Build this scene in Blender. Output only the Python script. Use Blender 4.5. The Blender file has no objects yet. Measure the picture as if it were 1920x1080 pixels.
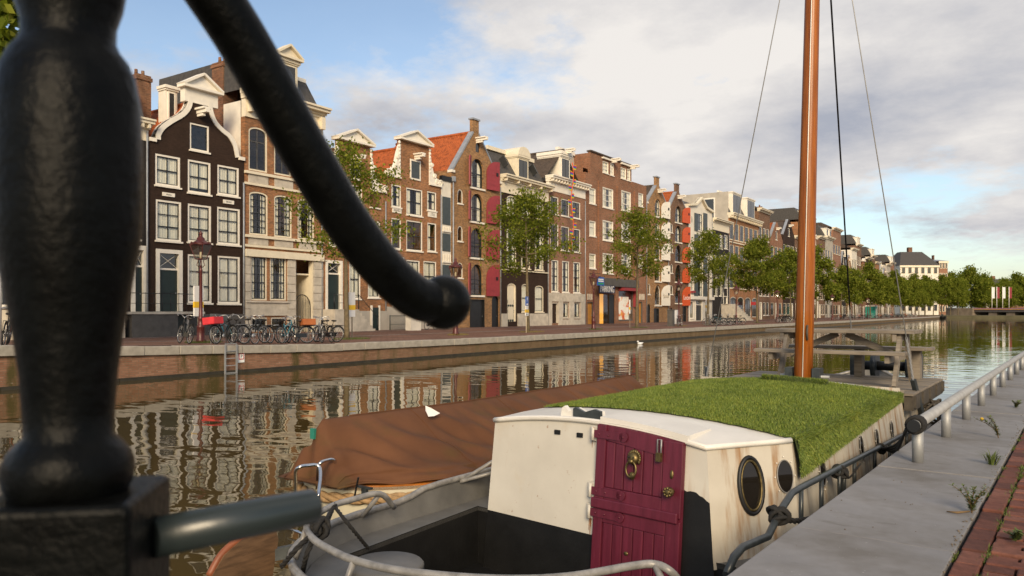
import bpy, bmesh, math, random
from mathutils import Vector, Matrix
from mathutils.geometry import tessellate_polygon
R = math.radians
# ------------------------------------------------------------------ camera, sky, sun
CZ = 2.2                                  # eye height above the water
FPX = 1450.0                              # focal length in pixels of the 1920 px wide photograph
TH = math.atan(1050 / FPX)                # camera is turned this far left of the canal axis (+Y)
CT, ST = math.cos(TH), math.sin(TH)
sc = bpy.context.scene
col = sc.collection
cam_d = bpy.data.cameras.new('camera')
cam = bpy.data.objects.new('camera', cam_d); col.objects.link(cam)
cam.location = (0, 0, CZ); cam.rotation_euler = (R(90), 0, TH)
cam_d.sensor_width = 36; cam_d.lens = FPX / 1920 * 36
cam_d.shift_y = 45 / 1920; cam_d.clip_start = 0.05; cam_d.clip_end = 6000
cam_d.dof.use_dof = True; cam_d.dof.focus_distance = 9.0; cam_d.dof.aperture_fstop = 5.6
sc.camera = cam
sc.view_settings.view_transform = 'Standard'; sc.view_settings.look = 'None'
sc.view_settings.exposure = 0.30; sc.view_settings.gamma = 1.0
sc.cycles.use_denoising = True
sc.cycles.max_bounces = 8; sc.cycles.transparent_max_bounces = 12
sc.cycles.caustics_reflective = False; sc.cycles.caustics_refractive = False

SUN_EL, SUN_AZ = R(24), (0.60, -0.80)      # sun stands behind the camera, low
sun_d = bpy.data.lights.new('sun', 'SUN'); sun_d.energy = 3.3; sun_d.angle = R(22); sun_d.color = (1.0, 0.80, 0.54)
sun = bpy.data.objects.new('sun', sun_d); col.objects.link(sun)
to_sun = Vector((SUN_AZ[0] * math.cos(SUN_EL), SUN_AZ[1] * math.cos(SUN_EL), math.sin(SUN_EL)))
sun.rotation_euler = to_sun.to_track_quat('Z', 'Y').to_euler(); sun.location = (10, -20, 40)

w = bpy.data.worlds.new('World'); sc.world = w; w.use_nodes = True
nt = w.node_tree; nt.nodes.clear()
def wn(t, **k):
    n = nt.nodes.new(t)
    for a, b in k.items(): setattr(n, a, b)
    return n
wl = nt.links.new
out = wn('ShaderNodeOutputWorld'); bg = wn('ShaderNodeBackground'); bg.inputs[1].default_value = 1.0
wl(bg.outputs[0], out.inputs[0])
sky = wn('ShaderNodeTexSky', sky_type='NISHITA', sun_disc=False)
sky.sun_elevation = SUN_EL; sky.sun_rotation = math.atan2(SUN_AZ[0], SUN_AZ[1]); sky.air_density = 1.0; sky.dust_density = 1.2
skym = wn('ShaderNodeVectorMath', operation='SCALE'); skym.inputs['Scale'].default_value = 0.135
wl(sky.outputs[0], skym.inputs[0])
tc = wn('ShaderNodeTexCoord'); sep = wn('ShaderNodeSeparateXYZ'); wl(tc.outputs['Generated'], sep.inputs[0])
zm = wn('ShaderNodeMath', operation='MAXIMUM'); wl(sep.outputs[2], zm.inputs[0]); zm.inputs[1].default_value = 0.0
za = wn('ShaderNodeMath', operation='ADD'); wl(zm.outputs[0], za.inputs[0]); za.inputs[1].default_value = 0.22
dx = wn('ShaderNodeMath', operation='DIVIDE'); wl(sep.outputs[0], dx.inputs[0]); wl(za.outputs[0], dx.inputs[1])
dy = wn('ShaderNodeMath', operation='DIVIDE'); wl(sep.outputs[1], dy.inputs[0]); wl(za.outputs[0], dy.inputs[1])
cmb = wn('ShaderNodeCombineXYZ'); wl(dx.outputs[0], cmb.inputs[0]); wl(dy.outputs[0], cmb.inputs[1]); cmb.inputs[2].default_value = 3.7
def wnoise(scale, detail, rough, off):
    m = wn('ShaderNodeMapping'); wl(cmb.outputs[0], m.inputs[0]); m.inputs['Location'].default_value = off
    n = wn('ShaderNodeTexNoise'); wl(m.outputs[0], n.inputs['Vector'])
    n.inputs['Scale'].default_value = scale; n.inputs['Detail'].default_value = detail; n.inputs['Roughness'].default_value = rough
    return n
def wramp(n, stops):
    r = wn('ShaderNodeValToRGB'); wl(n.outputs[0], r.inputs[0])
    e = r.color_ramp.elements
    while len(e) < len(stops): e.new(0.5)
    for q, (p, c) in zip(e, stops): q.position = p; q.color = (*c, 1)
    return r
cover = wramp(wnoise(0.66, 14, 0.64, (27.36, 26.87, 0)), [(0.435, (0.10, 0.10, 0.10)), (0.525, (1, 1, 1))])
shade = wramp(wnoise(1.05, 12, 0.60, (7.1, 3.3, 2)), [(0.38, (0.34, 0.36, 0.42)), (0.50, (0.53, 0.52, 0.53)), (0.62, (0.72, 0.69, 0.66))])
mix = wn('ShaderNodeMixRGB'); wl(cover.outputs[0], mix.inputs[0]); wl(skym.outputs[0], mix.inputs[1]); wl(shade.outputs[0], mix.inputs[2])
wl(mix.outputs[0], bg.inputs[0])

# ------------------------------------------------------------------ measuring helpers (photo pixels -> metres on real planes)
def ray(px, py):
    u, v = (px - 960) / FPX, (585 - py) / FPX
    return Vector((u * CT - ST, u * ST + CT, v))
def U(px, py, z):                           # on the level z
    d = ray(px, py); t = (z - CZ) / d.z
    return Vector((d.x * t, d.y * t, z))
def UX(px, py, X):                          # on the upright plane x = X (along the canal)
    d = ray(px, py); t = X / d.x
    return Vector((X, d.y * t, CZ + d.z * t))
def UY(px, py, Y):
    d = ray(px, py); t = Y / d.y
    return Vector((d.x * t, Y, CZ + d.z * t))
PHI = math.atan(970 / FPX); CP, SP = math.cos(PHI), math.sin(PHI)
TA = TH - PHI
TV = Vector((-math.sin(TA), math.cos(TA), 0)); NV = Vector((math.cos(TA), math.sin(TA), 0))
ROT = math.atan2(TV.y, TV.x)                # local x of everything on the far side runs along the street
DW, DQ = 39.0, 23.9                         # house fronts and quay edge, metres left of the eye
def FW(s, d, z=0.0): p = TV * s - NV * d; return Vector((p.x, p.y, z))
def SZ(px, d=DW):
    zc = d * FPX / (CP * (1930 - px)); return zc * CP + (px - 960) / FPX * zc * SP, zc
def S(px, d=DW): return SZ(px, d)[0]
def ZP(px, py, d=DW): return CZ - (py - 585) * SZ(px, d)[1] / FPX
def lerp(a, b, t): return a + (b - a) * t
def zq(s):                                  # top of the far quay: it climbs towards the bridge on the left
    pts = [(-60, 1.6), (10, 1.26), (13.4, 1.12), (22.3, 0.88), (32, 0.83), (900, 0.83)]
    for (a, za_), (b, zb_) in zip(pts, pts[1:]):
        if s <= b: return lerp(za_, zb_, max(0, (s - a) / (b - a)))
    return 0.83
def gz(s, d): return lerp(zq(s), 0.9, min(1, max(0, (d - DQ) / (DW - DQ))))

# ------------------------------------------------------------------ materials
MATS = {}
class N:
    def __init__(s, name):
        s.m = bpy.data.materials.new(name); s.m.use_nodes = True; s.t = s.m.node_tree; s.t.nodes.clear()
        s.out = s.n('ShaderNodeOutputMaterial'); MATS[name] = s.m
    def n(s, t, **k):
        q = s.t.nodes.new(t)
        for a, b in k.items(): setattr(q, a, b)
        return q
    def l(s, a, b): s.t.links.new(a, b)
    def coord(s, scale=(1, 1, 1), kind='Object'):
        c = s.n('ShaderNodeTexCoord'); m = s.n('ShaderNodeMapping'); s.l(c.outputs[kind], m.inputs[0]); m.inputs['Scale'].default_value = scale
        return m.outputs[0]
    def noise(s, vec, scale, detail=4, rough=0.55):
        q = s.n('ShaderNodeTexNoise'); s.l(vec, q.inputs['Vector']); q.inputs['Scale'].default_value = scale
        q.inputs['Detail'].default_value = detail; q.inputs['Roughness'].default_value = rough; return q.outputs[0]
    def ramp(s, fac, stops):
        r = s.n('ShaderNodeValToRGB'); s.l(fac, r.inputs[0]); e = r.color_ramp.elements
        while len(e) < len(stops): e.new(0.5)
        for q, (p, c) in zip(e, stops): q.position = p; q.color = (*c, 1) if len(c) == 3 else c
        return r.outputs[0]
    def mix(s, fac, a, b, mode='MIX'):
        q = s.n('ShaderNodeMixRGB', blend_type=mode)
        for i, v in enumerate((fac, a, b)):
            if hasattr(v, 'is_linked') or hasattr(v, 'links'): s.l(v, q.inputs[i])
            elif i == 0: q.inputs[0].default_value = v
            else: q.inputs[i].default_value = (*v, 1)
        return q.outputs[0]
    def math(s, op, a, b=0.0):
        q = s.n('ShaderNodeMath', operation=op)
        for i, v in enumerate((a, b)):
            if hasattr(v, 'links'): s.l(v, q.inputs[i])
            else: q.inputs[i].default_value = v
        return q.outputs[0]
    def bump(s, h, strength, dist):
        b = s.n('ShaderNodeBump'); s.l(h, b.inputs['Height']); b.inputs['Strength'].default_value = strength; b.inputs['Distance'].default_value = dist
        return b.outputs[0]
    def bsdf(s, color, rough=0.6, metal=0.0, normal=None, spec=0.5, coat=0.0):
        p = s.n('ShaderNodeBsdfPrincipled')
        if hasattr(color, 'links'): s.l(color, p.inputs['Base Color'])
        else: p.inputs['Base Color'].default_value = (*color, 1)
        if hasattr(rough, 'links'): s.l(rough, p.inputs['Roughness'])
        else: p.inputs['Roughness'].default_value = rough
        p.inputs['Metallic'].default_value = metal; p.inputs['Specular IOR Level'].default_value = spec
        p.inputs['Coat Weight'].default_value = coat
        if normal is not None: s.l(normal, p.inputs['Normal'])
        s.l(p.outputs[0], s.out.inputs[0]); return p
def vary(c, k): return tuple(min(1, max(0, x * k)) for x in c)
def plain(name, c, rough=0.6, metal=0.0, ns=3.0, amt=0.18, bs=40.0, bst=0.15, bd=0.004, spec=0.5, stretch=(1, 1, 1), coat=0.0):
    m = N(name); v = m.coord(stretch)
    cc = m.ramp(m.noise(v, ns, 6, 0.6), [(0.3, vary(c, 1 - amt)), (0.7, vary(c, 1 + amt))])
    m.bsdf(cc, rough, metal, m.bump(m.noise(v, bs, 4), bst, bd), spec, coat); return m.m
def brick(name, c, mortar=(0.30, 0.25, 0.19), var=0.35, sc_=1.0, dirt=0.5, paint=False):
    m = N(name); c0 = m.n('ShaderNodeTexCoord'); sp = m.n('ShaderNodeSeparateXYZ'); m.l(c0.outputs['Object'], sp.inputs[0])
    cb = m.n('ShaderNodeCombineXYZ'); m.l(m.math('ADD', sp.outputs[0], sp.outputs[1]), cb.inputs[0]); m.l(sp.outputs[2], cb.inputs[1])
    b = m.n('ShaderNodeTexBrick'); m.l(cb.outputs[0], b.inputs['Vector'])
    b.inputs['Color1'].default_value = (*vary(c, 1 - var), 1); b.inputs['Color2'].default_value = (*vary(c, 1 + var), 1)
    b.inputs['Mortar'].default_value = (*(vary(c, 0.75) if paint else mortar), 1); b.inputs['Scale'].default_value = 1.0
    b.inputs['Brick Width'].default_value = 0.21 * sc_; b.inputs['Row Height'].default_value = 0.065 * sc_
    b.inputs['Mortar Size'].default_value = 0.006 * sc_; b.inputs['Mortar Smooth'].default_value = 0.2
    big = m.noise(c0.outputs['Object'], 0.55, 6, 0.62)
    d = m.ramp(big, [(0.3, (1 - dirt * 0.62,) * 3), (0.62, (1.0,) * 3)])
    cc = m.mix(1.0, b.outputs['Color'], d, 'MULTIPLY')
    fine = m.ramp(m.noise(c0.outputs['Object'], 9, 5), [(0.3, (0.8,) * 3), (0.7, (1.15,) * 3)])
    cc = m.mix(1.0, cc, fine, 'MULTIPLY')
    inv = m.math('SUBTRACT', 1.0, b.outputs['Fac'])
    m.bsdf(cc, 0.85, 0, m.bump(inv, 0.5, 0.006), 0.25); return m.m
brick('brick_dark', (0.042, 0.024, 0.016), var=0.15, dirt=0.4, paint=True)
brick('brick_charcoal', (0.030, 0.026, 0.025), var=0.15, dirt=0.4, paint=True)
brick('brick_orange', (0.36, 0.150, 0.055), var=0.32, dirt=0.6)
brick('brick_tan', (0.36, 0.185, 0.070), var=0.35, dirt=0.5)
brick('brick_red', (0.29, 0.120, 0.060), var=0.28, dirt=0.55)
brick('brick_brown', (0.17, 0.078, 0.042), var=0.3, dirt=0.5)
brick('brick_rose', (0.31, 0.140, 0.080), var=0.25, dirt=0.5)
brick('brick_chimney', (0.21, 0.085, 0.040), var=0.4, dirt=0.8)
plain('plaster_white', (0.72, 0.67, 0.57), 0.8, amt=0.12, ns=1.2)
plain('plaster_grey', (0.42, 0.38, 0.32), 0.85, amt=0.15, ns=0.8)
plain('plaster_dark', (0.085, 0.080, 0.075), 0.8, amt=0.2)
plain('stone_pale', (0.50, 0.45, 0.37), 0.8, amt=0.22, ns=2)
plain('white_paint', (0.80, 0.75, 0.65), 0.5, amt=0.07)
plain('cream_paint', (0.74, 0.66, 0.50), 0.5, amt=0.07)
plain('black_paint', (0.012, 0.013, 0.014), 0.35, amt=0.3)
plain('green_paint', (0.012, 0.024, 0.022), 0.4, amt=0.2)
plain('slate_panel', (0.055, 0.070, 0.075), 0.5)
plain('red_shutter', (0.27, 0.035, 0.042), 0.5, amt=0.15)
plain('orange_shutter', (0.55, 0.085, 0.018), 0.5, amt=0.12)
plain('slate_roof', (0.060, 0.055, 0.050), 0.75, amt=0.35, ns=5, bs=8, bst=0.6, bd=0.03)
plain('lead', (0.30, 0.32, 0.35), 0.5, 0.2, amt=0.2)
plain('amber_door', (0.46, 0.20, 0.025), 0.45)
plain('iron_black', (0.014, 0.015, 0.016), 0.4, 0.2)
plain('lamp_red', (0.085, 0.018, 0.016), 0.38, 0.1, amt=0.25)
plain('curtain', (0.88, 0.82, 0.68), 0.9, amt=0.10, ns=9, stretch=(4, 4, 0.4))
plain('room', (0.05, 0.04, 0.03), 0.9)
def tilemat(name, c):
    m = N(name); v = m.coord()
    n1 = m.ramp(m.noise(v, 3.2, 5, 0.7), [(0.28, vary(c, 0.35)), (0.5, c), (0.72, vary(c, 1.35))])
    m.bsdf(n1, 0.7, 0, m.bump(m.noise(v, 30, 3), 0.3, 0.01), 0.3)
tilemat('tile_red', (0.34, 0.085, 0.022)); tilemat('tile_dark', (0.075, 0.055, 0.042))
def glassmat():
    m = N('window_glass'); g = m.n('ShaderNodeBsdfGlossy'); g.inputs['Roughness'].default_value = 0.03; g.inputs['Color'].default_value = (0.9, 0.92, 0.95, 1)
    v = m.coord(); m.l(m.bump(m.noise(v, 1.3, 2), 0.06, 0.05), g.inputs['Normal'])
    t = m.n('ShaderNodeBsdfTransparent'); t.inputs[0].default_value = (0.95, 0.96, 0.95, 1)
    ge = m.n('ShaderNodeNewGeometry'); dt = m.n('ShaderNodeVectorMath', operation='DOT_PRODUCT'); m.l(ge.outputs['Normal'], dt.inputs[0]); m.l(ge.outputs['Incoming'], dt.inputs[1])
    fm = m.math('ADD', 0.05, m.math('MULTIPLY', m.math('POWER', m.math('SUBTRACT', 1.0, m.math('ABSOLUTE', dt.outputs['Value'])), 5.0), 0.95))
    q = m.n('ShaderNodeMixShader'); m.l(fm, q.inputs[0]); m.l(t.outputs[0], q.inputs[1]); m.l(g.outputs[0], q.inputs[2]); m.l(q.outputs[0], m.out.inputs[0])
glassmat()
m = N('far_glass'); m.bsdf((0.035, 0.036, 0.036), 0.06, 0, m.bump(m.noise(m.coord(), 1.5, 2), 0.05, 0.05), 0.7)
def lit(name, c, e):
    m = N(name); p = m.bsdf(c, 0.7); p.inputs['Emission Color'].default_value = (*c, 1); p.inputs['Emission Strength'].default_value = e
lit('lit_amber', (0.95, 0.42, 0.06), 0.75)
# ------------------------------------------------------------------ mesh builder
class MB:
    def __init__(s): s.v = []; s.f = []; s.mi = []; s.sm = []
    def add(s, vs, fs, m=0, smooth=False):
        o = len(s.v); s.v += [tuple(p) for p in vs]
        for f in fs: s.f.append(tuple(o + i for i in f)); s.mi.append(m); s.sm.append(smooth)
        return s
    def box(s, x0, x1, y0, y1, z0, z1, m=0):
        if x0 > x1: x0, x1 = x1, x0
        if y0 > y1: y0, y1 = y1, y0
        if z0 > z1: z0, z1 = z1, z0
        v = [(x0, y0, z0), (x1, y0, z0), (x1, y1, z0), (x0, y1, z0), (x0, y0, z1), (x1, y0, z1), (x1, y1, z1), (x0, y1, z1)]
        return s.add(v, [(0, 3, 2, 1), (4, 5, 6, 7), (0, 1, 5, 4), (1, 2, 6, 5), (2, 3, 7, 6), (3, 0, 4, 7)], m)
    def bar(s, a, b, wx, wz, m=0, up=(0, 0, 1)):      # rectangular bar from a to b
        a, b = Vector(a), Vector(b); d = (b - a).normalized(); u = Vector(up)
        if abs(d.dot(u)) > 0.98: u = Vector((1, 0, 0))
        r = d.cross(u).normalized(); u = r.cross(d).normalized()
        v = [p + r * (i * wx / 2) + u * (j * wz / 2) for p in (a, b) for i, j in ((-1, -1), (1, -1), (1, 1), (-1, 1))]
        return s.add(v, [(0, 1, 2, 3)[::-1], (4, 5, 6, 7)] + [(i, (i + 1) % 4, 4 + (i + 1) % 4, 4 + i) for i in range(4)], m)
    def tube(s, pts, r, n=8, m=0, closed=False, caps=True, smooth=True):
        pts = [Vector(p) for p in pts]; k = len(pts); rs = r if isinstance(r, (list, tuple)) else [r] * k
        vs = []; u = None
        for i, p in enumerate(pts):
            if closed: d = pts[(i + 1) % k] - pts[i - 1]
            else: d = pts[min(k - 1, i + 1)] - pts[max(0, i - 1)]
            if d.length < 1e-9: d = Vector((0, 0, 1))
            d.normalize()
            if u is None:
                u = d.cross(Vector((0, 0, 1)))
                if u.length < 0.05: u = d.cross(Vector((1, 0, 0)))
            u = (u - d * u.dot(d)).normalized(); w_ = d.cross(u)
            vs += [p + (u * math.cos(6.2832 * j / n) + w_ * math.sin(6.2832 * j / n)) * rs[i] for j in range(n)]
        fs = []
        for i in range(k if closed else k - 1):
            a, b = i * n, ((i + 1) % k) * n
            fs += [(a + j, a + (j + 1) % n, b + (j + 1) % n, b + j) for j in range(n)]
        s.add(vs, fs, m, smooth)
        if caps and not closed:
            o = len(s.v) - len(vs); s.f += [tuple(o + j for j in range(n))[::-1], tuple(o + (k - 1) * n + j for j in range(n))]; s.mi += [m, m]; s.sm += [False, False]
        return s
    def lathe(s, prof, n=16, c=(0, 0, 0), m=0, smooth=True):   # profile of (radius, z)
        vs = [(c[0] + r * math.cos(6.2832 * j / n), c[1] + r * math.sin(6.2832 * j / n), c[2] + z) for r, z in prof for j in range(n)]
        fs = [(i * n + j, i * n + (j + 1) % n, (i + 1) * n + (j + 1) % n, (i + 1) * n + j) for i in range(len(prof) - 1) for j in range(n)]
        s.add(vs, fs, m, smooth); o = len(s.v) - len(vs); k = len(prof)
        s.f += [tuple(o + j for j in range(n))[::-1], tuple(o + (k - 1) * n + j for j in range(n))]; s.mi += [m, m]; s.sm += [False, False]
        return s
    def ball(s, c, r, m=0, n=14, k=9, sq=(1, 1, 1)):
        vs = []; c = Vector(c)
        for i in range(k + 1):
            a = math.pi * i / k
            for j in range(n):
                b = 6.2832 * j / n; vs.append((c.x + r * sq[0] * math.sin(a) * math.cos(b), c.y + r * sq[1] * math.sin(a) * math.sin(b), c.z - r * sq[2] * math.cos(a)))
        return s.add(vs, [(i * n + j, i * n + (j + 1) % n, (i + 1) * n + (j + 1) % n, (i + 1) * n + j) for i in range(k) for j in range(n)], m, True)
    def prism(s, poly, y0, y1, m=0, holes=(), back=True):        # polygon in x,z extruded along y
        rings = [list(poly)] + [list(h) for h in holes]
        allp = [p for r_ in rings for p in r_]
        tr = tessellate_polygon([[Vector((p[0], p[1], 0)) for p in r_] for r_ in rings])
        k = len(allp); fs = []
        for t in tr:
            a, b, c = (allp[i] for i in t)
            ar = (b[0] - a[0]) * (c[1] - a[1]) - (b[1] - a[1]) * (c[0] - a[0])
            t = tuple(t) if ar > 0 else tuple(t)[::-1]
            fs.append(t)
            if back: fs.append(tuple(k + i for i in t)[::-1])
        o = 0
        for ri, r_ in enumerate(rings):
            q = len(r_); area = sum(r_[i][0] * r_[(i + 1) % q][1] - r_[(i + 1) % q][0] * r_[i][1] for i in range(q))
            for i in range(q):
                a, b = o + i, o + (i + 1) % q
                f = (a, k + a, k + b, b)
                if (area > 0) == (ri > 0): f = f[::-1]
                fs.append(f)
            o += q
        return s.add([(p[0], y0, p[1]) for p in allp] + [(p[0], y1, p[1]) for p in allp], fs, m)
    def mesh(s, name, mats):
        me = bpy.data.meshes.new(name); me.from_pydata(s.v, [], s.f)
        for q in (mats if isinstance(mats, (list, tuple)) else [mats]): me.materials.append(MATS[q])
        me.polygons.foreach_set('material_index', s.mi); me.polygons.foreach_set('use_smooth', s.sm); me.update(); return me
    def build(s, name, mats, parent=None, loc=None, rz=0.0):
        return mk(name, s.mesh(name, mats), parent, loc, rz)
def mk(name, me, parent=None, loc=None, rz=0.0):
    o = bpy.data.objects.new(name, me); col.objects.link(o)
    if parent is not None: o.parent = parent
    if loc is not None: o.location = loc
    o.rotation_euler.z = rz; return o
def thing(name, label, cat, loc=(0, 0, 0), rz=0.0, group=None):
    o = mk(name, None, None, loc, rz); return tag(o, label, cat, group)
def tag(o, label, cat, group=None):
    o['label'] = label; o['category'] = cat
    if group: o['group'] = group
    return o
def struct(o): o['kind'] = 'structure'; return o
def bevel(o, wd=0.01, seg=2):
    b = o.modifiers.new('bevel', 'BEVEL'); b.width = wd; b.segments = seg; b.limit_method = 'ANGLE'; b.angle_limit = R(40); return o
def copy_tree(o, parent=None):
    c = o.copy(); col.objects.link(c); c.parent = parent
    for ch in KIDS(o): copy_tree(ch, c)
    return c
def KIDS(o): return [x for x in o.children]
def smooth_curve(pts, k=6):                     # Catmull-Rom
    pts = [Vector(p) for p in pts]; o = []
    P = [pts[0] * 2 - pts[1]] + pts + [pts[-1] * 2 - pts[-2]]
    for i in range(1, len(P) - 2):
        a, b, c, d = P[i - 1:i + 3]
        for j in range(k):
            t = j / k; o.append(0.5 * ((2 * b) + (c - a) * t + (2 * a - 5 * b + 4 * c - d) * t * t + (3 * b - a - 3 * c + d) * t ** 3))
    o.append(pts[-1]); return o
def letters(body, size, name, matname, parent, loc, rot, depth=0.004, sx=1.0):
    cu = bpy.data.curves.new('lettering', 'FONT'); cu.body = body; cu.size = size; cu.extrude = depth; cu.align_x = 'CENTER'; cu.align_y = 'CENTER'
    t = bpy.data.objects.new('tmp_text', cu); col.objects.link(t)
    dg = bpy.context.evaluated_depsgraph_get(); me = bpy.data.meshes.new_from_object(t.evaluated_get(dg)); bpy.data.objects.remove(t)
    me.materials.clear(); me.materials.append(MATS[matname])
    o = mk(name, me, parent, loc); o.rotation_euler = rot; o.scale.x = sx; return o
# ------------------------------------------------------------------ setting: water, land, quays
def water():
    m = N('canal_water'); c = m.n('ShaderNodeTexCoord'); v = c.outputs['Object']
    mp = m.n('ShaderNodeMapping'); m.l(v, mp.inputs[0]); mp.inputs['Rotation'].default_value = (0, 0, R(-30)); mp.inputs['Scale'].default_value = (1.0, 1.7, 1)
    a = m.noise(mp.outputs[0], 0.9, 1, 0.4); b = m.noise(mp.outputs[0], 3.4, 2, 0.45); big = m.noise(v, 0.09, 2)
    k = m.ramp(big, [(0.35, (0.55,) * 3), (0.65, (1.25,) * 3)])
    h = m.math('ADD', a, m.math('MULTIPLY', b, 0.075)); h = m.math('MULTIPLY', h, k)
    p = m.bsdf((0.068, 0.048, 0.016), 0.010, 0, m.bump(h, 1.0, 0.012), 0.5); p.inputs['IOR'].default_value = 1.45
water()
o = MB().add([(-700, -120, 0), (500, -120, 0), (500, 1500, 0), (-700, 1500, 0)], [(0, 1, 2, 3)]).build('water', 'canal_water'); struct(o)

def pave(name, c, c2, scl):
    m = N(name); v = m.coord(); b = m.n('ShaderNodeTexBrick'); m.l(v, b.inputs['Vector']); b.inputs['Color1'].default_value = (*c, 1); b.inputs['Color2'].default_value = (*c2, 1)
    b.inputs['Mortar'].default_value = (*vary(c, 0.5), 1); b.inputs['Scale'].default_value = scl; b.inputs['Brick Width'].default_value = 0.4; b.inputs['Row Height'].default_value = 0.2; b.inputs['Mortar Size'].default_value = 0.015
    cc = m.mix(1.0, b.outputs['Color'], m.ramp(m.noise(v, 0.6, 6), [(0.3, (0.7,) * 3), (0.7, (1.15,) * 3)]), 'MULTIPLY'); m.bsdf(cc, 0.85, 0, None, 0.3)
pave('street_brick', (0.17, 0.085, 0.060), (0.22, 0.115, 0.080), 1.0)
plain('kerb_stone', (0.26, 0.24, 0.22), 0.8, amt=0.25, ns=2)
plain('verge', (0.26, 0.18, 0.07), 0.95, amt=0.4, ns=6)
plain('far_land', (0.10, 0.09, 0.05), 0.95, amt=0.3, ns=0.2)
ss = [-40, -20, 0, 5, 10, 13.4, 18, 22.3, 27, 32, 60, 100, 160, 230, 310]
def strip(name, mat, d0, d1, lift=0.0, s_list=ss):
    b = MB(); n = 4; vs = []
    for s in s_list:
        for i in range(n + 1):
            d = lerp(d0, d1, i / n); vs.append(FW(s, d, gz(s, d) + lift))
    fs = [(i * (n + 1) + j, (i + 1) * (n + 1) + j, (i + 1) * (n + 1) + j + 1, i * (n + 1) + j + 1) for i in range(len(s_list) - 1) for j in range(n)]
    return struct(b.add(vs, fs).build(name, mat))
strip('street', 'street_brick', DQ + 0.5, 41)
strip('kerb_strip', 'kerb_stone', 30.6, 30.95, 0.012)
strip('kerb_strip', 'kerb_stone', 36.6, 36.9, 0.012)
b = MB().add([FW(-40, 41, 0.895), FW(310, 41, 0.895), FW(310, 700, 0.895), FW(-40, 700, 0.895)], [(0, 1, 2, 3)]); struct(b.build('ground', 'far_land'))
b = MB(); b.add([FW(311, -400, 1.0), FW(311, 700, 1.0), FW(1400, 700, 1.0), FW(1400, -400, 1.0), FW(311, -400, -1), FW(311, 700, -1)], [(0, 3, 2, 1), (0, 1, 5, 4)]); struct(b.build('ground', 'far_land'))

def quaymat():
    m = N('quay_brick'); c0 = m.n('ShaderNodeTexCoord'); sp = m.n('ShaderNodeSeparateXYZ'); m.l(c0.outputs['Object'], sp.inputs[0])
    cb = m.n('ShaderNodeCombineXYZ'); m.l(sp.outputs[0], cb.inputs[0]); m.l(sp.outputs[2], cb.inputs[1])
    b = m.n('ShaderNodeTexBrick'); m.l(cb.outputs[0], b.inputs['Vector']); b.inputs['Color1'].default_value = (0.21, 0.100, 0.060, 1); b.inputs['Color2'].default_value = (0.31, 0.165, 0.105, 1)
    b.inputs['Mortar'].default_value = (0.17, 0.13, 0.09, 1); b.inputs['Scale'].default_value = 1; b.inputs['Brick Width'].default_value = 0.22; b.inputs['Row Height'].default_value = 0.065; b.inputs['Mortar Size'].default_value = 0.007
    v = m.coord((1, 1, 0.35)); st = m.noise(v, 1.1, 6, 0.65)
    cc = m.mix(m.ramp(st, [(0.50, (0, 0, 0)), (0.63, (1, 1, 1))]), b.outputs['Color'], (0.075, 0.060, 0.022))
    age = m.n('ShaderNodeMapRange'); m.l(sp.outputs[0], age.inputs[0]); age.inputs[1].default_value = 20; age.inputs[2].default_value = 36; age.inputs[3].default_value = 0; age.inputs[4].default_value = 0.8
    cc = m.mix(age.outputs[0], cc, m.ramp(m.noise(v, 2.2, 6), [(0.3, (0.085, 0.062, 0.030)), (0.7, (0.19, 0.14, 0.08))]))
    spk = m.ramp(m.noise(m.coord((1, 1, 1)), 14, 3), [(0.66, (0, 0, 0)), (0.72, (0.45,) * 3)]); cc = m.mix(spk, cc, (0.5, 0.42, 0.33))
    m.bsdf(cc, 0.9, 0, m.bump(m.math('SUBTRACT', 1.0, b.outputs['Fac']), 0.5, 0.008), 0.2)
quaymat()
plain('coping_stone', (0.33, 0.30, 0.25), 0.8, amt=0.25, ns=2.5, bst=0.3)
plain('wet_timber', (0.030, 0.026, 0.016), 0.6, amt=0.4)
qroot = mk('far_quay', None, None, FW(0, DQ), ROT); struct(qroot)       # local x = s, local y = into the land
b = MB(); vs = []; fs = []
for i, s in enumerate(ss): vs += [(s, 0.06, -0.8), (s, 0.06, zq(s) - 0.28)]
b.add(vs, [(2 * i, 2 * i + 2, 2 * i + 3, 2 * i + 1) for i in range(len(ss) - 1)]); b.build('quay_wall', 'quay_brick', qroot)
b = MB()
for i in range(len(ss) - 1): b.box(ss[i], ss[i + 1] - 0.02, -0.05, 0.055, -0.5, 0.10)
b.build('timber_beam', 'wet_timber', qroot)
rnd = random.Random(3); s = -12.0; k = 0
cm = {}
while s < 300:
    L = 1.25 if s < 90 else 6.0
    if L not in cm:
        cm[L] = [MB().box(0, L - 0.012, -0.03 - 0.01 * q, 0.52, -0.29, 0.0 + 0.006 * q).mesh('coping', 'coping_stone') for q in range(3)]
    o = mk('coping', cm[L][k % 3], qroot, (s, 0, zq(s + L / 2) + rnd.uniform(-0.004, 0.004))); o.rotation_euler.y = -math.atan2(zq(s + L) - zq(s), L)
    bevel(o, 0.02, 2) if s < 60 else None
    s += L; k += 1
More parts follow.
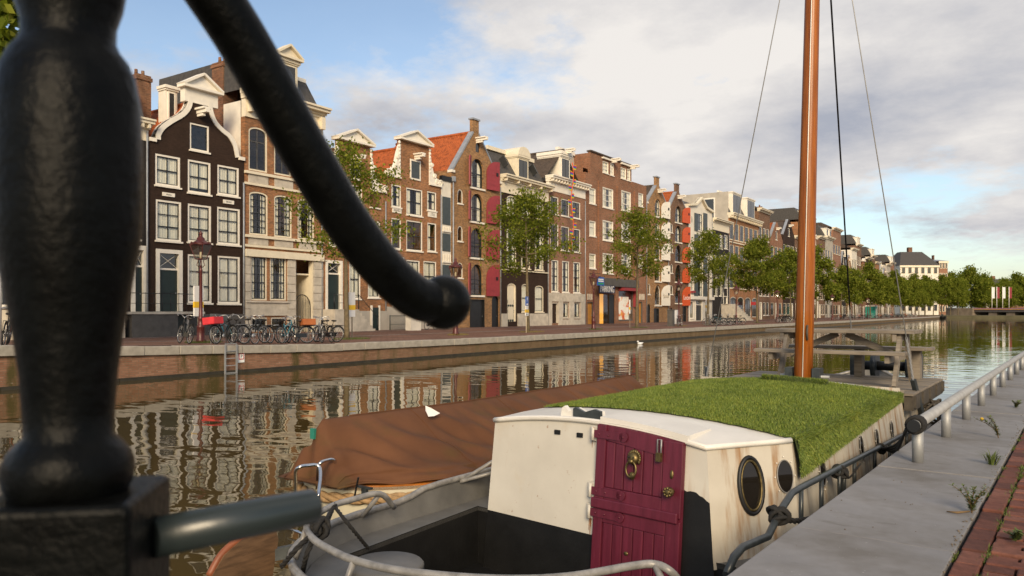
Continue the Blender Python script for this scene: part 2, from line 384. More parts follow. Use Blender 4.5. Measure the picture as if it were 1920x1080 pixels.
# wall ladder and the little sign beside it
plain('galvanised', (0.34, 0.345, 0.345), 0.58, 0.45, amt=0.12, ns=7)
sl = S(430, DQ)
lad = thing('quay_ladder', 'grey steel ladder fixed to the brick quay wall below the bicycles', 'ladder', FW(sl, DQ, 0), ROT)
zt = zq(sl)
for x in (-0.24, 0.24): MB().bar((x, -0.09, -0.3), (x, -0.09, zt + 0.02), 0.04, 0.06).build('rail', 'galvanised', lad)
for i in range(5): MB().bar((-0.24, -0.09, 0.02 + i * 0.26), (0.24, -0.09, 0.02 + i * 0.26), 0.03, 0.03).build('rung', 'galvanised', lad)
for x in (-0.24, 0.24): MB().bar((x, -0.05, zt - 0.05), (x, 0.10, zt - 0.05), 0.03, 0.03).build('bracket', 'galvanised', lad)
plain('sign_red', (0.55, 0.03, 0.03), 0.4); plain('sign_white', (0.80, 0.79, 0.76), 0.4, amt=0.05); plain('sign_blue', (0.015, 0.10, 0.42), 0.4, amt=0.08)
plain('sign_yellow', (0.80, 0.50, 0.02), 0.4, amt=0.06); plain('sign_black', (0.02, 0.02, 0.02), 0.4)
s1 = S(453, DQ)
sg = thing('mooring_sign', 'small red and white no-mooring sign on the quay wall beside the ladder', 'sign', FW(s1, DQ, zq(s1) - 0.62), ROT)
MB().box(-0.14, 0.14, 0.02, 0.058, -0.02, 0.34).build('plate', 'sign_white', sg)
MB().box(-0.11, 0.11, 0.012, 0.0195, 0.09, 0.31).build('red_field', 'sign_red', sg)
MB().box(-0.08, 0.08, 0.006, 0.0115, 0.12, 0.28).build('white_field', 'sign_white', sg)
letters('P', 0.17, 'lettering', 'sign_black', sg, (0, 0.003, 0.2), (R(90), 0, 0), 0.002)

# near quay: stone slabs, brick paving, low guard rail
QZ = 1.05
m = N('blue_stone'); v = m.coord()
cc = m.ramp(m.noise(v, 1.7, 7, 0.62), [(0.25, (0.17, 0.165, 0.165)), (0.75, (0.27, 0.262, 0.26))])
cc = m.mix(m.ramp(m.noise(v, 0.8, 5, 0.7), [(0.50, (0, 0, 0)), (0.70, (0.8,) * 3)]), cc, (0.125, 0.112, 0.095)); cc = m.mix(m.ramp(m.noise(m.coord((3, .6, 1)), 2.6, 6, .7), [(.60, (0, 0, 0)), (.68, (.5,) * 3)]), cc, (.10, .09, .075))
cc = m.mix(m.ramp(m.noise(v, 46, 2), [(0.71, (0, 0, 0)), (0.76, (0.7,) * 3)]), cc, (0.42, 0.41, 0.39))
m.bsdf(cc, 0.62, 0, m.bump(m.noise(v, 60, 5, 0.7), 0.35, 0.003), 0.4)
E0, E1 = U(1440, 1024, QZ), U(1651, 869, QZ)                 # two points of the quay edge
ed = (E1 - E0).normalized(); ang = math.atan2(ed.y, ed.x); en = Vector((ed.y, -ed.x, 0))     # en points ashore
SW = (U(1790, 1040, QZ) - E0).dot(en)                         # slab width
base = E0 - ed * (E0.dot(ed))
nq = mk('near_quay', None, None, (base.x, base.y, QZ), ang); struct(nq)   # local x along the quay, local -y ashore
J0 = (U(1492, 987, QZ) - base).dot(ed); J1 = (U(1651, 874, QZ) - base).dot(ed); SL = J1 - J0
MB().box(-8, 120, -6, -0.03, -1.8, -0.26).build('quay_core', 'plaster_dark', nq)
slabs = [MB().box(0, SL - 0.014, -SW + 0.006, 0, -0.24, 0.004 * q).mesh('coping_slab', 'blue_stone') for q in range(2)]
for i in range(-5, 50):
    o = mk('coping_slab', slabs[i % 2], nq, (J0 + i * SL, 0, 0)); bevel(o, 0.005, 2)
m = N('clinker'); gi = m.n('ShaderNodeNewGeometry'); oi = m.n('ShaderNodeObjectInfo'); v = m.coord((1, 1, 1))
rr = m.math('FRACT', m.math('ADD', oi.outputs['Random'], gi.outputs['Random Per Island']))
cc = m.ramp(rr, [(0.0, (0.085, 0.034, 0.026)), (0.5, (0.14, 0.052, 0.036)), (1.0, (0.19, 0.080, 0.056))])
cc = m.mix(1.0, cc, m.ramp(m.noise(v, 16, 6, 0.7), [(0.3, (0.6,) * 3), (0.7, (1.25,) * 3)]), 'MULTIPLY')
m.bsdf(cc, 0.85, 0, m.bump(m.noise(v, 70, 5), 0.5, 0.004), 0.25)
plain('joint_sand', (0.075, 0.065, 0.045), 0.95, amt=0.4, ns=8)
MB().box(-8, 120, -6, -SW, -0.26, -0.035).build('sand_bed', 'joint_sand', nq)
rnd = random.Random(5)
em = [MB().box(0, 0.222, -0.105, 0, -0.12, q * 0.004).mesh('brick', 'clinker') for q in range(3)]
fm = [MB().box(0, 0.098, -0.235, 0, -0.12, q * 0.004).mesh('brick', 'clinker') for q in range(3)]
rest = MB(); cnt = 0
x = J0 - 2.0
while x < J0 + 26:
    near = x < J0 + 13
    if near:
        o = mk('brick', rnd.choice(em), nq, (x, -SW - 0.012, rnd.uniform(-0.012, 0.0))); o.rotation_euler.z = R(rnd.uniform(-1, 1)); bevel(o, 0.008, 2); cnt += 1
    else: rest.box(x, x + 0.222, -SW - 0.117, -SW - 0.012, -0.12, rnd.uniform(-0.012, 0))
    x += 0.232
x = J0 - 1.2; r_ = 0
while x < J0 + 26:
    y = -SW - 0.13 + (0.12 if r_ % 2 else 0)
    for c_ in range(14):
        yy = y - c_ * 0.246
        if yy - 0.235 > -SW - 0.13: continue
        y1 = min(yy, -SW - 0.130); tight = y1 != yy
        if x < J0 + 7 and c_ < 4 and not tight and cnt < 290 :
            o = mk('brick', rnd.choice(fm), nq, (x, yy, rnd.uniform(-0.012, 0.002))); o.rotation_euler.z = R(rnd.uniform(-1.2, 1.2)); bevel(o, 0.008, 2); cnt += 1
        else: rest.box(x, x + 0.098, yy - 0.235, y1, -0.12, rnd.uniform(-0.012, 0.0))
    x += 0.109; r_ += 1
o = rest.build('paving_brick', 'clinker', nq); o['kind'] = 'stuff'
# guard rail
rl = thing('guard_rail', 'low galvanised tube rail on short posts along the grey stone quay', 'railing')
pr = [U(1725, 868, QZ), U(1773, 822, QZ), U(1812, 785, QZ), U(1838, 761, QZ)]
off = sum((p - base).dot(en) for p in pr) / 4
st = (pr[0] - base).dot(ed); gap = ((pr[3] - base).dot(ed) - st) / 3
RZ = QZ + 0.30
for i in range(26):
    p = base + ed * (st + i * gap) + en * off
    MB().lathe([(0.041, 0), (0.041, 0.27)], 18, (p.x, p.y, QZ)).build('post', 'galvanised', rl)
a = base + ed * (st - 0.16) + en * off; e = base + ed * (st + 26 * gap) + en * off
rr_ = MB(); rr_.tube([(a.x, a.y, RZ), (e.x, e.y, RZ)], 0.043, 20); rr_.build('rail', 'galvanised', rl)
c = a - ed * 0.03
MB().tube([(c.x, c.y, RZ), (a.x, a.y, RZ)], 0.045, 20).build('end_cap', 'iron_black', rl)
RAIL_A = Vector((a.x, a.y, RZ)); RAIL_D = ed.copy()
# weeds between slab and brick
plain('weed_green', (0.085, 0.115, 0.020), 0.7, amt=0.4, ns=20); plain('weed_dry', (0.16, 0.10, 0.045), 0.9)
plain('weed_flower', (0.65, 0.42, 0.03), 0.7)
def weed(px, py, label, kind, seed, h=0.2):
    rn = random.Random(seed); p = U(px, py, QZ); t = thing('weed', label, 'plant', p)
    b = MB(); st_ = MB()
    if kind == 'grass':
        for i in range(70):
            a = rn.uniform(0, 6.28); l = h * rn.uniform(0.5, 1); lean = rn.uniform(0.2, 1.0); q = Vector((math.cos(a), math.sin(a), 0)); r0 = q * rn.uniform(0, 0.03)
            sd = Vector((-q.y, q.x, 0)) * 0.003
            p1 = r0 + q * l * lean * 0.4 + Vector((0, 0, l * 0.6)); p2 = r0 + q * l * lean + Vector((0, 0, l * (0.95 - 0.4 * lean)))
            b.add([r0 - sd, r0 + sd, p1 + sd, p1 - sd, p2], [(0, 1, 2, 3), (3, 2, 4)])
    else:
        for k_ in range(5 if kind == 'bush' else 4):
            a = rn.uniform(0, 6.28) if kind == 'bush' else (2.6 + k_ * 0.35); l = h * rn.uniform(0.7, 1.1); ln = rn.uniform(0.3, 0.9)
            pts = [Vector((0, 0, 0)) + Vector((math.cos(a) * ln * l * t_ * t_, math.sin(a) * ln * l * t_ * t_, l * t_ * (1 - 0.25 * t_ * ln))) for t_ in (0, 0.25, 0.5, 0.75, 1)]
            st_.tube(pts, [0.004, 0.0035, 0.003, 0.002, 0.0015], 5)
            sm_ = smooth_curve(pts, 8)
            for q in sm_[4:]:
                for _ in range(3):
                    aa = rn.uniform(0, 6.28); ll = rn.uniform(0.018, 0.036); d = Vector((math.cos(aa), math.sin(aa), rn.uniform(-0.1, 0.7))).normalized() * ll; sd = Vector((-d.y, d.x, 0)).normalized() * ll * 0.17
                    b.add([q, q + d * 0.5 + sd, q + d, q + d * 0.5 - sd], [(0, 1, 2, 3)])
            if kind == 'flower' and k_ == 0: MB().ball(pts[-1], 0.016, 0, 8, 5).build('flower', 'weed_flower', t)
        st_.build('stem', 'weed_dry', t)
    b.build('foliage', 'weed_green', t); return t
weed(1872, 822, 'tall weed with a yellow flower rooted beside the quay stone', 'flower', 1, 0.26)
weed(1860, 872, 'tuft of long grass blades growing at the slab edge', 'grass', 2, 0.15)
weed(1822, 962, 'bushy green weed with a trailing dry stalk on the stone slab', 'bush', 3, 0.17)
weed(1905, 1015, 'low weed sprouting between the red paving bricks', 'bush', 4, 0.07)
weed(1905, 765, 'small weed at the brick edge beyond the flowering weed', 'bush', 6, 0.10)
MB().tube([U(1775, 961, QZ) + Vector((0, 0, 0.006)), U(1795, 965, QZ) + Vector((0, 0, 0.012)), U(1818, 962, QZ) + Vector((0, 0, 0.01))], [0.003, 0.007, 0.005], 6).build('stem', 'weed_dry', [o for o in col.objects if o.get('label', '').startswith('bushy')][0]).matrix_parent_inverse = Matrix.Translation(-U(1822, 962, QZ))

ve, fa = [], []; rnm = random.Random(14)
for i in range(150):
    x = J0 + rnm.uniform(-2, 9); y = -SW - .123 + rnm.gauss(0, .006) if rnm.random() < .6 else -SW - rnm.choice((.005, .13, .25, .37)) + rnm.gauss(0, .01)
    for q_ in range(26):
        a = rnm.uniform(0, 6.28); r_ = abs(rnm.gauss(0, .022)); p = Vector((x + math.cos(a) * r_ * 1.6, y + math.sin(a) * r_ * .5, -.02)); d = Vector((rnm.gauss(0, .7), rnm.gauss(0, .7), 1)).normalized() * rnm.uniform(.015, .045); w_ = Vector((rnm.uniform(-1, 1), rnm.uniform(-1, 1), 0)).normalized() * .004; k_ = len(ve); ve += [tuple(p - w_), tuple(p + w_), tuple(p + d)]; fa.append((k_, k_ + 1, k_ + 2))
me = bpy.data.meshes.new('moss'); me.from_pydata(ve, [], fa); me.materials.append(MATS['weed_green']); o = mk('moss', me, nq); o['kind'] = 'stuff'

plain('grit', (.14, .11, .08), .9, amt=.5, ns=30)
ve, fa = [], []
gb = MB()
for i in range(420):
    x = J0 + rnm.uniform(-2, 10); near_edge = rnm.random() < .72; y = -SW + abs(rnm.gauss(0, .03)) if near_edge else -rnm.uniform(.02, SW); r_ = rnm.uniform(.002, .007) * (1 if near_edge else .8)
    gb.ball((x, y, r_ * .4), r_, 0, 5, 3, (rnm.uniform(.8, 1.8), 1, .6))
o = gb.build('grit', 'grit', nq); o['kind'] = 'stuff'
# ------------------------------------------------------------------ canal houses
def opoly(x0, x1, z0, z1, ah=0.0, n=10):
    p = [(x0, z0), (x1, z0)]
    if ah <= 0: return p + [(x1, z1), (x0, z1)]
    xc, hw = (x0 + x1) / 2, (x1 - x0) / 2
    return p + [(xc + hw * math.cos(math.pi * i / n), z1 - ah + ah * math.sin(math.pi * i / n)) for i in range(n + 1)]
def archtop(x, x0, x1, z1, ah):
    if ah <= 0: return z1
    t = (x - (x0 + x1) / 2) / ((x1 - x0) / 2); return z1 - ah + ah * math.sqrt(max(0, 1 - t * t))
def scrawl(par, x, y, z, wd, h, mat):           # faded script too worn to read in the photograph
    return MB().tube([(x - wd / 2 + wd * i / 30, y, z + h * math.sin(i * 1.35) * (1.6 if i < 8 else 1)) for i in range(31)], h * .16, 4).build('faded_script', mat, par)
class House:
    def __init__(s, name, label, xl, xr, wall, ytop=None, depth=9.0, zs=None, zb=0.82, cat='house', s0=None, wd=None, ztop=None):
        s.s0 = S(xl) if s0 is None else s0; s.w = (S(xr) - s.s0) if wd is None else wd
        s.xl, s.xr, s.wall, s.depth, s.zb = xl, xr, wall, depth, zb
        s.root = thing(name, label, cat, FW(s.s0, DW, 0), ROT)
        s.zt = ztop if ztop is not None else ZP(xl, ytop)
        s.zs = zs if zs is not None else s.zt
        s.poly = [(0.006, zb), (s.w - 0.006, zb), (s.w - 0.006, s.zt), (0.006, s.zt)]
        s.holes = []
    def x(s, px, d=DW): return S(px, d) - s.s0
    def P(s, px, py, d=DW): return (S(px, d) - s.s0, ZP(px, py, d))
    def part(s, name, mb, mat, par=None): return mb.build(name, mat, par or s.root)
    def box(s, name, mat, x0, x1, y0, y1, z0, z1, par=None): return s.part(name, MB().box(x0, x1, y0, y1, z0, z1), mat, par)
    def win(s, x0, x1, z0, z1, cols=2, rows=2, arch=0.0, fw=0.09, frame='white_paint', sash='black_paint', cur=None, sill=True, panes=True, y=0.05, bars=None, glass='window_glass', bw=0.04, curz=0.0):
        s.holes.append(opoly(x0, x1, z0, z1, arch))
        o_ = 0.003
        ia = max(0, arch - fw * 0.5) if arch else 0
        i0, i1, j0, j1 = x0 + fw, x1 - fw, z0 + fw, z1 - fw
        W_ = s.part('window', MB().prism(opoly(x0 + o_, x1 - o_, z0 + o_, z1 - o_, arch), y - 0.03, y + 0.10, 0, [opoly(i0, i1, j0, j1, ia)]), frame)
        sb = MB(); e = 0.045
        sb.prism(opoly(i0 + .002, i1 - .002, j0 + .002, j1 - .002, ia), y + 0.02, y + 0.075, 0, [opoly(i0 + e, i1 - e, j0 + e, j1 - e, max(0, ia - e / 2))])
        xs = [lerp(i0, i1, i / cols) for i in range(cols + 1)]
        zr = bars if bars else [i / rows for i in range(1, rows)]
        zz = [j0] + [lerp(j0, j1, q) for q in zr] + [j1]
        for x in xs[1:-1]: sb.box(x - bw / 2, x + bw / 2, y + 0.025, y + 0.07, j0 + e, archtop(x, i0, i1, j1, ia) - e)
        for i_, z in enumerate(zz[1:-1]):
            if z < j1 - ia: q = bw * (1.6 if i_ == (len(zz) - 3) // 2 else 1); sb.box(i0 + e, i1 - e, y + 0.022, y + 0.073, z - q / 2, z + q / 2)
        sb.build('sash', sash, W_)
        g = y + 0.047
        if panes and not arch:
            for a, b_ in zip(xs, xs[1:]):
                for c, d in zip(zz, zz[1:]): MB().box(a + 0.012, b_ - 0.012, g, g + 0.005, c + 0.012, d - 0.012).build('pane', glass, W_)
        else: MB().prism(opoly(i0 + 0.01, i1 - 0.01, j0 + 0.01, j1 - 0.01, ia), g, g + 0.005).build('pane', glass, W_)
        if sill: MB().box(x0 - 0.06, x1 + 0.06, -0.09, y + 0.03, z0 - 0.09, z0 + 0.004).build('sill', frame, W_)
        if cur:
            cm_ = MB(); spans = {'full': [(i0, i1)], 'sides': [(i0, lerp(i0, i1, 0.3)), (lerp(i0, i1, 0.72), i1)], 'left': [(i0, lerp(i0, i1, 0.45))]}[cur]
            for a, b_ in spans:
                n = 28; vs = []
                for i in range(n + 1):
                    x = lerp(a, b_, i / n); yy = y + 0.115 + 0.012 * math.sin(i * 1.9 + x0 * 7) + 0.01 * math.sin(i * 0.7)
                    vs += [(x, yy, j0 - 0.05 + curz), (x, yy, j1 + 0.02)]
                cm_.add(vs, [(2 * i, 2 * i + 2, 2 * i + 3, 2 * i + 1) for i in range(n)], 0, True)
            cm_.build('curtain', 'curtain', W_)
        return W_
    def wpx(s, x0, x1, yt, yb, **k):
        return s.win(s.x(x0), s.x(x1), ZP(x0, yb), ZP(x0, yt), **k)
    def door(s, x0, x1, z0, z1, leaf='green_paint', frame='white_paint', fw=0.16, transom=0.0, arch=0.0, panels=True, y=0.10, handle=True):
        s.holes.append(opoly(x0, x1, z0, z1, arch)); o_ = 0.003
        D_ = s.part('door', MB().box(x0 + fw, x1 - fw, y + 0.05, y + 0.11, z0 + 0.004, z1 - fw - transom) if not arch else MB().prism(opoly(x0 + fw, x1 - fw, z0 + 0.004, z1 - fw, max(0, arch - fw / 2)), y + 0.05, y + 0.11), leaf)
        if fw > 0.02:
            MB().prism(opoly(x0 + o_, x1 - o_, z0 + o_, z1 - o_, arch), -0.04 if not arch else y - 0.03, y + 0.14, 0, [opoly(x0 + fw, x1 - fw, z0 + 0.006, z1 - fw, max(0, arch - fw / 2))]).build('frame', frame, D_)
        if transom > 0:
            zt = z1 - fw - transom
            MB().box(x0 + fw, x1 - fw, y, y + 0.1, zt - 0.05, zt + 0.05).build('transom_bar', frame, D_)
            MB().box(x0 + fw, x1 - fw, y + 0.06, y + 0.066, zt + 0.05, z1 - fw).build('pane', 'window_glass', D_)
            t = MB(); xm = (x0 + x1) / 2
            for q in (-1, 1): t.bar((xm + q * (x1 - x0 - 2 * fw) / 2, y + 0.04, zt + 0.05), (xm - q * (x1 - x0 - 2 * fw) / 2, y + 0.04, z1 - fw), 0.02, 0.02)
            t.build('lattice', frame, D_)
        if panels:
            wd = x1 - x0 - 2 * fw; hh = z1 - fw - transom - z0
            for a, b_ in ((0.06, 0.40), (0.46, 0.94)): MB().box(x0 + fw + wd * 0.14, x1 - fw - wd * 0.14, y + 0.03, y + 0.052, z0 + hh * a, z0 + hh * b_).build('panel', leaf, D_)
        if handle: MB().ball((x1 - fw - 0.10, y + 0.02, z0 + 1.0), 0.035, 0, 8, 5).build('handle', 'lead', D_)
        return D_
    def dpx(s, x0, x1, yt, yb, **k): return s.door(s.x(x0), s.x(x1), ZP(x0, yb), ZP(x0, yt), **k)
    def cornice(s, z0, z1, mat='cream_paint', proj=0.55, x0=None, x1=None, name='cornice', dent=0):
        x0 = -0.05 if x0 is None else x0; x1 = s.w + 0.05 if x1 is None else x1; h = z1 - z0
        b = MB()
        for i, (a, c, p) in enumerate(((0, .28, .25), (.28, .5, .45), (.5, .8, .85), (.8, 1, 1))): b.box(x0 - p * 0.1, x1 + p * 0.1, -p * proj, 0.25, z0 + h * a, z0 + h * c)
        o = s.part(name, b, mat)
        for i in range(dent): x = lerp(x0 + 0.2, x1 - 0.2, i / (dent - 1)); MB().box(x - 0.06, x + 0.06, -proj * 0.78, -proj * 0.2, z0 + h * 0.05, z0 + h * 0.49).build('bracket', mat, o)
        return o
    def band(s, pts, wd, mat='white_paint', y0=-0.07, y1=0.4, name='gable_coping'):     # strip that follows the gable edge, wd inwards
        q = [Vector((a, b)) for a, b in pts]; inn = []
        for i in range(len(q)):
            d = (q[min(i + 1, len(q) - 1)] - q[max(i - 1, 0)]).normalized(); inn.append(q[i] + Vector((d.y, -d.x)) * wd)
        return s.part(name, MB().prism([tuple(p) for p in q] + [tuple(p) for p in inn[::-1]], y0, y1), mat)
    def pediment(s, x0, x1, z0, z1, zb=None, mat='white_paint', proj=0.35):
        b = MB(); xm = (x0 + x1) / 2; e = 0.12
        b.prism([(x0, z0), (x1, z0), (xm, z1)], -proj * 0.45, 0.4)
        for a, c in (((x0 - e, z0 + .02), (xm, z1 + 0.10)), ((xm, z1 + 0.10), (x1 + e, z0 + .02))):
            b.bar((a[0], -proj / 2 + 0.2, a[1]), (c[0], -proj / 2 + 0.2, c[1]), proj + 0.4, 0.13)
        b.box(x0 - e, x1 + e, -proj, 0.4, z0 - 0.14, z0 - 0.002)
        o = s.part('pediment', b, mat)
        if zb is not None: MB().box(x0 + 0.08, x1 - 0.08, -0.06, 0.38, zb, z0 - 0.142).build('pediment_block', mat, o)
        return o
    def hoist(s, x, z, mat='white_paint', L=0.9):
        o = s.part('hoist_beam', MB().box(x - 0.13, x + 0.13, -L, 0.1, z, z + 0.2).box(x - 0.24, x + 0.24, -L * 0.95, 0.05, z + 0.2, z + 0.3).box(x - 0.09, x + 0.09, -L * 0.6, 0.02, z - 0.16, z), mat); return o
    def gable_roof(s, ze, zr, x0, x1, xm=None, y0=0.3, y1=None, mat='tile_red', waves=True):
        y1 = y1 or s.depth; xm = (x0 + x1) / 2 if xm is None else xm; b = MB()
        for (xa, za_, xb_, zb_) in ((x0, ze, xm, zr), (xm, zr, x1, ze)):
            L = math.hypot(xb_ - xa, zb_ - za_); n = max(2, int(L / 0.16)) if waves else 1; mm = max(2, int((y1 - y0) / 0.055)) if waves else 1
            nx, nz = -(zb_ - za_) / L, (xb_ - xa) / L; vs = []
            for i in range(n + 1):
                for j in range(mm + 1):
                    h = (0.022 * math.sin(j * 0.055 / 0.22 * 6.2832) + (0.028 if i % 2 else 0)) if waves else 0
                    vs.append((lerp(xa, xb_, i / n) + nx * h, lerp(y0, y1, j / mm), lerp(za_, zb_, i / n) + nz * h))
            b.add(vs, [(i * (mm + 1) + j, i * (mm + 1) + j + 1, (i + 1) * (mm + 1) + j + 1, (i + 1) * (mm + 1) + j) for i in range(n) for j in range(mm)], 0, False)
        b.tube([(xm, y0, zr + 0.04), (xm, y1, zr + 0.04)], 0.13, 8)
        b.add([(x0, y1, ze), (x1, y1, ze), (xm, y1, zr)], [(0, 1, 2)])
        return s.part('roof', b, mat)
    def mansard(s, z0, z1, inset=1.2, mat='slate_roof', x0=0.02, x1=None, side=0.02):
        x1 = s.w - 0.02 if x1 is None else x1; a = side
        v = [(x0, 0.2, z0), (x1, 0.2, z0), (x1 - a, 0.2 + inset, z1), (x0 + a, 0.2 + inset, z1), (x0, s.depth, z0), (x1, s.depth, z0), (x1 - a, s.depth - .1, z1), (x0 + a, s.depth - .1, z1)]
        return s.part('roof', MB().add(v, [(0, 1, 2, 3), (3, 2, 6, 7), (1, 5, 6, 2), (4, 0, 3, 7), (5, 4, 7, 6)]), mat)
    def chimney(s, x0, x1, y0, y1, z0, z1, pots=2):
        o = s.part('chimney', MB().box(x0, x1, y0, y1, z0, z1).box(x0 - 0.06, x1 + 0.06, y0 - 0.06, y1 + 0.06, z1 - 0.32, z1 - 0.12), 'brick_chimney')
        for i in range(pots): MB().lathe([(0.10, 0), (0.085, 0.35)], 10, (lerp(x0, x1, (i + 0.5) / pots), (y0 + y1) / 2, z1)).build('chimney_pot', 'brick_chimney', o)
        return o
    def dormer(s, x0, x1, z0, z1, y0=0.25, y1=1.9, mat='white_paint', cols=2):
        b = MB().box(x0, x1, y0, y1, z0, z1).box(x0 - 0.12, x1 + 0.12, y0 - 0.18, y1, z1, z1 + 0.16).box(x0 - 0.06, x1 + 0.06, y0 - 0.1, y1, z1 - 0.1, z1 - 0.003)
        o = s.part('dormer', b, mat)
        W_ = MB().prism([(x0 + .12, z0 + .15), (x1 - .12, z0 + .15), (x1 - .12, z1 - .16), (x0 + .12, z1 - .16)], y0 - 0.05, y0 - 0.003, 0, [(lambda p: [(p[0], p[2]), (p[1], p[2]), (p[1], p[3]), (p[0], p[3])])((x0 + .2, x1 - .2, z0 + .23, z1 - .24))]).build('window', mat, o)
        MB().box(x0 + .2, x1 - .2, y0 - 0.03, y0 - 0.02, z0 + .23, z1 - .24).build('pane', 'far_glass', W_)
        if cols > 1: MB().box((x0 + x1) / 2 - .02, (x0 + x1) / 2 + .02, y0 - 0.045, y0 - 0.031, z0 + .23, z1 - .24).build('sash', 'black_paint', W_)
        return o
    def plaque(s, x0, x1, z0, z1, text, mat='white_paint'):
        o = s.box('plaque', mat, x0, x1, -0.05, 0.02, z0, z1)
        if text is None: return scrawl(o, (x0 + x1) / 2, -.053, (z0 + z1) / 2, (x1 - x0) * .5, (z1 - z0) * .22, 'plaster_dark')
        letters(text, (z1 - z0) * 0.7, 'lettering', 'plaster_dark', o, ((x0 + x1) / 2, -0.055, (z0 + z1) / 2), (R(90), 0, 0), 0.003)
    def railing(s, x0, x1, y, z0, h=0.95, n=9, name='stoop_railing', mat='iron_black'):
        b = MB().tube([(x0, y, z0 + h), (x1, y, z0 + h)], 0.022, 6).tube([(x0, y, z0 + h * 0.45), (x1, y, z0 + h * 0.45)], 0.014, 6)
        o = s.part(name, b, mat)
        for i in range(n): x = lerp(x0, x1, i / (n - 1)); MB().tube([(x, y, z0), (x, y, z0 + h + 0.06)], 0.035 if i in (0, n - 1) else 0.011, 6).build('baluster', mat, o)
        return o
    def steps(s, x0, x1, y0, z0, z1, n=5, dirx=0, mat='stone_pale', dy=0.28):     # straight flight towards the canal, or along x when dirx
        o = s.part('stoop', MB().box(min(x0, x1), max(x0, x1), y0, -0.02, s.zb - .1, z1), mat)
        for i in range(n):
            zt = lerp(z1, z0, (i + 1) / (n + 1))
            if dirx: a = (x1 if dirx > 0 else x0) + dirx * 0.26 * i; MB().box(a, a + dirx * 0.26 - dirx * .002, y0, -0.02, s.zb - .1, zt).build('step', mat, o)
            else: MB().box(x0, x1, y0 - dy * (i + 1) + .002, y0 - dy * i, s.zb - .1, zt).build('step', mat, o)
        return o
    def finish(s):
        b = MB(); b.prism(s.poly, 0, 0.30, 0, s.holes, back=False)
        w_, d, z0, z1 = s.w, s.depth, s.zb, s.zs; e = 0.012
        b.add([(e, 0.29, z0), (w_ - e, 0.29, z0), (w_ - e, d, z0), (e, d, z0), (e, 0.29, z1), (w_ - e, 0.29, z1), (w_ - e, d, z1), (e, d, z1)],
              [(3, 0, 4, 7), (1, 2, 6, 5), (2, 3, 7, 6), (4, 5, 6, 7)])
        s.part('wall', b, s.wall)
        if 10 < s.s0 < 120 and s.w > 4: s.part('drainpipe', MB().tube([(s.w - .10, -.09, min(s.zs, s.zt) - .5), (s.w - .10, -.09, s.zb)], .05, 6), 'lead')
        return s

# ---- house of dark brown bell gable
H = House('canal_house', 'dark brown canal house with a white-edged bell gable and curtained windows', 278, 458, 'brick_dark', 296, zs=ZP(278, 262))
g = [(279, 261), (292, 261), (292.5, 250), (302, 235), (320, 222), (339, 211), (350, 198), (354, 180)]
g2 = [(397, 190), (398, 206), (405, 226), (418, 241), (432, 253), (443, 272), (448, 295), (457, 297)]
gl = smooth_curve([(*H.P(*p), 0) for p in g[1:]], 4); gr = smooth_curve([(*H.P(*p), 0) for p in g2[:-1]], 4)
gl = [(p.x, p.y) for p in gl]; gr = [(p.x, p.y) for p in gr]
w_ = H.w
lft = [(0.006, gl[0][1] - 0.02)] + [(gl[0][0], gl[0][1] - 0.02)] + gl
ztl = max(gl[-1][1], gr[0][1]); gl[-1] = (gl[-1][0], ztl); lft[-1] = gl[-1]; gr[0] = (gr[0][0], ztl)
H.poly = [(0.006, H.zb), (w_ - 0.006, H.zb), (w_ - 0.006, gr[-1][1] - 0.02)] + gr[::-1] + lft[::-1]
H.band(gl, 0.26); H.band(gr, 0.26)
H.pediment(gl[-1][0] - 0.35, gr[0][0] + 0.45, ztl + 0.55, ztl + 1.25, ztl - 0.35)
for a in (0.02, w_ - 0.42): H.box('shoulder_stone', 'white_paint', a, a + 0.4, -0.12, 0.35, (gl[0] if a < 1 else gr[-1])[1] - 0.16, (gl[0] if a < 1 else gr[-1])[1] + 0.04)
H.hoist(H.x(372), ZP(372, 214))
H.wpx(356, 392, 229, 280, cols=1, rows=1)
for (a, c, t, b_, cu) in ((291, 338, 287, 346, 'full'), (352, 395, 298, 360, 'full'), (407.5, 448, 308, 364, 'full')): H.wpx(a, c, t, b_, cols=2, rows=2, cur=cu, fw=.11, curz=0.25 if a == 352 else 0)
for (a, c, t, b_) in ((292, 340, 373, 450), (352, 396, 381, 453), (407, 450, 387, 457)): H.wpx(a, c, t, b_, cols=2, rows=3, cur='full', fw=.11)
for (a, c, t, b_) in ((352, 397, 476, 568), (408, 450, 479, 569)): H.wpx(a, c, t, b_, cols=2, rows=3, cur='full', fw=.11)
zf = ZP(292, 584)
H.dpx(292, 342, 466, 584, transom=0.85, fw=0.22)
H.plaque(H.x(304), H.x(327), ZP(304, 367), ZP(304, 360), 'Anno'); H.plaque(H.x(418), H.x(438), ZP(418, 381), ZP(418, 374), None)
H.gable_roof(gl[0][1] - 0.3, ztl - 0.2, 0.0, w_)
H.chimney(0.7, 1.5, 2.2, 3.2, 10.5, ZP(303, 152, 41.5)); H.dormer(1.75, 2.45, 10.6, ZP(327, 172, 40.5), 1.2, 1.9, 'white_paint', 1)
H.box('plinth', 'plaster_dark', 0.0, w_ * 0.98, -0.14, -0.003, H.zb, zf - 0.15)
H.box('landing', 'stone_pale', -1.9, 2.55, -1.25, -0.145, zf - 0.14, zf - 0.01); H.box('landing_wall', 'plaster_dark', -1.6, 0.95, -1.2, -0.146, H.zb - 0.1, zf - 0.142)
H.railing(-1.8, 2.4, -1.2, zf - 0.01, 0.95, 10)
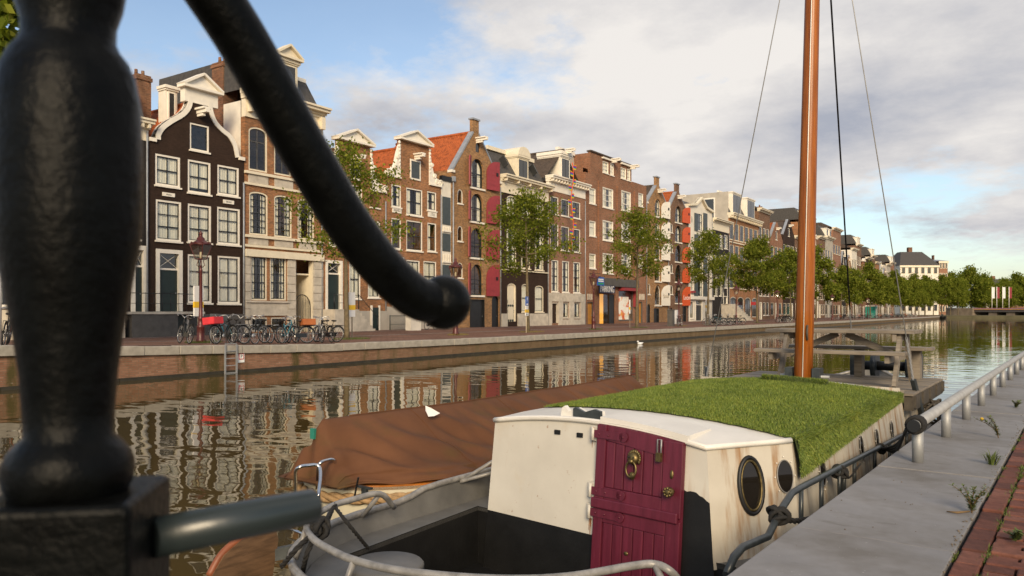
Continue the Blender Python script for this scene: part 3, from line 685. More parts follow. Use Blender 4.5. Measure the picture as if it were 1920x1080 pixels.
bd = H.part('basement_door', MB().box(1.15, 2.1, -0.22, -0.15, H.zb, H.zb + 1.25), 'green_paint'); MB().box(1.02, 1.15, -0.25, -0.145, H.zb, H.zb + 1.38).box(2.1, 2.23, -0.25, -0.145, H.zb, H.zb + 1.38).box(1.15, 2.1, -0.25, -0.145, H.zb + 1.252, H.zb + 1.38).build('frame', 'white_paint', bd)
for i in range(4): MB().box(-1.95 - .24 * (i + 1), -1.95 - .24 * i - .002, -1.2, -0.1, H.zb - .1, zf - 0.18 * (i + 1)).build('step', 'stone_pale', H.root)
H.finish()

# ---- charcoal house on its left, and the cream-fronted one beyond the railing post
H = House('canal_house', 'charcoal painted house with cream cornice left of the bell gable house', 120, 277.5, 'brick_charcoal', 262)
zc0 = ZP(277, 265); zc1 = ZP(277, 226); H.zt = zc0 + 1.0; H.zs = H.zt; H.poly = [(0.006, H.zb), (H.w - .006, H.zb), (H.w - .006, H.zt), (0.006, H.zt)]
H.box('frieze', 'cream_paint', 0, H.w, -0.05, -0.002, zc0, zc1 - .5); H.cornice(zc1 - .5, zc1, dent=12); H.mansard(zc1, zc1 + 2.3, 1.3)
for t, b_ in ((285, 345), (366, 447)):
    for a, c in ((130, 168), (182, 216), (230, 262)): H.wpx(a, c, t - (262 - c) * .19, b_ - (262 - c) * .12, cols=2, rows=3, cur='sides', fw=.11)
H.dpx(245, 277, 459, 586, transom=0.85, fw=0.24)
for a, c in ((135, 170), (185, 220)): H.wpx(a, c, 455, 570, cols=2, rows=3, cur='sides')
H.chimney(H.w - 0.55, H.w - 0.1, 2.5, 3.4, zc1, zc1 + 2.6); H.finish()
H = House('canal_house', 'brown brick house with a cream shop front at the end of the row', -160, 119.5, 'brick_brown', 180)
H.box('shop_front', 'cream_paint', 0.0, H.w, -0.12, -0.002, H.zb, 2.3); H.box('shop_cornice', 'cream_paint', 0, H.w, -0.35, -0.002, 4.55, 5.0)
for i in range(4):
    x = 0.5 + i * (H.w - 1) / 4
    for z in (2.45, 5.4, 8.4): H.win(x, x + 1.15, z, z + 1.9, cols=2, rows=2, cur='sides')
H.cornice(H.zt - .5, H.zt + .1); H.mansard(H.zt + .1, H.zt + 2); H.finish()

# ---- tall brick house with stone ground floor and gateway
H = House('canal_house', 'tall orange brick house with white stone ground floor and arched iron gateway', 458.5, 604, 'brick_orange', 222, zb=0.82)
H.zt = H.zs = 13.9; H.poly = [(0.006, H.zb), (H.w - .006, H.zb), (H.w - .006, 13.9), (0.006, 13.9)]
H.box('frieze', 'cream_paint', 0, H.w, -0.10, 0.3, 13.905, 15.0); H.cornice(15.0, 15.6, proj=0.8, dent=0)
for x in (0.15, H.w * .36, H.w * .66, H.w - 0.45): H.box('console', 'cream_paint', x, x + 0.3, -0.5, -0.105, 14.2, 14.98)
H.mansard(15.6, 17.6, 1.3); H.box('side_wall', 'plaster_white', -0.012, -0.004, 0.35, 9, 8, 14.9)
H.dormer(H.w * .40, H.w * .66, 15.62, 18.0, 0.0, 2.2, 'cream_paint'); H.pediment(H.w * .38, H.w * .68, 18.32, 18.95, None, 'cream_paint')
H.box('roof_curb', 'white_paint', 0.3, H.w - 0.1, 1.45, 1.6, 17.6, 17.85); H.chimney(-0.05, 1.0, 2.0, 3.1, 13, ZP(396, 109, 41.2), 3)
H.part('downpipe', MB().tube([(0.5, 1.3, 17.4), (0.3, 0.9, 16.4), (0.15, 0.2, 15.0)], 0.07, 8), 'white_paint')
for k, (a, c) in enumerate(((466, 501), (514, 546), (557, 588))): H.wpx(a, c, 235 + k * 11, 318 + k * 8, cols=2, rows=1, arch=.3, bars=[.68], frame='cream_paint', sash='plaster_dark', sill=False)
for k, (a, c) in enumerate(((467, 502), (514, 547), (558, 589))): H.wpx(a, c, 357 + k * 7, 439 + k * 4.5, cols=4, rows=6, arch=.22, frame='cream_paint', cur='sides', bw=.03, sill=False)
for z0, z1 in ((ZP(458, 345), ZP(458, 319)), (ZP(458, 462), ZP(458, 439))):
    H.box('string_course', 'cream_paint', -.03, H.w, -0.16, -0.002, z1 - .16, z1); H.box('string_course', 'cream_paint', -.03, H.w, -0.12, -0.002, z0, z0 + .14)
    for q in range(3): x = 0.25 + q * (H.w - .3) / 3; H.box('ornament_panel', 'stone_pale', x, x + 1.45, -0.05, -0.002, z0 + .16, z1 - .18)
zg = ZP(458, 466); H.box('ground_entablature', 'cream_paint', -.02, H.w, -0.22, -0.003, zg - .45, zg - .02)
gx0, gx1 = H.x(553), H.x(586)
H.wpx(470, 500.5, 479, 563, cols=4, rows=5, frame='cream_paint', cur='sides', bw=.03, sill=False); H.wpx(506, 536.5, 480, 563, cols=4, rows=5, frame='cream_paint', cur='sides', bw=.03, sill=False)
H.holes.append(opoly(gx0, gx1, H.zb + .02, ZP(553, 484)))
for a, c in ((0, H.x(468)), (H.x(538), gx0 - .02), (gx1 + .02, H.w)):
    for q in range(9): z = lerp(H.zb, zg - .46, q / 9); H.box('quoin', 'stone_pale', a + .005, c - .005, -0.10 - .02 * (q % 2), -0.003, z + .01, lerp(H.zb, zg - .46, (q + 1) / 9) - .015)
H.box('apron', 'stone_pale', H.x(468), H.x(538), -0.09, -0.003, ZP(468, 592), ZP(468, 567)); H.box('ledge', 'stone_pale', -.02, H.x(540), -0.2, -0.092, ZP(468, 567), ZP(468, 564))
for a, c in ((471, 501), (508, 536)): H.wpx(a, c, 595, 622, cols=2, rows=1, frame='stone_pale', sill=False)
H.box('passage_wall', 'cream_paint', gx0 - .06, gx0 - .002, 0.31, 4, H.zb, 4.6); H.box('passage_wall', 'cream_paint', gx1 + .002, gx1 + .06, 0.31, 4, H.zb, 4.6); H.box('passage_back', 'cream_paint', gx0, gx1, 4.0, 4.1, H.zb, 4.6)
H.box('gate_jamb', 'cream_paint', gx0 + .003, gx0 + .05, -.05, .32, H.zb, ZP(553, 484) - .06); H.box('gate_jamb', 'cream_paint', gx1 - .05, gx1 - .003, -.05, .32, H.zb, ZP(553, 484) - .06); H.box('gate_lintel', 'cream_paint', gx0 + .003, gx1 - .003, -.05, .32, ZP(553, 484) - .055, ZP(553, 484) - .003); H.box('passage_ceiling', 'cream_paint', gx0 - .05, gx1 + .05, .33, 4, 4.602, 4.7)
gt = MB(); gw = gx1 - gx0; hh = 2.55
gt.tube([(gx0 + .05 + gw * .9 * (0.5 - 0.5 * math.cos(math.pi * i / 14)), .12, H.zb + 1.75 + .75 * math.sin(math.pi * i / 14)) for i in range(15)], .03, 6)
gate = H.part('gate', gt, 'iron_black')
for i in range(11):
    t_ = i / 10; x = gx0 + .05 + gw * .9 * t_; MB().tube([(x, .12, H.zb), (x, .12, H.zb + 1.75 + .75 * math.sqrt(max(0, 1 - (2 * t_ - 1) ** 2)))], .014 if 0 < i < 10 else .03, 5).build('gate_bar', 'iron_black', gate)
H.finish()

# ---- the two neck gables
def neck(label, xl, xr, nx0, nx1, ys_l, ys_r, ped, wins, wall='brick_orange'):
    H = House('canal_house', label, xl, xr, wall, ys_l)
    xa, xb_ = H.x(nx0), H.x(nx1); zs_ = ZP(xl, ys_l); zn = ZP(nx0, ped); w_ = H.w
    H.zt = H.zs = zs_
    H.poly = [(0.006, H.zb), (w_ - .006, H.zb), (w_ - .006, zs_), (xb_, zs_), (xb_, zn), (xa, zn), (xa, zs_), (0.006, zs_)]
    H.zs = zs_ - .2
    H.pediment(xa - .12, xb_ + .12, zn + .16, zn + .85)
    for sg in (-1, 1):                                     # carved scroll pieces beside the neck
        xo = 0.05 if sg < 0 else w_ - .05; xi = xa if sg < 0 else xb_; n = 14; pts = []
        for i in range(n + 1):
            t_ = i / n; x = lerp(xo, xi, t_); z = zs_ + .25 + (zn - zs_ - .5) * t_ ** 2.6 + .10 * math.sin(t_ * 17)
            pts.append((x, z))
        pl = [(xo, zs_ + .004), (xi, zs_ + .004)] + pts[::-1] if sg < 0 else [(xi, zs_ + .004), (xo, zs_ + .004)] + pts
        sc_ = H.part('scroll', MB().prism(pl, -0.08, 0.28), 'white_paint')
        for t_, r_ in ((.12, .30), (.38, .24), (.62, .2), (.84, .17)):
            i = int(t_ * n); c = pts[i]; MB().tube([(c[0] + r_ * (1 - q / 26) * math.cos(q * .5), -.09, c[1] - r_ * .6 + r_ * (1 - q / 26) * math.sin(q * .5)) for q in range(22)], .05, 6).build('volute', 'white_paint', sc_)
        for q in range(7): MB().ball((xi + sg * .1, -.04, lerp(zs_ + .9, zn - .2, q / 6)), .14, 0, 8, 5, (1, .6, 1)).build('carving', 'white_paint', sc_)
        H.box('scroll_ledge', 'white_paint', min(xo, xi), max(xo, xi), -.16, -.003, zs_ - .12, zs_ + .002)
    H.hoist((xa + xb_) / 2 + .05, lerp(zs_, zn, .62)); H.gable_roof(zs_ - .4, zn - .2, 0, w_, (xa + xb_) / 2)
    for k in wins: H.wpx(*k[:4], **(k[4] if len(k) > 4 else {}))
    return H
c2 = dict(cols=2, rows=2, cur='sides'); c1 = dict(cols=1, rows=2, cur='sides'); dk = dict(cols=2, rows=2); fl = dict(cols=2, rows=2, cur='full')
H = neck('orange brick neck-gabled house behind the tree, with entrance steps', 604.5, 723.5, 634, 694, 338, 338, 262,
    [(656, 676, 296, 334, dict(cols=1, rows=1)), (617, 636, 337, 385, c1), (647, 679, 344, 398, c2), (694, 712, 348, 388, c1), (617, 636, 400, 460, c1), (648, 680, 407, 468, c2), (692, 713, 413, 470, c1), (655, 676, 486, 560, fl), (690, 712, 489, 558, fl)])
H.dpx(610, 642, 487, 580, transom=.7, fw=.2)
zf = ZP(610, 580); H.box('plinth', 'plaster_grey', H.x(643), H.w, -.15, -.003, H.zb, zf - .1)
H.steps(H.x(604), H.x(650), -1.2, H.zb, zf, 6, 1); H.railing(H.x(604), H.x(650), -1.15, zf, .95, 6)
H.part('stair_rail', MB().tube([(H.x(651), -1.15, zf + .95), (H.x(651) + 1.8, -1.15, H.zb + 1.0)], .022, 6).tube([(H.x(651) + 1.8, -1.15, H.zb), (H.x(651) + 1.8, -1.15, H.zb + 1.0)], .03, 6), 'iron_black')
bd = H.part('basement_door', MB().box(H.x(694), H.x(706), -.22, -.155, H.zb, H.zb + 1.7), 'green_paint'); MB().box(H.x(694) - .13, H.x(694), -.25, -.151, H.zb, H.zb + 1.85).box(H.x(706), H.x(706) + .13, -.25, -.151, H.zb, H.zb + 1.85).build('frame', 'white_paint', bd)
H.railing(H.x(710), H.x(742), -1.1, H.zb, 1.1, 18, 'area_railing', 'green_paint'); H.finish()
H = neck('orange brick neck-gabled house with carved white scrolls and a grey loft hatch', 724, 827, 750, 804, 327, 345, 262,
    [(734, 752, 345, 387, c1), (762, 792, 351, 402, c2), (801, 818, 358, 394, c1), (734, 752, 408, 466, dict(cols=1, rows=2)), (762, 792, 412, 469, dk), (801.5, 818, 417, 471, dict(cols=1, rows=2, cur='left')),
     (762, 787, 487, 548, fl), (794, 818, 489, 546, fl)])
H.dpx(735, 757, 481, 598, transom=.7, fw=.2)
a = H.box('loft_hatch', 'slate_panel', H.x(770), H.x(786), -.05, -.003, ZP(769, 333), ZP(769, 301)); MB().prism(opoly(H.x(768.5), H.x(787.5), ZP(769, 336), ZP(769, 298)), -.08, -.004, 0, [opoly(H.x(770) + .002, H.x(786) - .002, ZP(769, 333) + .002, ZP(769, 301) - .002)]).build('frame', 'white_paint', a)
H.plaque(H.x(735), H.x(752), ZP(735, 398), ZP(735, 389), 'ANNO'); H.plaque(H.x(802), H.x(818), ZP(802, 406), ZP(802, 397), '1723')
H.box('plinth', 'plaster_grey', 0.02, H.w - .02, -.10, -.003, H.zb, ZP(724, 575)); H.finish()
# ---- narrow white infill with dark hatches
H = House('narrow_house', 'narrow white slip of a house with dark grey hatches beside the warehouse', 827.5, 845.5, 'plaster_white', 338)
for t, b_ in ((368, 420), (437, 470), (496, 528), (548, 606)):
    H.box('hatch', 'slate_panel', .12, H.w - .12, -.06, -.003, ZP(828, b_), ZP(828, t))
for t, b_ in ((424, 434), (476, 492)):
    o = H.box('balustrade', 'white_paint', .1, H.w - .1, -.12, -.003, ZP(828, b_), ZP(828, b_) + .12)
    for q in range(5): x = lerp(.18, H.w - .18, q / 4); MB().box(x - .03, x + .03, -.12, -.06, ZP(828, b_) + .122, ZP(828, t)).build('baluster', 'white_paint', o)
H.box('parapet', 'iron_black', 0, H.w, -.1, .2, H.zt + .002, H.zt + .4); H.finish()

# ---- warehouses with arched openings and shutters
def warehouse(label, xl, xr, apex, spout, yl, yr, axis, rows, shut, shmat, doors, small=(), wall='brick_tan', roofmat='tile_red', lsh=True, grn='green_paint', text=None):
    H = House('warehouse', label, xl, xr, wall, yl, cat='warehouse'); w_ = H.w
    zl = ZP(xl, yl); xa = H.x(axis); za_ = ZP(apex[0], apex[1]); hw = spout / 2; zsp = za_ - 1.0; zr_ = zl
    H.zs = zl
    H.poly = [(0.006, H.zb), (w_ - .006, H.zb), (w_ - .006, zr_), (xa + hw, zsp), (xa + hw, za_), (xa - hw, za_), (xa - hw, zsp), (0.006, zl)]
    H.band([(0.0, zl), (xa - hw, zsp)], .16, 'lead', -.05, .42); H.band([(xa + hw, zsp), (w_, zr_)], .16, 'lead', -.05, .42)
    H.box('spout_cap', 'lead', xa - hw - .08, xa + hw + .08, -.1, .4, za_ + .002, za_ + .14)
    for x in (-.06, w_ - .34): H.box('shoulder_stone', 'white_paint', x, x + .4, -.15, .35, zl - .2, zl + .002)
    H.gable_roof(zl - .1, zsp, 0, w_, xa, mat=roofmat); H.hoist(xa + .15, zsp - .75, L=1.1)
    for i, (x0, x1, t, b_) in enumerate(rows):
        X0, X1, Z0, Z1 = H.x(x0), H.x(x1), ZP(x0, b_), ZP(x0, t)
        H.win(X0, X1, Z0, Z1, cols=2, rows=2, arch=(X1 - X0) * .5, fw=.08, frame=grn, cur='sides' if i < 2 else None, sill=False, y=.16)
        H.box('sill', 'white_paint', X0 - .15, X1 + .15, -.14, -.002, Z0 - .16, Z0 - .01)
        H.part('window_guard', MB().bar((X0, -.03, Z0 + .95), (X1, -.03, Z0 + .95), .03, .04).bar((X0, -.03, Z0 + .5), (X1, -.03, Z0 + .5), .02, .02), 'iron_black')
        n = 10; xc = (X0 + X1) / 2; hw_ = (X1 - X0) / 2
        MB().prism([(xc + (hw_ + .22) * math.cos(math.pi * q / n), Z1 - hw_ + (hw_ + .22) * math.sin(math.pi * q / n)) for q in range(n + 1)] + [(xc + (hw_ + .004) * math.cos(math.pi * q / n), Z1 - hw_ + (hw_ + .004) * math.sin(math.pi * q / n)) for q in range(n, -1, -1)], -.05, -.002).build('arch_bricks', wall, H.root)
    def leaf(X0, X1, Z0, Z1, hinge, ang, knob=True):       # shutter leaf with quarter-round top, swung on its hinge
        n = 8; wd = X1 - X0; hgt = Z1 - Z0; r_ = min(wd * .95, hgt * .45)
        p = [(0, 0), (wd, 0), (wd, hgt)] + [(wd - .04 - (wd - .04) * math.sin(math.pi / 2 * q / n), hgt - r_ + r_ * math.cos(math.pi / 2 * q / n)) for q in range(n + 1)] if hinge == 'r' else None
        if hinge == 'r': pl = [(0, 0), (wd, 0), (wd, hgt), (wd * .82, hgt)] + [(wd * .82 * (1 - math.sin(math.pi / 2 * q / n)), hgt - r_ * (1 - math.cos(math.pi / 2 * q / n))) for q in range(1, n + 1)]
        else: pl = [(0, 0), (wd, 0)] + [(wd - wd * .82 * (1 - math.cos(math.pi / 2 * q / n)), hgt - r_ + r_ * math.sin(math.pi / 2 * q / n)) for q in range(n + 1)] + [(0, hgt)]
        return pl, wd, hgt
    for i, (x0, x1, t, b_) in enumerate(shut):
        X0, X1, Z0, Z1 = H.x(x0), H.x(x1), ZP(x0, b_), ZP(x0, t); pl, wd, hgt = leaf(X0, X1, Z0, Z1, 'r', 0)
        o = H.part('shutter', MB().prism(pl, -.04, .04), shmat); o.location = (X0, -.10, Z0); o.rotation_euler.z = R(-7)
        for q in range(1, 5): MB().box(.04, wd - .04, -.052, -.041, hgt * q / 5 * .86 - .012, hgt * q / 5 * .86 + .012).build('board_joint', shmat, o)
        MB().box(wd * .72, wd * .86, -.09, -.0415, hgt * .5, hgt * .5 + .3).build('latch', 'iron_black', o)
        if text and i == len(shut) - 1 and text[0] is None: scrawl(o, wd * .5, -.045, hgt * .45, wd * .7, wd * .1, text[1])
        elif text and i == len(shut) - 1: letters(text[0], wd * .42, 'lettering', text[1], o, (wd * .5, -.056, hgt * .42), (R(90), 0, 0), .002)
        if lsh:
            r0 = rows[min(i, len(rows) - 1)]; LX = H.x(r0[0]); o = H.part('shutter', MB().prism([(0, 0), (.95, 0), (.95, hgt * .8), (.7, hgt * .97), (0, hgt)], -.04, .04), shmat)
            o.location = (LX - .06, -.06, Z0); o.rotation_euler.z = R(-152)
    for (x0, x1, t, b_) in small: H.wpx(x0, x1, t, b_, cols=1, rows=1, arch=(H.x(x1) - H.x(x0)) * .5, fw=.06, sill=True)
    for (x0, x1, t, b_, ar) in doors:
        X0, X1 = H.x(x0), H.x(x1); H.door(X0, X1, H.zb + .02, ZP(x0, t), 'black_paint', 'black_paint', fw=.05, arch=(X1 - X0) * .5 if ar else 0, panels=False, y=.08)
    return H
H = warehouse('tan brick warehouse with a spout gable, red shutters and orange tiled roof', 846, 938.5, (893, 226), .9, 318, 340, 892,
    [(883, 906, 295, 350), (882.5, 905.5, 361, 414), (882, 905, 426, 482), (882, 905, 495, 553)], [(911, 931.5, 300, 355), (911, 931.5, 364, 418), (910.5, 931, 429, 485), (910.5, 931, 495, 555)], 'red_shutter',
    [(881, 908, 561, 611, False), (922, 935, 554, 610, True)], [(858, 867.5, 354, 381), (858, 867.5, 423, 452), (858, 867.5, 492, 521)])
xr_ = H.x(896); H.holes.append(opoly(xr_ - .32, xr_ + .32, ZP(890, 284), ZP(890, 266), .32)); H.part('attic_light', MB().prism(opoly(xr_ - .31, xr_ + .31, ZP(890, 284) + .01, ZP(890, 266) - .01, .31), .1, .14), 'far_glass')
H.part('downpipe', MB().tube([(.15, -.1, H.zs - .6), (.15, -.1, H.zb)], .06, 8).box(0, .32, -.24, -.003, H.zs - .95, H.zs - .55), 'lead'); H.finish()

# ---- dark house, cream cornice
H = House('canal_house', 'dark brown house with cream frieze, arched windows and slate mansard roof', 939, 1027.5, 'brick_dark', 362)
z0, z1 = ZP(940, 360), ZP(940, 330); H.zt = H.zs = z0 + .3; H.poly = [(0.006, H.zb), (H.w - .006, H.zb), (H.w - .006, H.zt), (0.006, H.zt)]
H.box('frieze', 'cream_paint', 0, H.w, -.08, .25, z0, z1 - .45); H.cornice(z1 - .45, z1 + .15, proj=.8, dent=5); H.mansard(z1 + .15, z1 + 2.6, 1.5)
xd = H.x(975); H.dormer(xd, xd + 1.9, z1 + .2, z1 + 2.3, .3, 2.4, 'cream_paint'); H.part('dormer_arch', MB().prism(opoly(xd - .1, xd + 2.0, z1 + 2.47, z1 + 3.3, .8), .1, 2.2), 'cream_paint')
H.box('roof_curb', 'cream_paint', 0.1, H.w - .1, 1.5, 1.75, z1 + 2.6, z1 + 2.95)
for a in (H.x(951), H.x(1006)): o = H.part('skylight', MB().bar((a, .78, z1 + 1.0), (a, 1.3, z1 + 1.9), 1.1, .06, 0, (1, 0, 0)), 'far_glass'); o.location = (0.5, -.1, 0)
for k, (a, c) in enumerate(((950, 968), (977, 994), (1003, 1019))):
    H.wpx(a, c, 365 + k * 6, 402 + k * 4, cols=2, rows=2, arch=.35, frame='cream_paint', cur='full'); H.wpx(a, c, 426 + k * 4, 500 + k * 3, cols=2, rows=3, arch=.3, frame='cream_paint', cur='sides')
H.box('string_course', 'cream_paint', 0, H.w, -.12, -.002, ZP(939, 506), ZP(939, 504))
H.dpx(951, 968.5, 530, 603, arch=.4, leaf='cream_paint', frame='cream_paint', fw=.14)
H.wpx(978, 990, 532, 585, cols=1, rows=2, arch=.3, frame='cream_paint', cur='full'); H.wpx(1003, 1019, 535, 585, cols=1, rows=2, arch=.3, frame='cream_paint', cur='full')
H.box('plinth', 'stone_pale', H.x(970), H.w, -.12, -.003, H.zb, ZP(939, 588)); H.box('plinth', 'stone_pale', .01, H.x(950), -.12, -.003, H.zb, ZP(939, 588))
dx0, dx1 = H.x(951) + .22, H.x(968.5) - .22
for i in range(3):
    for j in range(5): x = lerp(dx0, dx1, i / 3); H.box('door_pane', 'green_paint', x + .03, lerp(dx0, dx1, (i + 1) / 3) - .05, .135, .149, H.zb + .35 + j * .45, H.zb + .70 + j * .45)
H.finish()

# ---- brick house, dentilled white cornice
H = House('canal_house', 'rose brick house with a dentilled white cornice and a white roof dormer', 1028, 1097, 'brick_rose', 354)
z0, z1 = ZP(1028, 356), ZP(1028, 330); H.zt = H.zs = z0 + .3; H.poly = [(0.006, H.zb), (H.w - .006, H.zb), (H.w - .006, H.zt), (0.006, H.zt)]
H.box('frieze', 'white_paint', 0, H.w, -.06, .25, z0, z1 - .5); H.cornice(z1 - .5, z1 + .1, 'white_paint', .75, dent=14)
H.gable_roof(z1 - .1, z1 + 3.2, 0, H.w, mat='tile_dark', y0=.4); xm = H.w / 2
H.dormer(xm - .95, xm + .95, z1 + .12, z1 + 2.5, .25, 3); H.box('dormer_hood', 'white_paint', xm - 1.15, xm + 1.15, 0, 3, z1 + 2.68, z1 + 3.0); H.hoist(xm, z1 + 3.0)
for k, (a, c) in enumerate(((1032, 1047), (1052, 1067), (1073, 1088))):
    H.wpx(a, c, 367 + k * 5, 400 + k * 4, cols=2, rows=3); H.wpx(a, c, 419 + k * 4.5, 466 + k * 3, cols=2, rows=3); H.wpx(a + 2, c, 487 + k * 2, 547 + k, cols=2, rows=4, cur='sides')
H.box('stone_base', 'stone_pale', 0.01, H.w - .01, -.10, -.003, ZP(1028, 565), ZP(1028, 549)); [H.box('stone_pier', 'stone_pale', H.x(a), H.x(c), -.09, -.003, H.zb, ZP(1028, 565) - .004) for a, c in ((1028.1, 1033.5), (1046.5, 1054.3), (1066.7, 1075.3), (1087.6, 1096.9))]; [H.box('stone_apron', 'stone_pale', H.x(a), H.x(c), -.088, -.003, H.zb, ZP(a, 599)) for a, c in ((1054.4, 1066.6), (1075.4, 1087.5))]; H.dpx(1034, 1046, 567, 606, leaf='brick_dark', frame='stone_pale', fw=.1)
for a, c in ((1055, 1066), (1076, 1087)): H.wpx(a, c, 567, 596, cols=2, rows=1, cur='sides', frame='stone_pale')
H.finish()
# rainbow bunting from its hoist beam
m = N('rainbow'); v = m.coord(); sp = m.n('ShaderNodeSeparateXYZ'); m.l(v, sp.inputs[0])
m.bsdf(m.ramp(m.math('FRACT', m.math('MULTIPLY', sp.outputs[2], 2.3)), [(0, (.6, .02, .02)), (.2, (.7, .25, .01)), (.36, (.7, .6, .02)), (.52, (.02, .35, .05)), (.7, (.01, .08, .5)), (.88, (.2, .02, .3))]), .8)
q0 = FW(S(1073, 37.6), 37.6); za_, zb_ = ZP(1073, 305, 37.6), ZP(1063, 467, 37.6)
bt = thing('bunting', 'string of rainbow flags hanging from the hoist beam down the rose brick house', 'bunting', (q0.x, q0.y, 0), ROT)
pts = [(.25 * math.sin(i * .9), 0, lerp(za_, zb_, i / 12)) for i in range(13)]; pts[0] = (0, 0, za_)
MB().tube(pts, .05, 6).build('cord', 'orange_shutter', bt)
for i in range(1, 13):
    x, y, z = pts[i]; sgn = 1 if i % 2 else -1; MB().prism([(0, 0), (sgn * .55, .12), (sgn * .6, .62), (sgn * .05, .5)][::sgn], -.012, .012).build('flag', 'rainbow', bt).location = (x, y, z)

# ---- large brick building with the parking entrance
H = House('apartment_building', 'large brick building with white casements above a lit parking entrance', 1097.5, 1212, 'brick_red', 322, cat='building', depth=12)
zA = ZP(1097, 322); zT = ZP(1107, 284); xa, xb_ = H.x(1107), H.x(1184); zR = ZP(1187, 341); w_ = H.w
H.poly = [(0.006, H.zb), (w_ - .006, H.zb), (w_ - .006, zR), (xb_ + .3, zR), (xb_ + .3, zA), (xb_, zA), (xb_, zT), (xa, zT), (xa, zA), (0.006, zA)]; H.zs = zR - .1
H.box('tower_block', 'brick_red', xa + .02, xb_ - .02, .31, 9, zR - .2, zT - .1); H.box('side_render', 'plaster_grey', .05, xa, 2.0, 9, zA - 1, zT - .3)
H.box('parapet_cap', 'tile_dark', xa - .1, xb_ + .1, -.15, .4, zT + .002, zT + .16); H.box('roof_edge', 'white_paint', -2.5, xa - .12, 1.8, 2.2, zT - .3, zT + .1)
for k, y0_ in ((0, 301),): 
    for a, c, t, b_ in ((1130, 1141, 301, 323), (1144, 1151, 305, 328), (1164, 1174, 313, 334), (1176, 1182, 316, 338)): H.wpx(a, c, t, b_, cols=2, rows=3, sash='white_paint', cur='full')
for px in (1128, 1163): H.box('lintel_hood', 'white_paint', H.x(px), H.x(px + 20), -.25, -.003, ZP(px, 297 + (px - 1128) * .3), ZP(px, 294 + (px - 1128) * .3)); H.hoist(H.x(px + 18), ZP(px + 18, 303 + (px - 1128) * .35), L=1.2)
for r_ in range(3):
    t = 351 + r_ * 62
    H.wpx(1105, 1117, t, t + 30 - r_, cols=1, rows=2, sash='white_paint', cur='full', bars=[.62])
    for a, c, dy_ in ((1130, 1150, 0), (1165, 1183, 6 - r_ * 3)): H.wpx(a, c, t - 1 + dy_, t + 37 + dy_, cols=3, rows=3, sash='white_paint', cur='sides', fw=.12)
    H.wpx(1197, 1206, t + 10 - r_ * 4, t + 35 - r_ * 4, cols=1, rows=2, sash='white_paint', cur='full')
for px in (1121, 1156, 1188): x = H.x(px); H.box('pier', 'brick_red', x, x + .5, -.16, -.003, ZP(1121, 518), zA - .5)
X0, X1, X2, X3 = H.x(1124), H.x(1153.5), H.x(1160), H.x(1187); ZG = ZP(1124, 551)
H.box('shop_beam', 'plaster_dark', H.x(1120), H.x(1190), -.55, -.003, ZP(1124, 536), ZP(1124, 521))
H.holes += [opoly(X0, X1, H.zb + .02, ZG), opoly(X2, X3, H.zb + .35, ZP(1160, 543))]
H.box('parking_room', 'lit_amber', X0 + .05, X0 + (X1 - X0) * .64, .8, .9, H.zb, ZG + .3); H.box('entrance_screen', 'black_paint', X0 + (X1 - X0) * .66, X1 - .02, .1, .16, H.zb + .02, ZG - .02)
H.part('entrance_window', MB().box(X0 + .03, X0 + (X1 - X0) * .64, .2, .21, H.zb + .04, ZG - .03), 'window_glass')
fascia = H.box('parking_sign', 'sign_black', H.x(1123, 38.4), H.x(1153, 38.4), -.62, -.56, ZP(1124, 549.5), ZP(1124, 535))
plain('fascia_blue', (.010, .014, .05), .4); fascia.data.materials.clear(); fascia.data.materials.append(MATS['fascia_blue'])
letters('PARKING', 1.0, 'lettering', 'sign_white', fascia, ((H.x(1123, 38.4) + H.x(1153, 38.4)) / 2, -.63, ZP(1124, 542.6)), (R(90), 0, 0), .006, .82)
bs = H.box('hanging_sign', 'sign_blue', H.x(1120, 37.7), H.x(1132, 37.7), -1.35, -1.25, ZP(1120, 535, 37.7), ZP(1120, 519, 37.7)); MB().bar((H.x(1126, 37.7), -1.25, 6.3), (H.x(1126, 37.7), 0.0, 6.3), .05, .05).build('arm', 'iron_black', bs)
for q, c in ((.72, 'sign_white'), (.5, 'sign_white'), (.22, 'green_sign')):
    if c == 'green_sign' and c not in MATS: plain('green_sign', (.03, .35, .05), .5)
    zz0, zz1 = ZP(1120, 535, 37.7), ZP(1120, 519, 37.7); MB().box(H.x(1120, 37.7) + .12, H.x(1132, 37.7) - .15, -1.356, -1.351, lerp(zz0, zz1, q) - .06, lerp(zz0, zz1, q) + .07).build('sign_line', c, bs)
sw = H.part('shop_window', MB().prism(opoly(X2 + .01, X3 - .01, H.zb + .36, ZP(1160, 543) - .01), .05, .16, 0, [opoly(X2 + .12, X3 - .12, H.zb + .48, ZP(1160, 543) - .12)]), 'plaster_dark')
MB().box(X2 + .12, X3 - .12, .09, .10, H.zb + .48, ZP(1160, 543) - .12).build('pane', 'window_glass', sw)
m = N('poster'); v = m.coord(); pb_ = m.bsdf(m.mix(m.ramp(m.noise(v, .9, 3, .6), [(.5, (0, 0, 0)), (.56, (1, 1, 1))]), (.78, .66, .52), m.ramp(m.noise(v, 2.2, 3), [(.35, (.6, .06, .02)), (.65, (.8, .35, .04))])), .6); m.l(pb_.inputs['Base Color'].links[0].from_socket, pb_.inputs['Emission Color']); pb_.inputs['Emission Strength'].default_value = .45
H.box('poster', 'poster', X2 + .2, X2 + (X3 - X2) * .78, .17, .19, H.zb + .5, ZP(1160, 556))
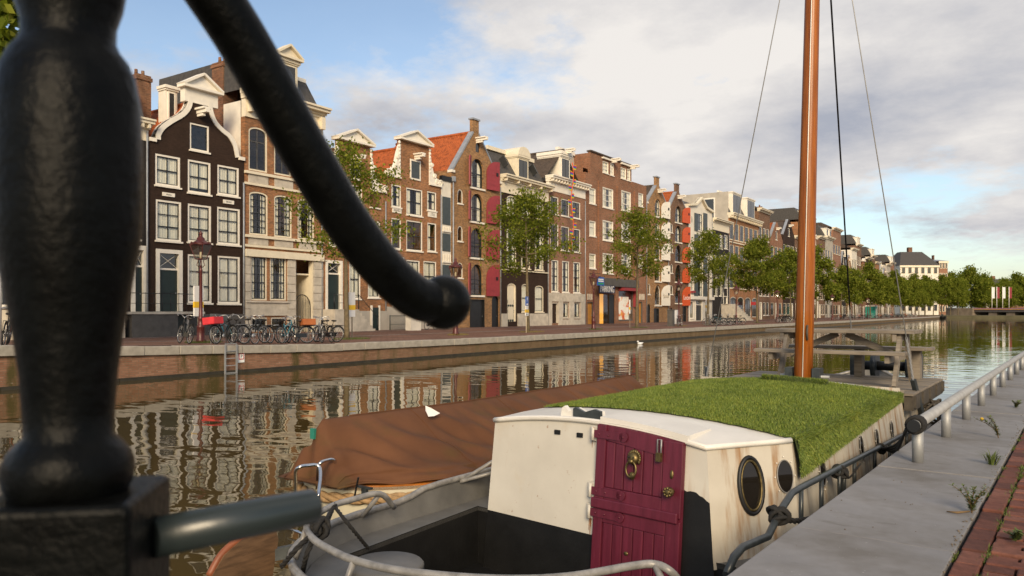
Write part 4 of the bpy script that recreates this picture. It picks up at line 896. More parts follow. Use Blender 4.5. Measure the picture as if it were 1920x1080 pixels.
aw = H.part('awning', MB().box(X2 - .05, X3 + .05, -.75, -.70, ZP(1160, 545), ZP(1160, 540)).box(X2 - .05, X2 + .02, -.7, -.02, ZP(1160, 545), ZP(1160, 540)).box(X3 - .02, X3 + .05, -.7, -.02, ZP(1160, 575), ZP(1160, 540)).box(X2 - .05, X3 + .05, -.698, -.03, ZP(1160, 540.5), ZP(1160, 540) + .04), 'red_shutter')
for a, c in ((1100.5, 1112), (1197, 1204)): H.door(H.x(a), H.x(c), H.zb + .02, ZP(a, 566), 'amber_door', 'plaster_dark', fw=.06, panels=False)
for a in (1101, 1198):
    for q in range(4): x = H.x(a) + q * .42; H.box('lintel_block', 'stone_pale', x, x + .2, -.08, -.003, ZP(a, 562), ZP(a, 551))
H.finish()

# ---- twin warehouses: white shutters, orange shutters
H = warehouse('brown brick warehouse with spout gable and white arched shutters', 1212.5, 1253, (1233, 333), 1.0, 378, 378, 1233,
    [(1228, 1238.5, 372, 405), (1228, 1238.5, 413, 446), (1228, 1238.5, 453, 486), (1228, 1238.5, 494, 527), (1228, 1238.5, 534, 572)], [(1239, 1251.5, 376, 408), (1239, 1251.5, 415, 447), (1239, 1251.5, 455, 487), (1239, 1251.5, 497, 528), (1239, 1251.5, 534, 573)], 'white_paint',
    [(1213.5, 1219.5, 570, 602, True), (1226, 1235, 578, 602, False)], [(1215, 1219, 532, 552)], wall='brick_tan', roofmat='tile_dark', lsh=False, grn='white_paint', text=(None, 'plaster_grey')); H.finish()
H = warehouse('brown brick warehouse with spout gable and orange arched shutters', 1253.5, 1290, (1268, 345), 1.1, 390, 390, 1270.5,
    [(1266, 1277, 385, 416), (1266, 1277, 422, 453), (1266, 1277, 459, 490), (1266, 1277, 496, 528), (1266, 1277, 534, 568)], [(1278.5, 1289.5, 387, 417), (1278.5, 1289.5, 424, 454), (1278.5, 1289.5, 462, 492), (1278.5, 1289.5, 500, 530), (1278.5, 1289.5, 537, 573)], 'orange_shutter',
    [(1280, 1286, 575, 602, False), (1256, 1261, 577, 602, True)], [(1257, 1261.5, 419, 436), (1257, 1261.5, 457, 473), (1257, 1261.5, 495, 512), (1257, 1261.5, 535, 552)], wall='brick_brown', roofmat='tile_red', lsh=False, grn='green_paint', text=('Leon', 'sign_white')); H.finish()
# ---- white house
H = House('canal_house', 'white plastered house with bell cornice and dark open shutters', 1290.5, 1335, 'plaster_white', 388)
z = ZP(1291, 382); H.zt = H.zs = z; w_ = H.w; H.poly = [(0.006, H.zb), (w_ - .006, H.zb), (w_ - .006, z), (w_ * .72, z + .35), (w_ * .5, z + 1.5), (w_ * .28, z + .35), (.006, z)]
H.band([(-.05, z), (w_ * .28, z + .35), (w_ * .5, z + 1.5), (w_ * .72, z + .35), (w_ + .05, z)], .3, 'cream_paint', -.35, .35); H.mansard(z - .1, z + 1.0, 2, x0=.2)
for k, (t, b_) in enumerate(((399, 432), (439, 474), (482, 512), (520, 556))):
    H.wpx(1308, 1317.5, t, b_, cols=2, rows=2, cur='sides')
    for a, c in ((1301.5, 1307.5), (1318, 1325)): H.box('shutter', 'slate_panel', H.x(a), H.x(c), -.12, -.04, ZP(a, b_), ZP(a, t))
    if k < 2: H.part('niche', MB().ball((H.x(1297), .02, ZP(1297, t + 12)), .4, 0, 10, 6, (.8, .15, 1.3)), 'plaster_grey')
H.wpx(1294, 1299.5, 512, 545, cols=1, rows=2, cur='full'); H.box('flower_box', 'red_shutter', H.x(1294), H.x(1300), -.35, -.003, ZP(1294, 545) - .3, ZP(1294, 545))
H.box('shop_cornice', 'white_paint', 0, w_, -.4, -.003, ZP(1291, 561), ZP(1291, 555)); H.dpx(1304, 1317, 562, 601, leaf='black_paint', fw=.1, transom=.6); H.wpx(1294, 1300, 565, 597, cols=1, rows=1); H.wpx(1322, 1328, 565, 597, cols=1, rows=1); H.finish()
# ---- low dark house
H = House('canal_house', 'charcoal house with a plain cream cornice and high steps beside the white house', 1335.5, 1366.5, 'brick_charcoal', 428)
z = ZP(1336, 430); H.zt = H.zs = z + .3; H.poly = [(0.006, H.zb), (H.w - .006, H.zb), (H.w - .006, z + .3), (.006, z + .3)]
H.box('frieze', 'cream_paint', 0, H.w, -.08, .2, z, z + 1.1); H.cornice(z + 1.1, z + 1.7, 'cream_paint', .8)
for t, b_ in ((440, 466), (478, 505), (516, 555)):
    for a in (1338.5, 1348, 1357.5): H.wpx(a, a + 6.5, t, b_, cols=2, rows=2, cur='sides')
H.dpx(1356, 1364, 517 + 22, 570, leaf='black_paint', fw=.14, transom=.6)
zf = ZP(1356, 570); H.steps(H.x(1352), H.w, -1.3, H.zb, zf, 9, 0); H.box('landing', 'stone_pale', H.x(1352), H.w, -1.28, -.2, zf - .2, zf + .004); H.finish()
# ---- brick house with mansard and dormers, grey gable end
H = House('canal_house', 'tall brick house with grey rendered side wall, slate mansard and white dormers', 1367, 1422, 'brick_orange', 412, depth=24)
z = ZP(1367, 408); H.zt = z; H.poly = [(0.006, H.zb), (H.w - .006, H.zb), (H.w - .006, z), (.006, z)]; H.zs = z; zr = ZP(1362, 358)
H.cornice(z, z + .8, 'cream_paint', .9, dent=16); H.mansard(z + .8, zr, 1.6, side=.02)
H.box('side_wall', 'plaster_grey', -.10, -.02, .1, 24, 5, zr + .1); H.box('roof_curb', 'white_paint', -.1, H.w, 1.6, 1.9, zr + .002, zr + .4)
a = H.box('side_window', 'white_paint', -.16, -.102, 2.2, 4.2, zr - 4.3, zr - .7); MB().box(-.17, -.161, 2.4, 4.0, zr - 4.1, zr - .9).build('pane', 'far_glass', a)
for q in (.12, .6): H.dormer(H.w * q, H.w * (q + .28), z + .82, zr + .2, .1, 3)
H.chimney(.6, 2.2, 14, 15, zr, zr + 1.6, 3)
for r_, (t, b_) in enumerate(((416, 448), (458, 490), (501, 540))):
    for k in range(6): x = .35 + k * (H.w - .3) / 6; H.win(x, x + H.w / 6 - .55, ZP(1367, b_), ZP(1367, t), cols=2, rows=2, sill=True, frame='cream_paint', glass='far_glass', panes=False)
H.box('string_course', 'cream_paint', 0, H.w, -.15, -.003, ZP(1367, 454), ZP(1367, 452)); H.box('string_course', 'cream_paint', 0, H.w, -.15, -.003, ZP(1367, 496), ZP(1367, 494))
for k in range(4): x = .5 + k * (H.w - .4) / 4; H.win(x, x + H.w / 4 - .8, H.zb + .5, ZP(1367, 556), cols=2, rows=1, arch=.5, glass='far_glass', sill=False)
H.box('shop_sign', 'sign_red', H.x(1398), H.x(1407), -1.0, -.9, ZP(1398, 572), ZP(1398, 566)); H.finish()

# ---- the row beyond: plainer houses that still differ in gable, colour and height
rnd = random.Random(11); s = S(1422.5); i = 0
walls = ['brick_brown', 'brick_red', 'brick_dark', 'brick_brown', 'brick_orange', 'plaster_white', 'brick_brown', 'plaster_grey', 'brick_rose', 'brick_charcoal', 'brick_tan', 'plaster_white']
wname = {'brick_brown': 'brown brick', 'brick_red': 'red brick', 'brick_dark': 'dark painted', 'brick_orange': 'orange brick', 'plaster_white': 'white plastered', 'plaster_grey': 'grey rendered', 'brick_rose': 'rose brick', 'brick_charcoal': 'charcoal painted', 'brick_tan': 'tan brick'}
tops = [21.5, 20.5, 22, 18.5, 19, 16.5, 17, 17.5, 20, 16, 15.5, 17, 18.5, 15, 16, 17, 15.5, 16.5, 15, 16, 17, 15.5, 16, 15]
while s < 292:
    wd = [7.0, 8.4, 9.0, 6.2, 8.0, 7.2][i % 6] + rnd.uniform(-.4, .4); zt = tops[i % len(tops)] * (0.92 if i < 4 else 1.1); kind = ['cornice', 'point', 'point', 'cornice', 'mansard', 'bell', 'cornice', 'mansard'][i % 8]; wall = walls[i % 12]
    lab = f"{wname[wall]} house with a {dict(cornice='straight cornice', point='pointed tiled gable', mansard='dormered mansard roof', bell='bell-shaped gable')[kind]} and {'cream' if i % 3 else 'white'} windows in the far row"
    H = House('canal_house', lab, 0, 0, wall, s0=s, wd=wd, ztop=zt); H.root['group'] = 'houses of the far row'
    if kind == 'point': zg = zt - 3.2; H.poly = [(.006, H.zb), (wd - .006, H.zb), (wd - .006, zg), (wd * .58, zt), (wd * .42, zt), (.006, zg)]; H.zs = zg; H.band([(0, zg), (wd * .42, zt)], .2, 'lead', -.05, .4); H.gable_roof(zg - .1, zt - .2, 0, wd, mat='tile_red' if i % 2 else 'tile_dark', waves=False); H.hoist(wd / 2, zt - 1.3)
    elif kind == 'bell': zg = zt - 2.2; H.poly = [(.006, H.zb), (wd - .006, H.zb), (wd - .006, zg), (wd * .8, zg + .3), (wd * .66, zg + 1.2), (wd * .64, zt), (wd * .36, zt), (wd * .34, zg + 1.2), (wd * .2, zg + .3), (.006, zg)]; H.zs = zg; H.gable_roof(zg - .1, zt - .2, 0, wd, waves=False); H.pediment(wd * .33, wd * .67, zt + .15, zt + .8)
    else:
        H.cornice(zt - .1, zt + .5, 'cream_paint', .7); zg = zt
        if kind == 'mansard': H.mansard(zt + .5, zt + 3, 1.4); H.dormer(wd * .2, wd * .42, zt + .52, zt + 2.3, .1, 2); H.dormer(wd * .58, wd * .8, zt + .52, zt + 2.3, .1, 2)
        else: H.mansard(zt + .5, zt + 1.8, 2.5, 'tile_dark')
    H.chimney(.1, .8, 4, 5, zg, zt + rnd.uniform(1.5, 3), 2)
    nr = 4; fh = (zg - 1.6 - 4.2) / (nr - 1) if nr > 1 else 3
    for r_ in range(nr):
        z = 1.6 + (0 if r_ == 0 else 3.4 + (r_ - 1) * (zg - 5.2) / 3)
        for k in range(3):
            x = .55 + k * (wd - .5) / 3
            if r_ == 0 and k == i % 3: H.door(x, x + 1.3, H.zb + .02, 3.9, 'black_paint' if i % 2 else 'green_paint', fw=.16, panels=False, handle=False); continue
            H.win(x, x + (wd - .5) / 3 - .7, z, z + min(2.3, (zg - 5.2) / 3 * .68), cols=2, rows=2, glass='far_glass', panes=False, frame='cream_paint' if i % 3 else 'white_paint', sill=(i % 2 == 0))
    if kind == 'point': H.win(wd / 2 - .6, wd / 2 + .6, zg - .1, zg + 1.5, cols=2, rows=1, glass='far_glass', panes=False)
    H.finish(); s += wd + .02; i += 1
# ------------------------------------------------------------------ iron railing end in the foreground
class T:                                     # a thing whose parts are modelled in world coordinates
    def __init__(s, name, label, cat, loc, group=None):
        s.loc = Vector(loc); s.root = thing(name, label, cat, s.loc, 0, group)
    def part(s, name, mb, mat, par=None):
        o = mb.build(name, mat, par or s.root)
        if par is None: o.location = -s.loc
        return o
    def placed(s, name, mb, mat, M):         # part built in its own frame M (world)
        o = mb.build(name, mat, s.root); o.matrix_basis = Matrix.Translation(-s.loc) @ M; return o
m = N('cast_iron'); v = m.coord()
h = m.math('ADD', m.noise(v, 85, 5, 0.65), m.math('MULTIPLY', m.noise(v, 22, 3), 0.8))
m.bsdf(m.ramp(m.noise(v, 30, 4), [(0.35, (0.002, 0.0022, 0.0022)), (0.7, (0.004, 0.0045, 0.0045))]), 0.30, 0, m.bump(h, 0.6, 0.0035), 0.09)
m = N('painted_tube'); v = m.coord(); m.bsdf((0.022, 0.030, 0.032), 0.30, 0, m.bump(m.noise(v, 40, 4), 0.12, 0.003), 0.5)
def CPt(px, py, zc): u = (px - 960) / FPX * zc; return Vector((u * CT - zc * ST, u * ST + zc * CT, CZ - (py - 585) / FPX * zc))
ZPOST = 0.75; axis = CPt(130, 585, ZPOST); ppm = FPX / ZPOST
rail = T('bridge_railing', 'black cast iron railing end post with curled arm and ball tip', 'railing', (axis.x, axis.y, QZ))
prof = [(-420, 70), (-300, 90), (-200, 100), (-120, 108), (-60, 104), (-20, 96), (10, 91), (45, 80), (75, 79), (92, 86), (110, 100), (140, 113), (190, 122), (250, 124), (320, 126), (390, 124), (450, 122), (540, 106), (620, 92), (700, 82), (770, 77), (815, 75), (828, 88), (845, 102), (865, 110), (885, 112), (905, 108), (918, 102), (926, 98)]
rail.part('post', MB().lathe([(r_ / ppm, CZ - (y_ - 585) / ppm) for y_, r_ in prof[::-1]], 40, (axis.x, axis.y, 0)), 'cast_iron')
bx_ = CPt(143, 585, ZPOST + 0.006); zb = CZ - (922 - 585) / ppm
blk = rail.placed('block', MB().box(-.070, .070, -.070, .070, -.30, 0), 'cast_iron', Matrix.Translation((bx_.x, bx_.y, zb)) @ Matrix.Rotation(TH + R(9), 4, 'Z')); bevel(blk, .008, 3)
rail.part('lower_post', MB().lathe([(.075, QZ), (.075, QZ + .06), (.05, QZ + .10), (.05, zb - .32), (.07, zb - .29)], 24, (bx_.x, bx_.y, 0)), 'cast_iron')
AD = R(44.8); dv = Vector((math.sin(AD) * CT - math.cos(AD) * ST, math.sin(AD) * ST + math.cos(AD) * CT, 0))   # direction the railing runs in
def NP(px, py):                              # point of the photo on the upright plane through the post
    d = ray(px, py); n_ = Vector((dv.y, -dv.x, 0)); a0 = Vector((axis.x, axis.y, 0)); t = a0.dot(n_) / Vector((d.x, d.y, 0)).dot(n_)
    return Vector((d.x * t, d.y * t, CZ + d.z * t))
neckp = [NP(*p) for p in ((130, -330), (190, -340), (255, -270), (300, -170), (345, -90), (396, -15), (445, 60), (497, 150), (548, 243), (598, 330), (648, 412), (696, 477), (745, 530), (790, 562), (835, 566))]
rail.part('curled_arm', MB().tube(smooth_curve(neckp, 6), 0.0295, 24), 'cast_iron')
bp = NP(832, 567); rail.part('ball_tip', MB().ball(bp, 0.0385, 0, 32, 20), 'cast_iron')
r0 = CPt(285, 1009, ZPOST + .03); r1 = r0 + dv * .185
rail.part('tube_end', MB().tube([r0, r1 - dv * .004, r1], [.0205, .0205, .018], 32), 'painted_tube')

# ------------------------------------------------------------------ white and plum barge with grass roof
m = N('boat_white'); v = m.coord(); sp = m.n('ShaderNodeSeparateXYZ'); m.l(v, sp.inputs[0])
c_ = m.ramp(m.noise(v, 2.3, 5), [(.3, (.50, .47, .41)), (.7, (.60, .57, .50))])
vs_ = m.coord((9, 9, .9)); stk = m.ramp(m.noise(vs_, 1.5, 5, .6), [(.62, (0, 0, 0)), (.74, (.75,) * 3)]); spot = m.ramp(m.noise(v, 13, 5, .75), [(.64, (0, 0, 0)), (.69, (.9,) * 3)])
c_ = m.mix(m.math('MULTIPLY', stk, .45), c_, (.34, .21, .10)); c_ = m.mix(m.math('MULTIPLY', spot, .7), c_, (.26, .12, .045)); c_ = m.mix(m.ramp(m.noise(v, 1.6, 5, .65), [(.55, (0, 0, 0)), (.68, (.55,) * 3)]), c_, (.50, .42, .31))
m.bsdf(c_, .45, 0, m.bump(m.noise(v, 12, 4), .1, .01), .4); WHITE_SPLIT = None
m = N('boat_side'); v = m.coord(); c_ = m.ramp(m.noise(v, 2.3, 5), [(.3, (.44, .40, .33)), (.7, (.55, .51, .43))])
vs_ = m.coord((7, 7, .35)); stk = m.ramp(m.noise(vs_, 1.6, 5, .6), [(.50, (0, 0, 0)), (.68, (.85,) * 3)]); c_ = m.mix(stk, c_, (.27, .135, .04))
m.bsdf(c_, .5, 0, m.bump(m.noise(v, 12, 4), .12, .01), .4)
plain('boat_black', (.006, .006, .006), .5, amt=.4, ns=6, bs=30, bst=.3); plain('boat_grey', (.115, .112, .105), .5, amt=.2, ns=5, bst=.25)
plain('tube_grey', (.24, .23, .215), .4, .1, amt=.35, ns=14); plain('tube_dark', (.035, .042, .045), .35, .1, amt=.4, ns=10)
m = N('plum_wood'); v = m.coord((14, 14, 1.2)); c_ = m.ramp(m.noise(v, 2.0, 6, .65), [(.25, (.070, .008, .018)), (.75, (.135, .018, .038))])
c_ = m.mix(m.ramp(m.noise(m.coord((3, 3, 3)), 9, 5, .7), [(.66, (0, 0, 0)), (.74, (.4,) * 3)]), c_, (.22, .07, .07)); m.bsdf(c_, .42, 0, m.bump(m.noise(v, 6, 5), .25, .004), .5)
plain('brass_old', (.16, .12, .05), .45, .8, amt=.5, ns=30); plain('rope_black', (.014, .013, .012), .9, amt=.4, ns=40, bs=90, bst=.8)
m = N('glass_dark'); m.bsdf((.012, .010, .008), .06, 0, None, .6)
barge = T('barge', 'old white barge with plum plank door and grass covered roof moored at the quay', 'boat', (-2.72, 8.0, 0))
DK = .55; XC = -2.86; HL, HR = -4.30, -1.42
plan = []
for i in range(25):
    a = math.pi + math.pi * i / 24; c, s_ = math.cos(a), math.sin(a)
    plan.append((XC + (HR - HL) / 2 * abs(c) ** .8 * (1 if c > 0 else -1), 4.25 - 1.5 * abs(s_) ** .8))
plan += [(HR, 6), (HR, 8), (HR, 10), (HR - .05, 11.5), (HR - .3, 12.8), (HR - .75, 14.0), (XC, 15.0), (HL + .75, 14.0), (HL + .3, 12.8), (HL + .05, 11.5), (HL, 10), (HL, 8), (HL, 6), (HL, 5.2), (HL, 4.9), (HL, 4.7), (HL, 4.55), (HL, 4.4)]
def rimz(y): t = min(1, max(0, (y - 4.42) / .36)); return .70 + .06 * t * t * (3 - 2 * t) + max(0, y - 11) ** 2 * .03
n = len(plan); hb = MB(); vv = []
for k_, (sc1, zf) in enumerate(((.86, -.4), (.97, .1), (1.0, .45), (1.0, None))):
    for (x, y) in plan: vv.append((XC + (x - XC) * sc1, 8 + (y - 8) * (sc1 + (1 - sc1) * .7), zf if zf is not None else rimz(y) - .02))
hb.add(vv, [(k_ * n + i, k_ * n + (i + 1) % n, (k_ + 1) * n + (i + 1) % n, (k_ + 1) * n + i) for k_ in range(3) for i in range(n)], 0, True)
barge.part('hull', hb, 'boat_grey')
ins = [(XC + (x - XC) * .965, 8 + (y - 8) * .985) for x, y in plan]
ib = MB(); ib.add([(x, y, rimz(y) - .02) for x, y in plan] + [(x, y, DK - .02) for x, y in ins], [(i, (i + 1) % n, n + (i + 1) % n, n + i) for i in range(n)], 0, True); barge.part('bulwark', ib, 'boat_grey')
barge.part('gunwale', MB().tube([(x, y, rimz(y)) for x, y in plan], .026, 10, closed=True), 'tube_grey')
def flat(mb, poly, z0, z1, holes=(), m_=0):
    q = MB(); q.prism(poly, z0, z1, m_, holes); mb.add([(x, z, y) for x, y, z in q.v], [f[::-1] for f in q.f], m_); return mb
ck = [(-3.98, 3.6), (-1.75, 3.6), (-1.75, 4.88), (-4.08, 5.14)]
barge.part('deck', flat(MB(), ins, DK - .03, DK, [ck]), 'boat_grey')
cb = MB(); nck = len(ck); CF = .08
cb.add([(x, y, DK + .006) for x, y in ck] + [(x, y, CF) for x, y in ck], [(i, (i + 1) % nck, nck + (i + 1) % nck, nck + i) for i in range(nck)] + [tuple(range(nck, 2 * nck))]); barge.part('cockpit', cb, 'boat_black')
# cabin
LB, RB, LT, RT = Vector((-3.95, 5.11)), Vector((-1.90, 4.87)), Vector((-3.915, 5.17)), Vector((-1.976, 4.943)); RFZ = 1.30; CAM = .085
def fr(t, z): a = (z - DK) / (RFZ - DK); p = LB.lerp(RB, t).lerp(LT.lerp(RT, t), a); return Vector((p.x, p.y, z))
def ftop(t): return RFZ + CAM * (1 - (2 * t - 1) ** 2)
cab = MB(); NC = 24; vs_ = []
for i in range(NC + 1):
    t = i / NC
    for z in (CF, DK, ftop(t)): vs_.append(fr(t, z))
def proj(p): r_ = Vector(p) - Vector((0, 0, CZ)); zc = -r_.x * ST + r_.y * CT; return 960 + FPX * (r_.x * CT + r_.y * ST) / zc, 585 - FPX * r_.z / zc
def solve_t(px, z=1.3):
    a, b_ = 0.0, 1.0
    for _ in range(40):
        c = (a + b_) / 2
        if proj(fr(c, z))[0] < px: a = c
        else: b_ = c
    return a
td0, td1 = solve_t(1127), solve_t(1288)
for i in range(NC):
    for j in range(2):
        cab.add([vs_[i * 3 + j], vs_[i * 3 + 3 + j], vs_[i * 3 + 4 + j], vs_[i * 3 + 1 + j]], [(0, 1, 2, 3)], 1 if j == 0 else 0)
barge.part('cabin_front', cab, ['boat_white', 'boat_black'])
# hand painted black patch beside the door: its own ragged sheet of paint
pb = MB(); rp = random.Random(2); k_ = 14; pts = []
for i in range(k_ + 1):
    t = lerp(td1 - .09, 1.0, i / k_); top = .99 + rp.uniform(-.012, .012) - (.06 * max(0, (i - 9) / 5) ** 2 if i > 9 else 0); a = fr(t, DK); b_ = fr(t, top); off_ = Vector((0, -.003, 0)); pts += [a + off_, b_ + off_]
pb.add(pts, [(2 * i, 2 * i + 2, 2 * i + 3, 2 * i + 1) for i in range(k_)]); barge.part('black_paint_patch', pb, 'boat_black')
GT, GB = Vector((-1.60, 5.56)), Vector((-1.51, 5.508)); QT, QB = Vector((-1.56, 9.55)), Vector((-1.456, 9.6)); KT, KB = Vector((-3.98, 9.75)), Vector((-4.0, 9.8)); ML, MLB = Vector((-4.0, 5.7)), Vector((-3.97, 5.6))
sd = MB(); ring_t = [RT, GT, QT, KT, ML, LT]; ring_b = [RB, GB, QB, KB, MLB, LB]
def wall_seg(a, b_, at, bt, mat_i=0):
    q = 8; vv = []
    for i in range(q + 1):
        t = i / q; p = Vector(a).lerp(Vector(b_), t); w__ = Vector(at).lerp(Vector(bt), t); vv += [(p.x, p.y, DK - .04), (w__.x, w__.y, RFZ)]
    sd.add(vv, [(2 * i, 2 * i + 2, 2 * i + 3, 2 * i + 1) for i in range(q)], mat_i, False)
for i in range(5): wall_seg(ring_b[i], ring_b[i + 1], ring_t[i], ring_t[i + 1])
barge.part('cabin_side', sd, 'boat_side')
barge.part('cabin_back', MB().add([(QB.x, QB.y, DK), (KB.x, KB.y, DK), (KT.x, KT.y, RFZ + .05), (QT.x, QT.y, RFZ + .05)], [(0, 1, 2, 3)]), 'boat_side')
def roof_l(y): return lerp(LT.x, ML.x, min(1, (y - 5.0) / .7)) if y < 5.7 else lerp(ML.x, KT.x, (y - 5.7) / 4)
def roof_r(y): return lerp(RT.x, GT.x, min(1, max(0, (y - 4.945) / .615))) if y < 5.56 else lerp(GT.x, QT.x, (y - 5.56) / 4)
def roofz(x, y): a, b_ = roof_l(y), roof_r(y); t = min(1, max(0, (x - a) / (b_ - a))); return RFZ + CAM * (1 - (2 * t - 1) ** 2)
rf = MB(); NY = 40; vv = []
for j in range(NY + 1):
    for i in range(NC + 1):
        t = i / NC; y0 = lerp(LT.y, RT.y, t) - .03; y = lerp(y0, 9.62, j / NY); x = lerp(roof_l(max(y, 5.0)), roof_r(y), t); vv.append((x, y, RFZ + CAM * (1 - (2 * t - 1) ** 2) + .004))
rf.add(vv, [(j * (NC + 1) + i, j * (NC + 1) + i + 1, (j + 1) * (NC + 1) + i + 1, (j + 1) * (NC + 1) + i) for j in range(NY) for i in range(NC)], 0, True)
plain('roof_white', (.70, .67, .61), .4, amt=.08, ns=3, bst=.05); barge.part('cabin_roof', rf, 'roof_white')
lip = [(*fr(i / NC, ftop(i / NC))[:2], ftop(i / NC) - .004) for i in range(NC + 1)] + [(lerp(RT.x, GT.x, q / 4), lerp(RT.y, GT.y, q / 4), RFZ - .002) for q in range(1, 5)]
barge.part('roof_edge', MB().tube([(x, y - .012, z) for x, y, z in lip], .021, 8), 'roof_white')
# portholes
def porthole(px, py, wpx, hpx, bolts):
    d = ray(px, py); c = None
    for a, b_, at, bt in ((RB, GB, RT, GT), (GB, QB, GT, QT)):
        p0 = Vector((a.x, a.y, DK)); e1 = Vector((b_.x - a.x, b_.y - a.y, 0)); e2 = Vector((at.x - a.x, at.y - a.y, RFZ - DK)); nn = e1.cross(e2).normalized()
        t = (p0 - Vector((0, 0, CZ))).dot(nn) / d.dot(nn); p = Vector((0, 0, CZ)) + d * t; q = (p - p0).dot(e1) / e1.length_squared
        if -.05 <= q <= 1.05: c = p; ex = e1.normalized(); ey = nn.cross(ex).normalized(); break
    if c is None: return
    if nn.dot(Vector((0, 0, CZ)) - c) < 0: nn = -nn
    if ey.z < 0: ey = -ey
    zc = -c.x * ST + c.y * CT; hh = hpx / FPX * zc / 2; ww = hh * (.62 if bolts else .52)
    M = Matrix(((ex.x, nn.x, ey.x, c.x), (ex.y, nn.y, ey.y, c.y), (ex.z, nn.z, ey.z, c.z), (0, 0, 0, 1)))
    k_ = 28; ov = [(ww * math.cos(6.2832 * i / k_), 0, hh * math.sin(6.2832 * i / k_)) for i in range(k_)]
    f = barge.placed('porthole', MB().tube([(x, .008, z) for x, _, z in ov], hh * (.035 if bolts else .08), 8, closed=True), 'boat_black' if not bolts else 'tube_grey', M)
    MB().add([(x, .006, z) for x, _, z in ov], [tuple(range(k_))]).build('pane', 'glass_dark', f)
    if bolts:
        for i in range(8): a = 6.2832 * i / 8; MB().ball((ww * 1.28 * math.cos(a), .006, hh * 1.2 * math.sin(a)), hh * .05, 0, 6, 4).build('bolt', 'roof_white', f)
    else: MB().tube([(x * .86, .012, z * .88) for x, _, z in ov], hh * .05, 6, closed=True).build('rim', 'brass_old', f)
porthole(1407, 910, 42, 104, False)
for p in ((1471, 893, 20, 60), (1541, 880, 18, 62), (1615, 840, 12, 44), (1644, 825, 10, 40), (1672, 806, 8, 32)): porthole(*p, True)
# door
U0, U1 = fr(td0, 1.3), fr(td1, 1.3); ex = (U1 - U0).normalized(); ez = U0 - fr(td0, CF + .06); ez = (ez - ex * ez.dot(ex)).normalized(); A0 = U0 - ez * ((1.3 - CF - .06) / ez.z); A1 = A0 + (U1 - U0); ny = ez.cross(ex).normalized()
if ny.y < 0: ny = -ny
WD = (A1 - A0).length; zpv = ez.z; HD = (ftop((td0 + td1) / 2) - (CF + .06)) / zpv - .005
O = A0 - ny * .03
MD = Matrix(((ex.x, ny.x, ez.x, O.x), (ex.y, ny.y, ez.y, O.y), (ex.z, ny.z, ez.z, O.z), (0, 0, 0, 1)))
zl = lambda z: (z - (CF + .06)) / zpv
dtop = [(WD * i / 12, (ftop(lerp(td0, td1, i / 12)) - (CF + .06)) / zpv - .012) for i in range(13)]
door = barge.placed('door', MB().prism([(0, 0), (WD, 0)] + dtop[::-1], .0, .02), 'plum_wood', MD)
sp_ = zl(.79); st_w = .10
def dpart(name, x0, x1, z0, z1, y0=-.018, y1=-.002, mat='plum_wood', bv=.004): o = MB().box(x0, x1, y0, y1, z0, z1).build(name, mat, door); bevel(o, bv, 2); return o
dpart('stile', 0, st_w * .8, sp_ + .012, dtop[0][1] - .005, -.022); dpart('stile', WD - st_w * 1.5, WD, sp_ + .012, dtop[-1][1] - .004, -.022); dpart('stile', 0, st_w * .8, 0, sp_ - .012, -.022); dpart('stile', WD - st_w * 1.1, WD, 0, sp_ - .012, -.022)
tr_ = MB().prism([(st_w * .8 + .003, dtop[0][1] - .11), (WD - st_w * 1.5 - .003, dtop[-1][1] - .11)] + [(x, z - .005) for x, z in dtop[::-1] if st_w * .8 < x < WD - st_w * 1.5], -.021, -.002).build('top_rail', 'plum_wood', door)
dpart('lock_rail', st_w * .8 + .003, WD - st_w * 1.5 - .003, sp_ + .012, sp_ + .13, -.021); dpart('lower_rail', st_w * .8 + .003, WD - st_w * 1.1 - .003, sp_ - .12, sp_ - .012, -.021); dpart('ledge_bar', -.012, WD - .012, sp_ - .022, sp_ + .05, -.045, -.0225, bv=.008)
xb0, xb1 = st_w * .8 + .004, WD - st_w * 1.5 - .004
for i in range(6): a, b_ = lerp(xb0, xb1, i / 6), lerp(xb0, xb1, (i + 1) / 6); zt_ = lerp(dtop[0][1], dtop[-1][1], (a + b_) / 2 / WD) - .112; dpart('plank', a + .003, b_ - .003, sp_ + .132, zt_, -.012 - .002 * (i % 2), -.001, bv=.006)
xb1 = WD - st_w * 1.1 - .004
for i in range(6): a, b_ = lerp(xb0, xb1, i / 6), lerp(xb0, xb1, (i + 1) / 6); dpart('plank', a + .003, b_ - .003, .0, sp_ - .122, -.012 - .002 * (i % 2), -.001, bv=.006)
for z in (dtop[0][1] - .075, sp_ + .095, sp_ - .06):
    h_ = MB().box(-.02, .235, -.034, -.0225, z - .028, z + .028).tube([(.24, -.034, z), (.24, -.0225, z)], .036, 14).build('strap_hinge', 'plum_wood', door)
    for x in (.03, .11, .24): MB().ball((x, -.035, z), .008, 0, 8, 4).build('rivet', 'plum_wood', h_)
    MB().tube([(-.03, -.03, z - .05), (-.03, -.03, z + .05)], .014, 8).build('hinge_pin', 'boat_white', h_)
plain('rust', (.22, .075, .018), .9, amt=.5, ns=40)
for z_, n_ in ((dtop[0][1] - .075, 3), (sp_ + .095, 4), (sp_ - .06, 6)):
    for q_ in range(n_):
        x = -.055 + rp.uniform(-.02, .035); l_ = rp.uniform(.03, .16); w_ = rp.uniform(.002, .006); z0 = z_ - .03
        MB().add([(x - w_, .0265, z0), (x + w_, .0265, z0), (x + w_ * .4, .0265, z0 - l_), (x - w_ * .3, .0265, z0 - l_ * .9)], [(0, 1, 2, 3)]).build('rust_streak', 'rust', door)
    MB().box(-.075, -.012, .0, .026, z_ - .055, z_ + .055).build('hinge_plate', 'boat_white', door)
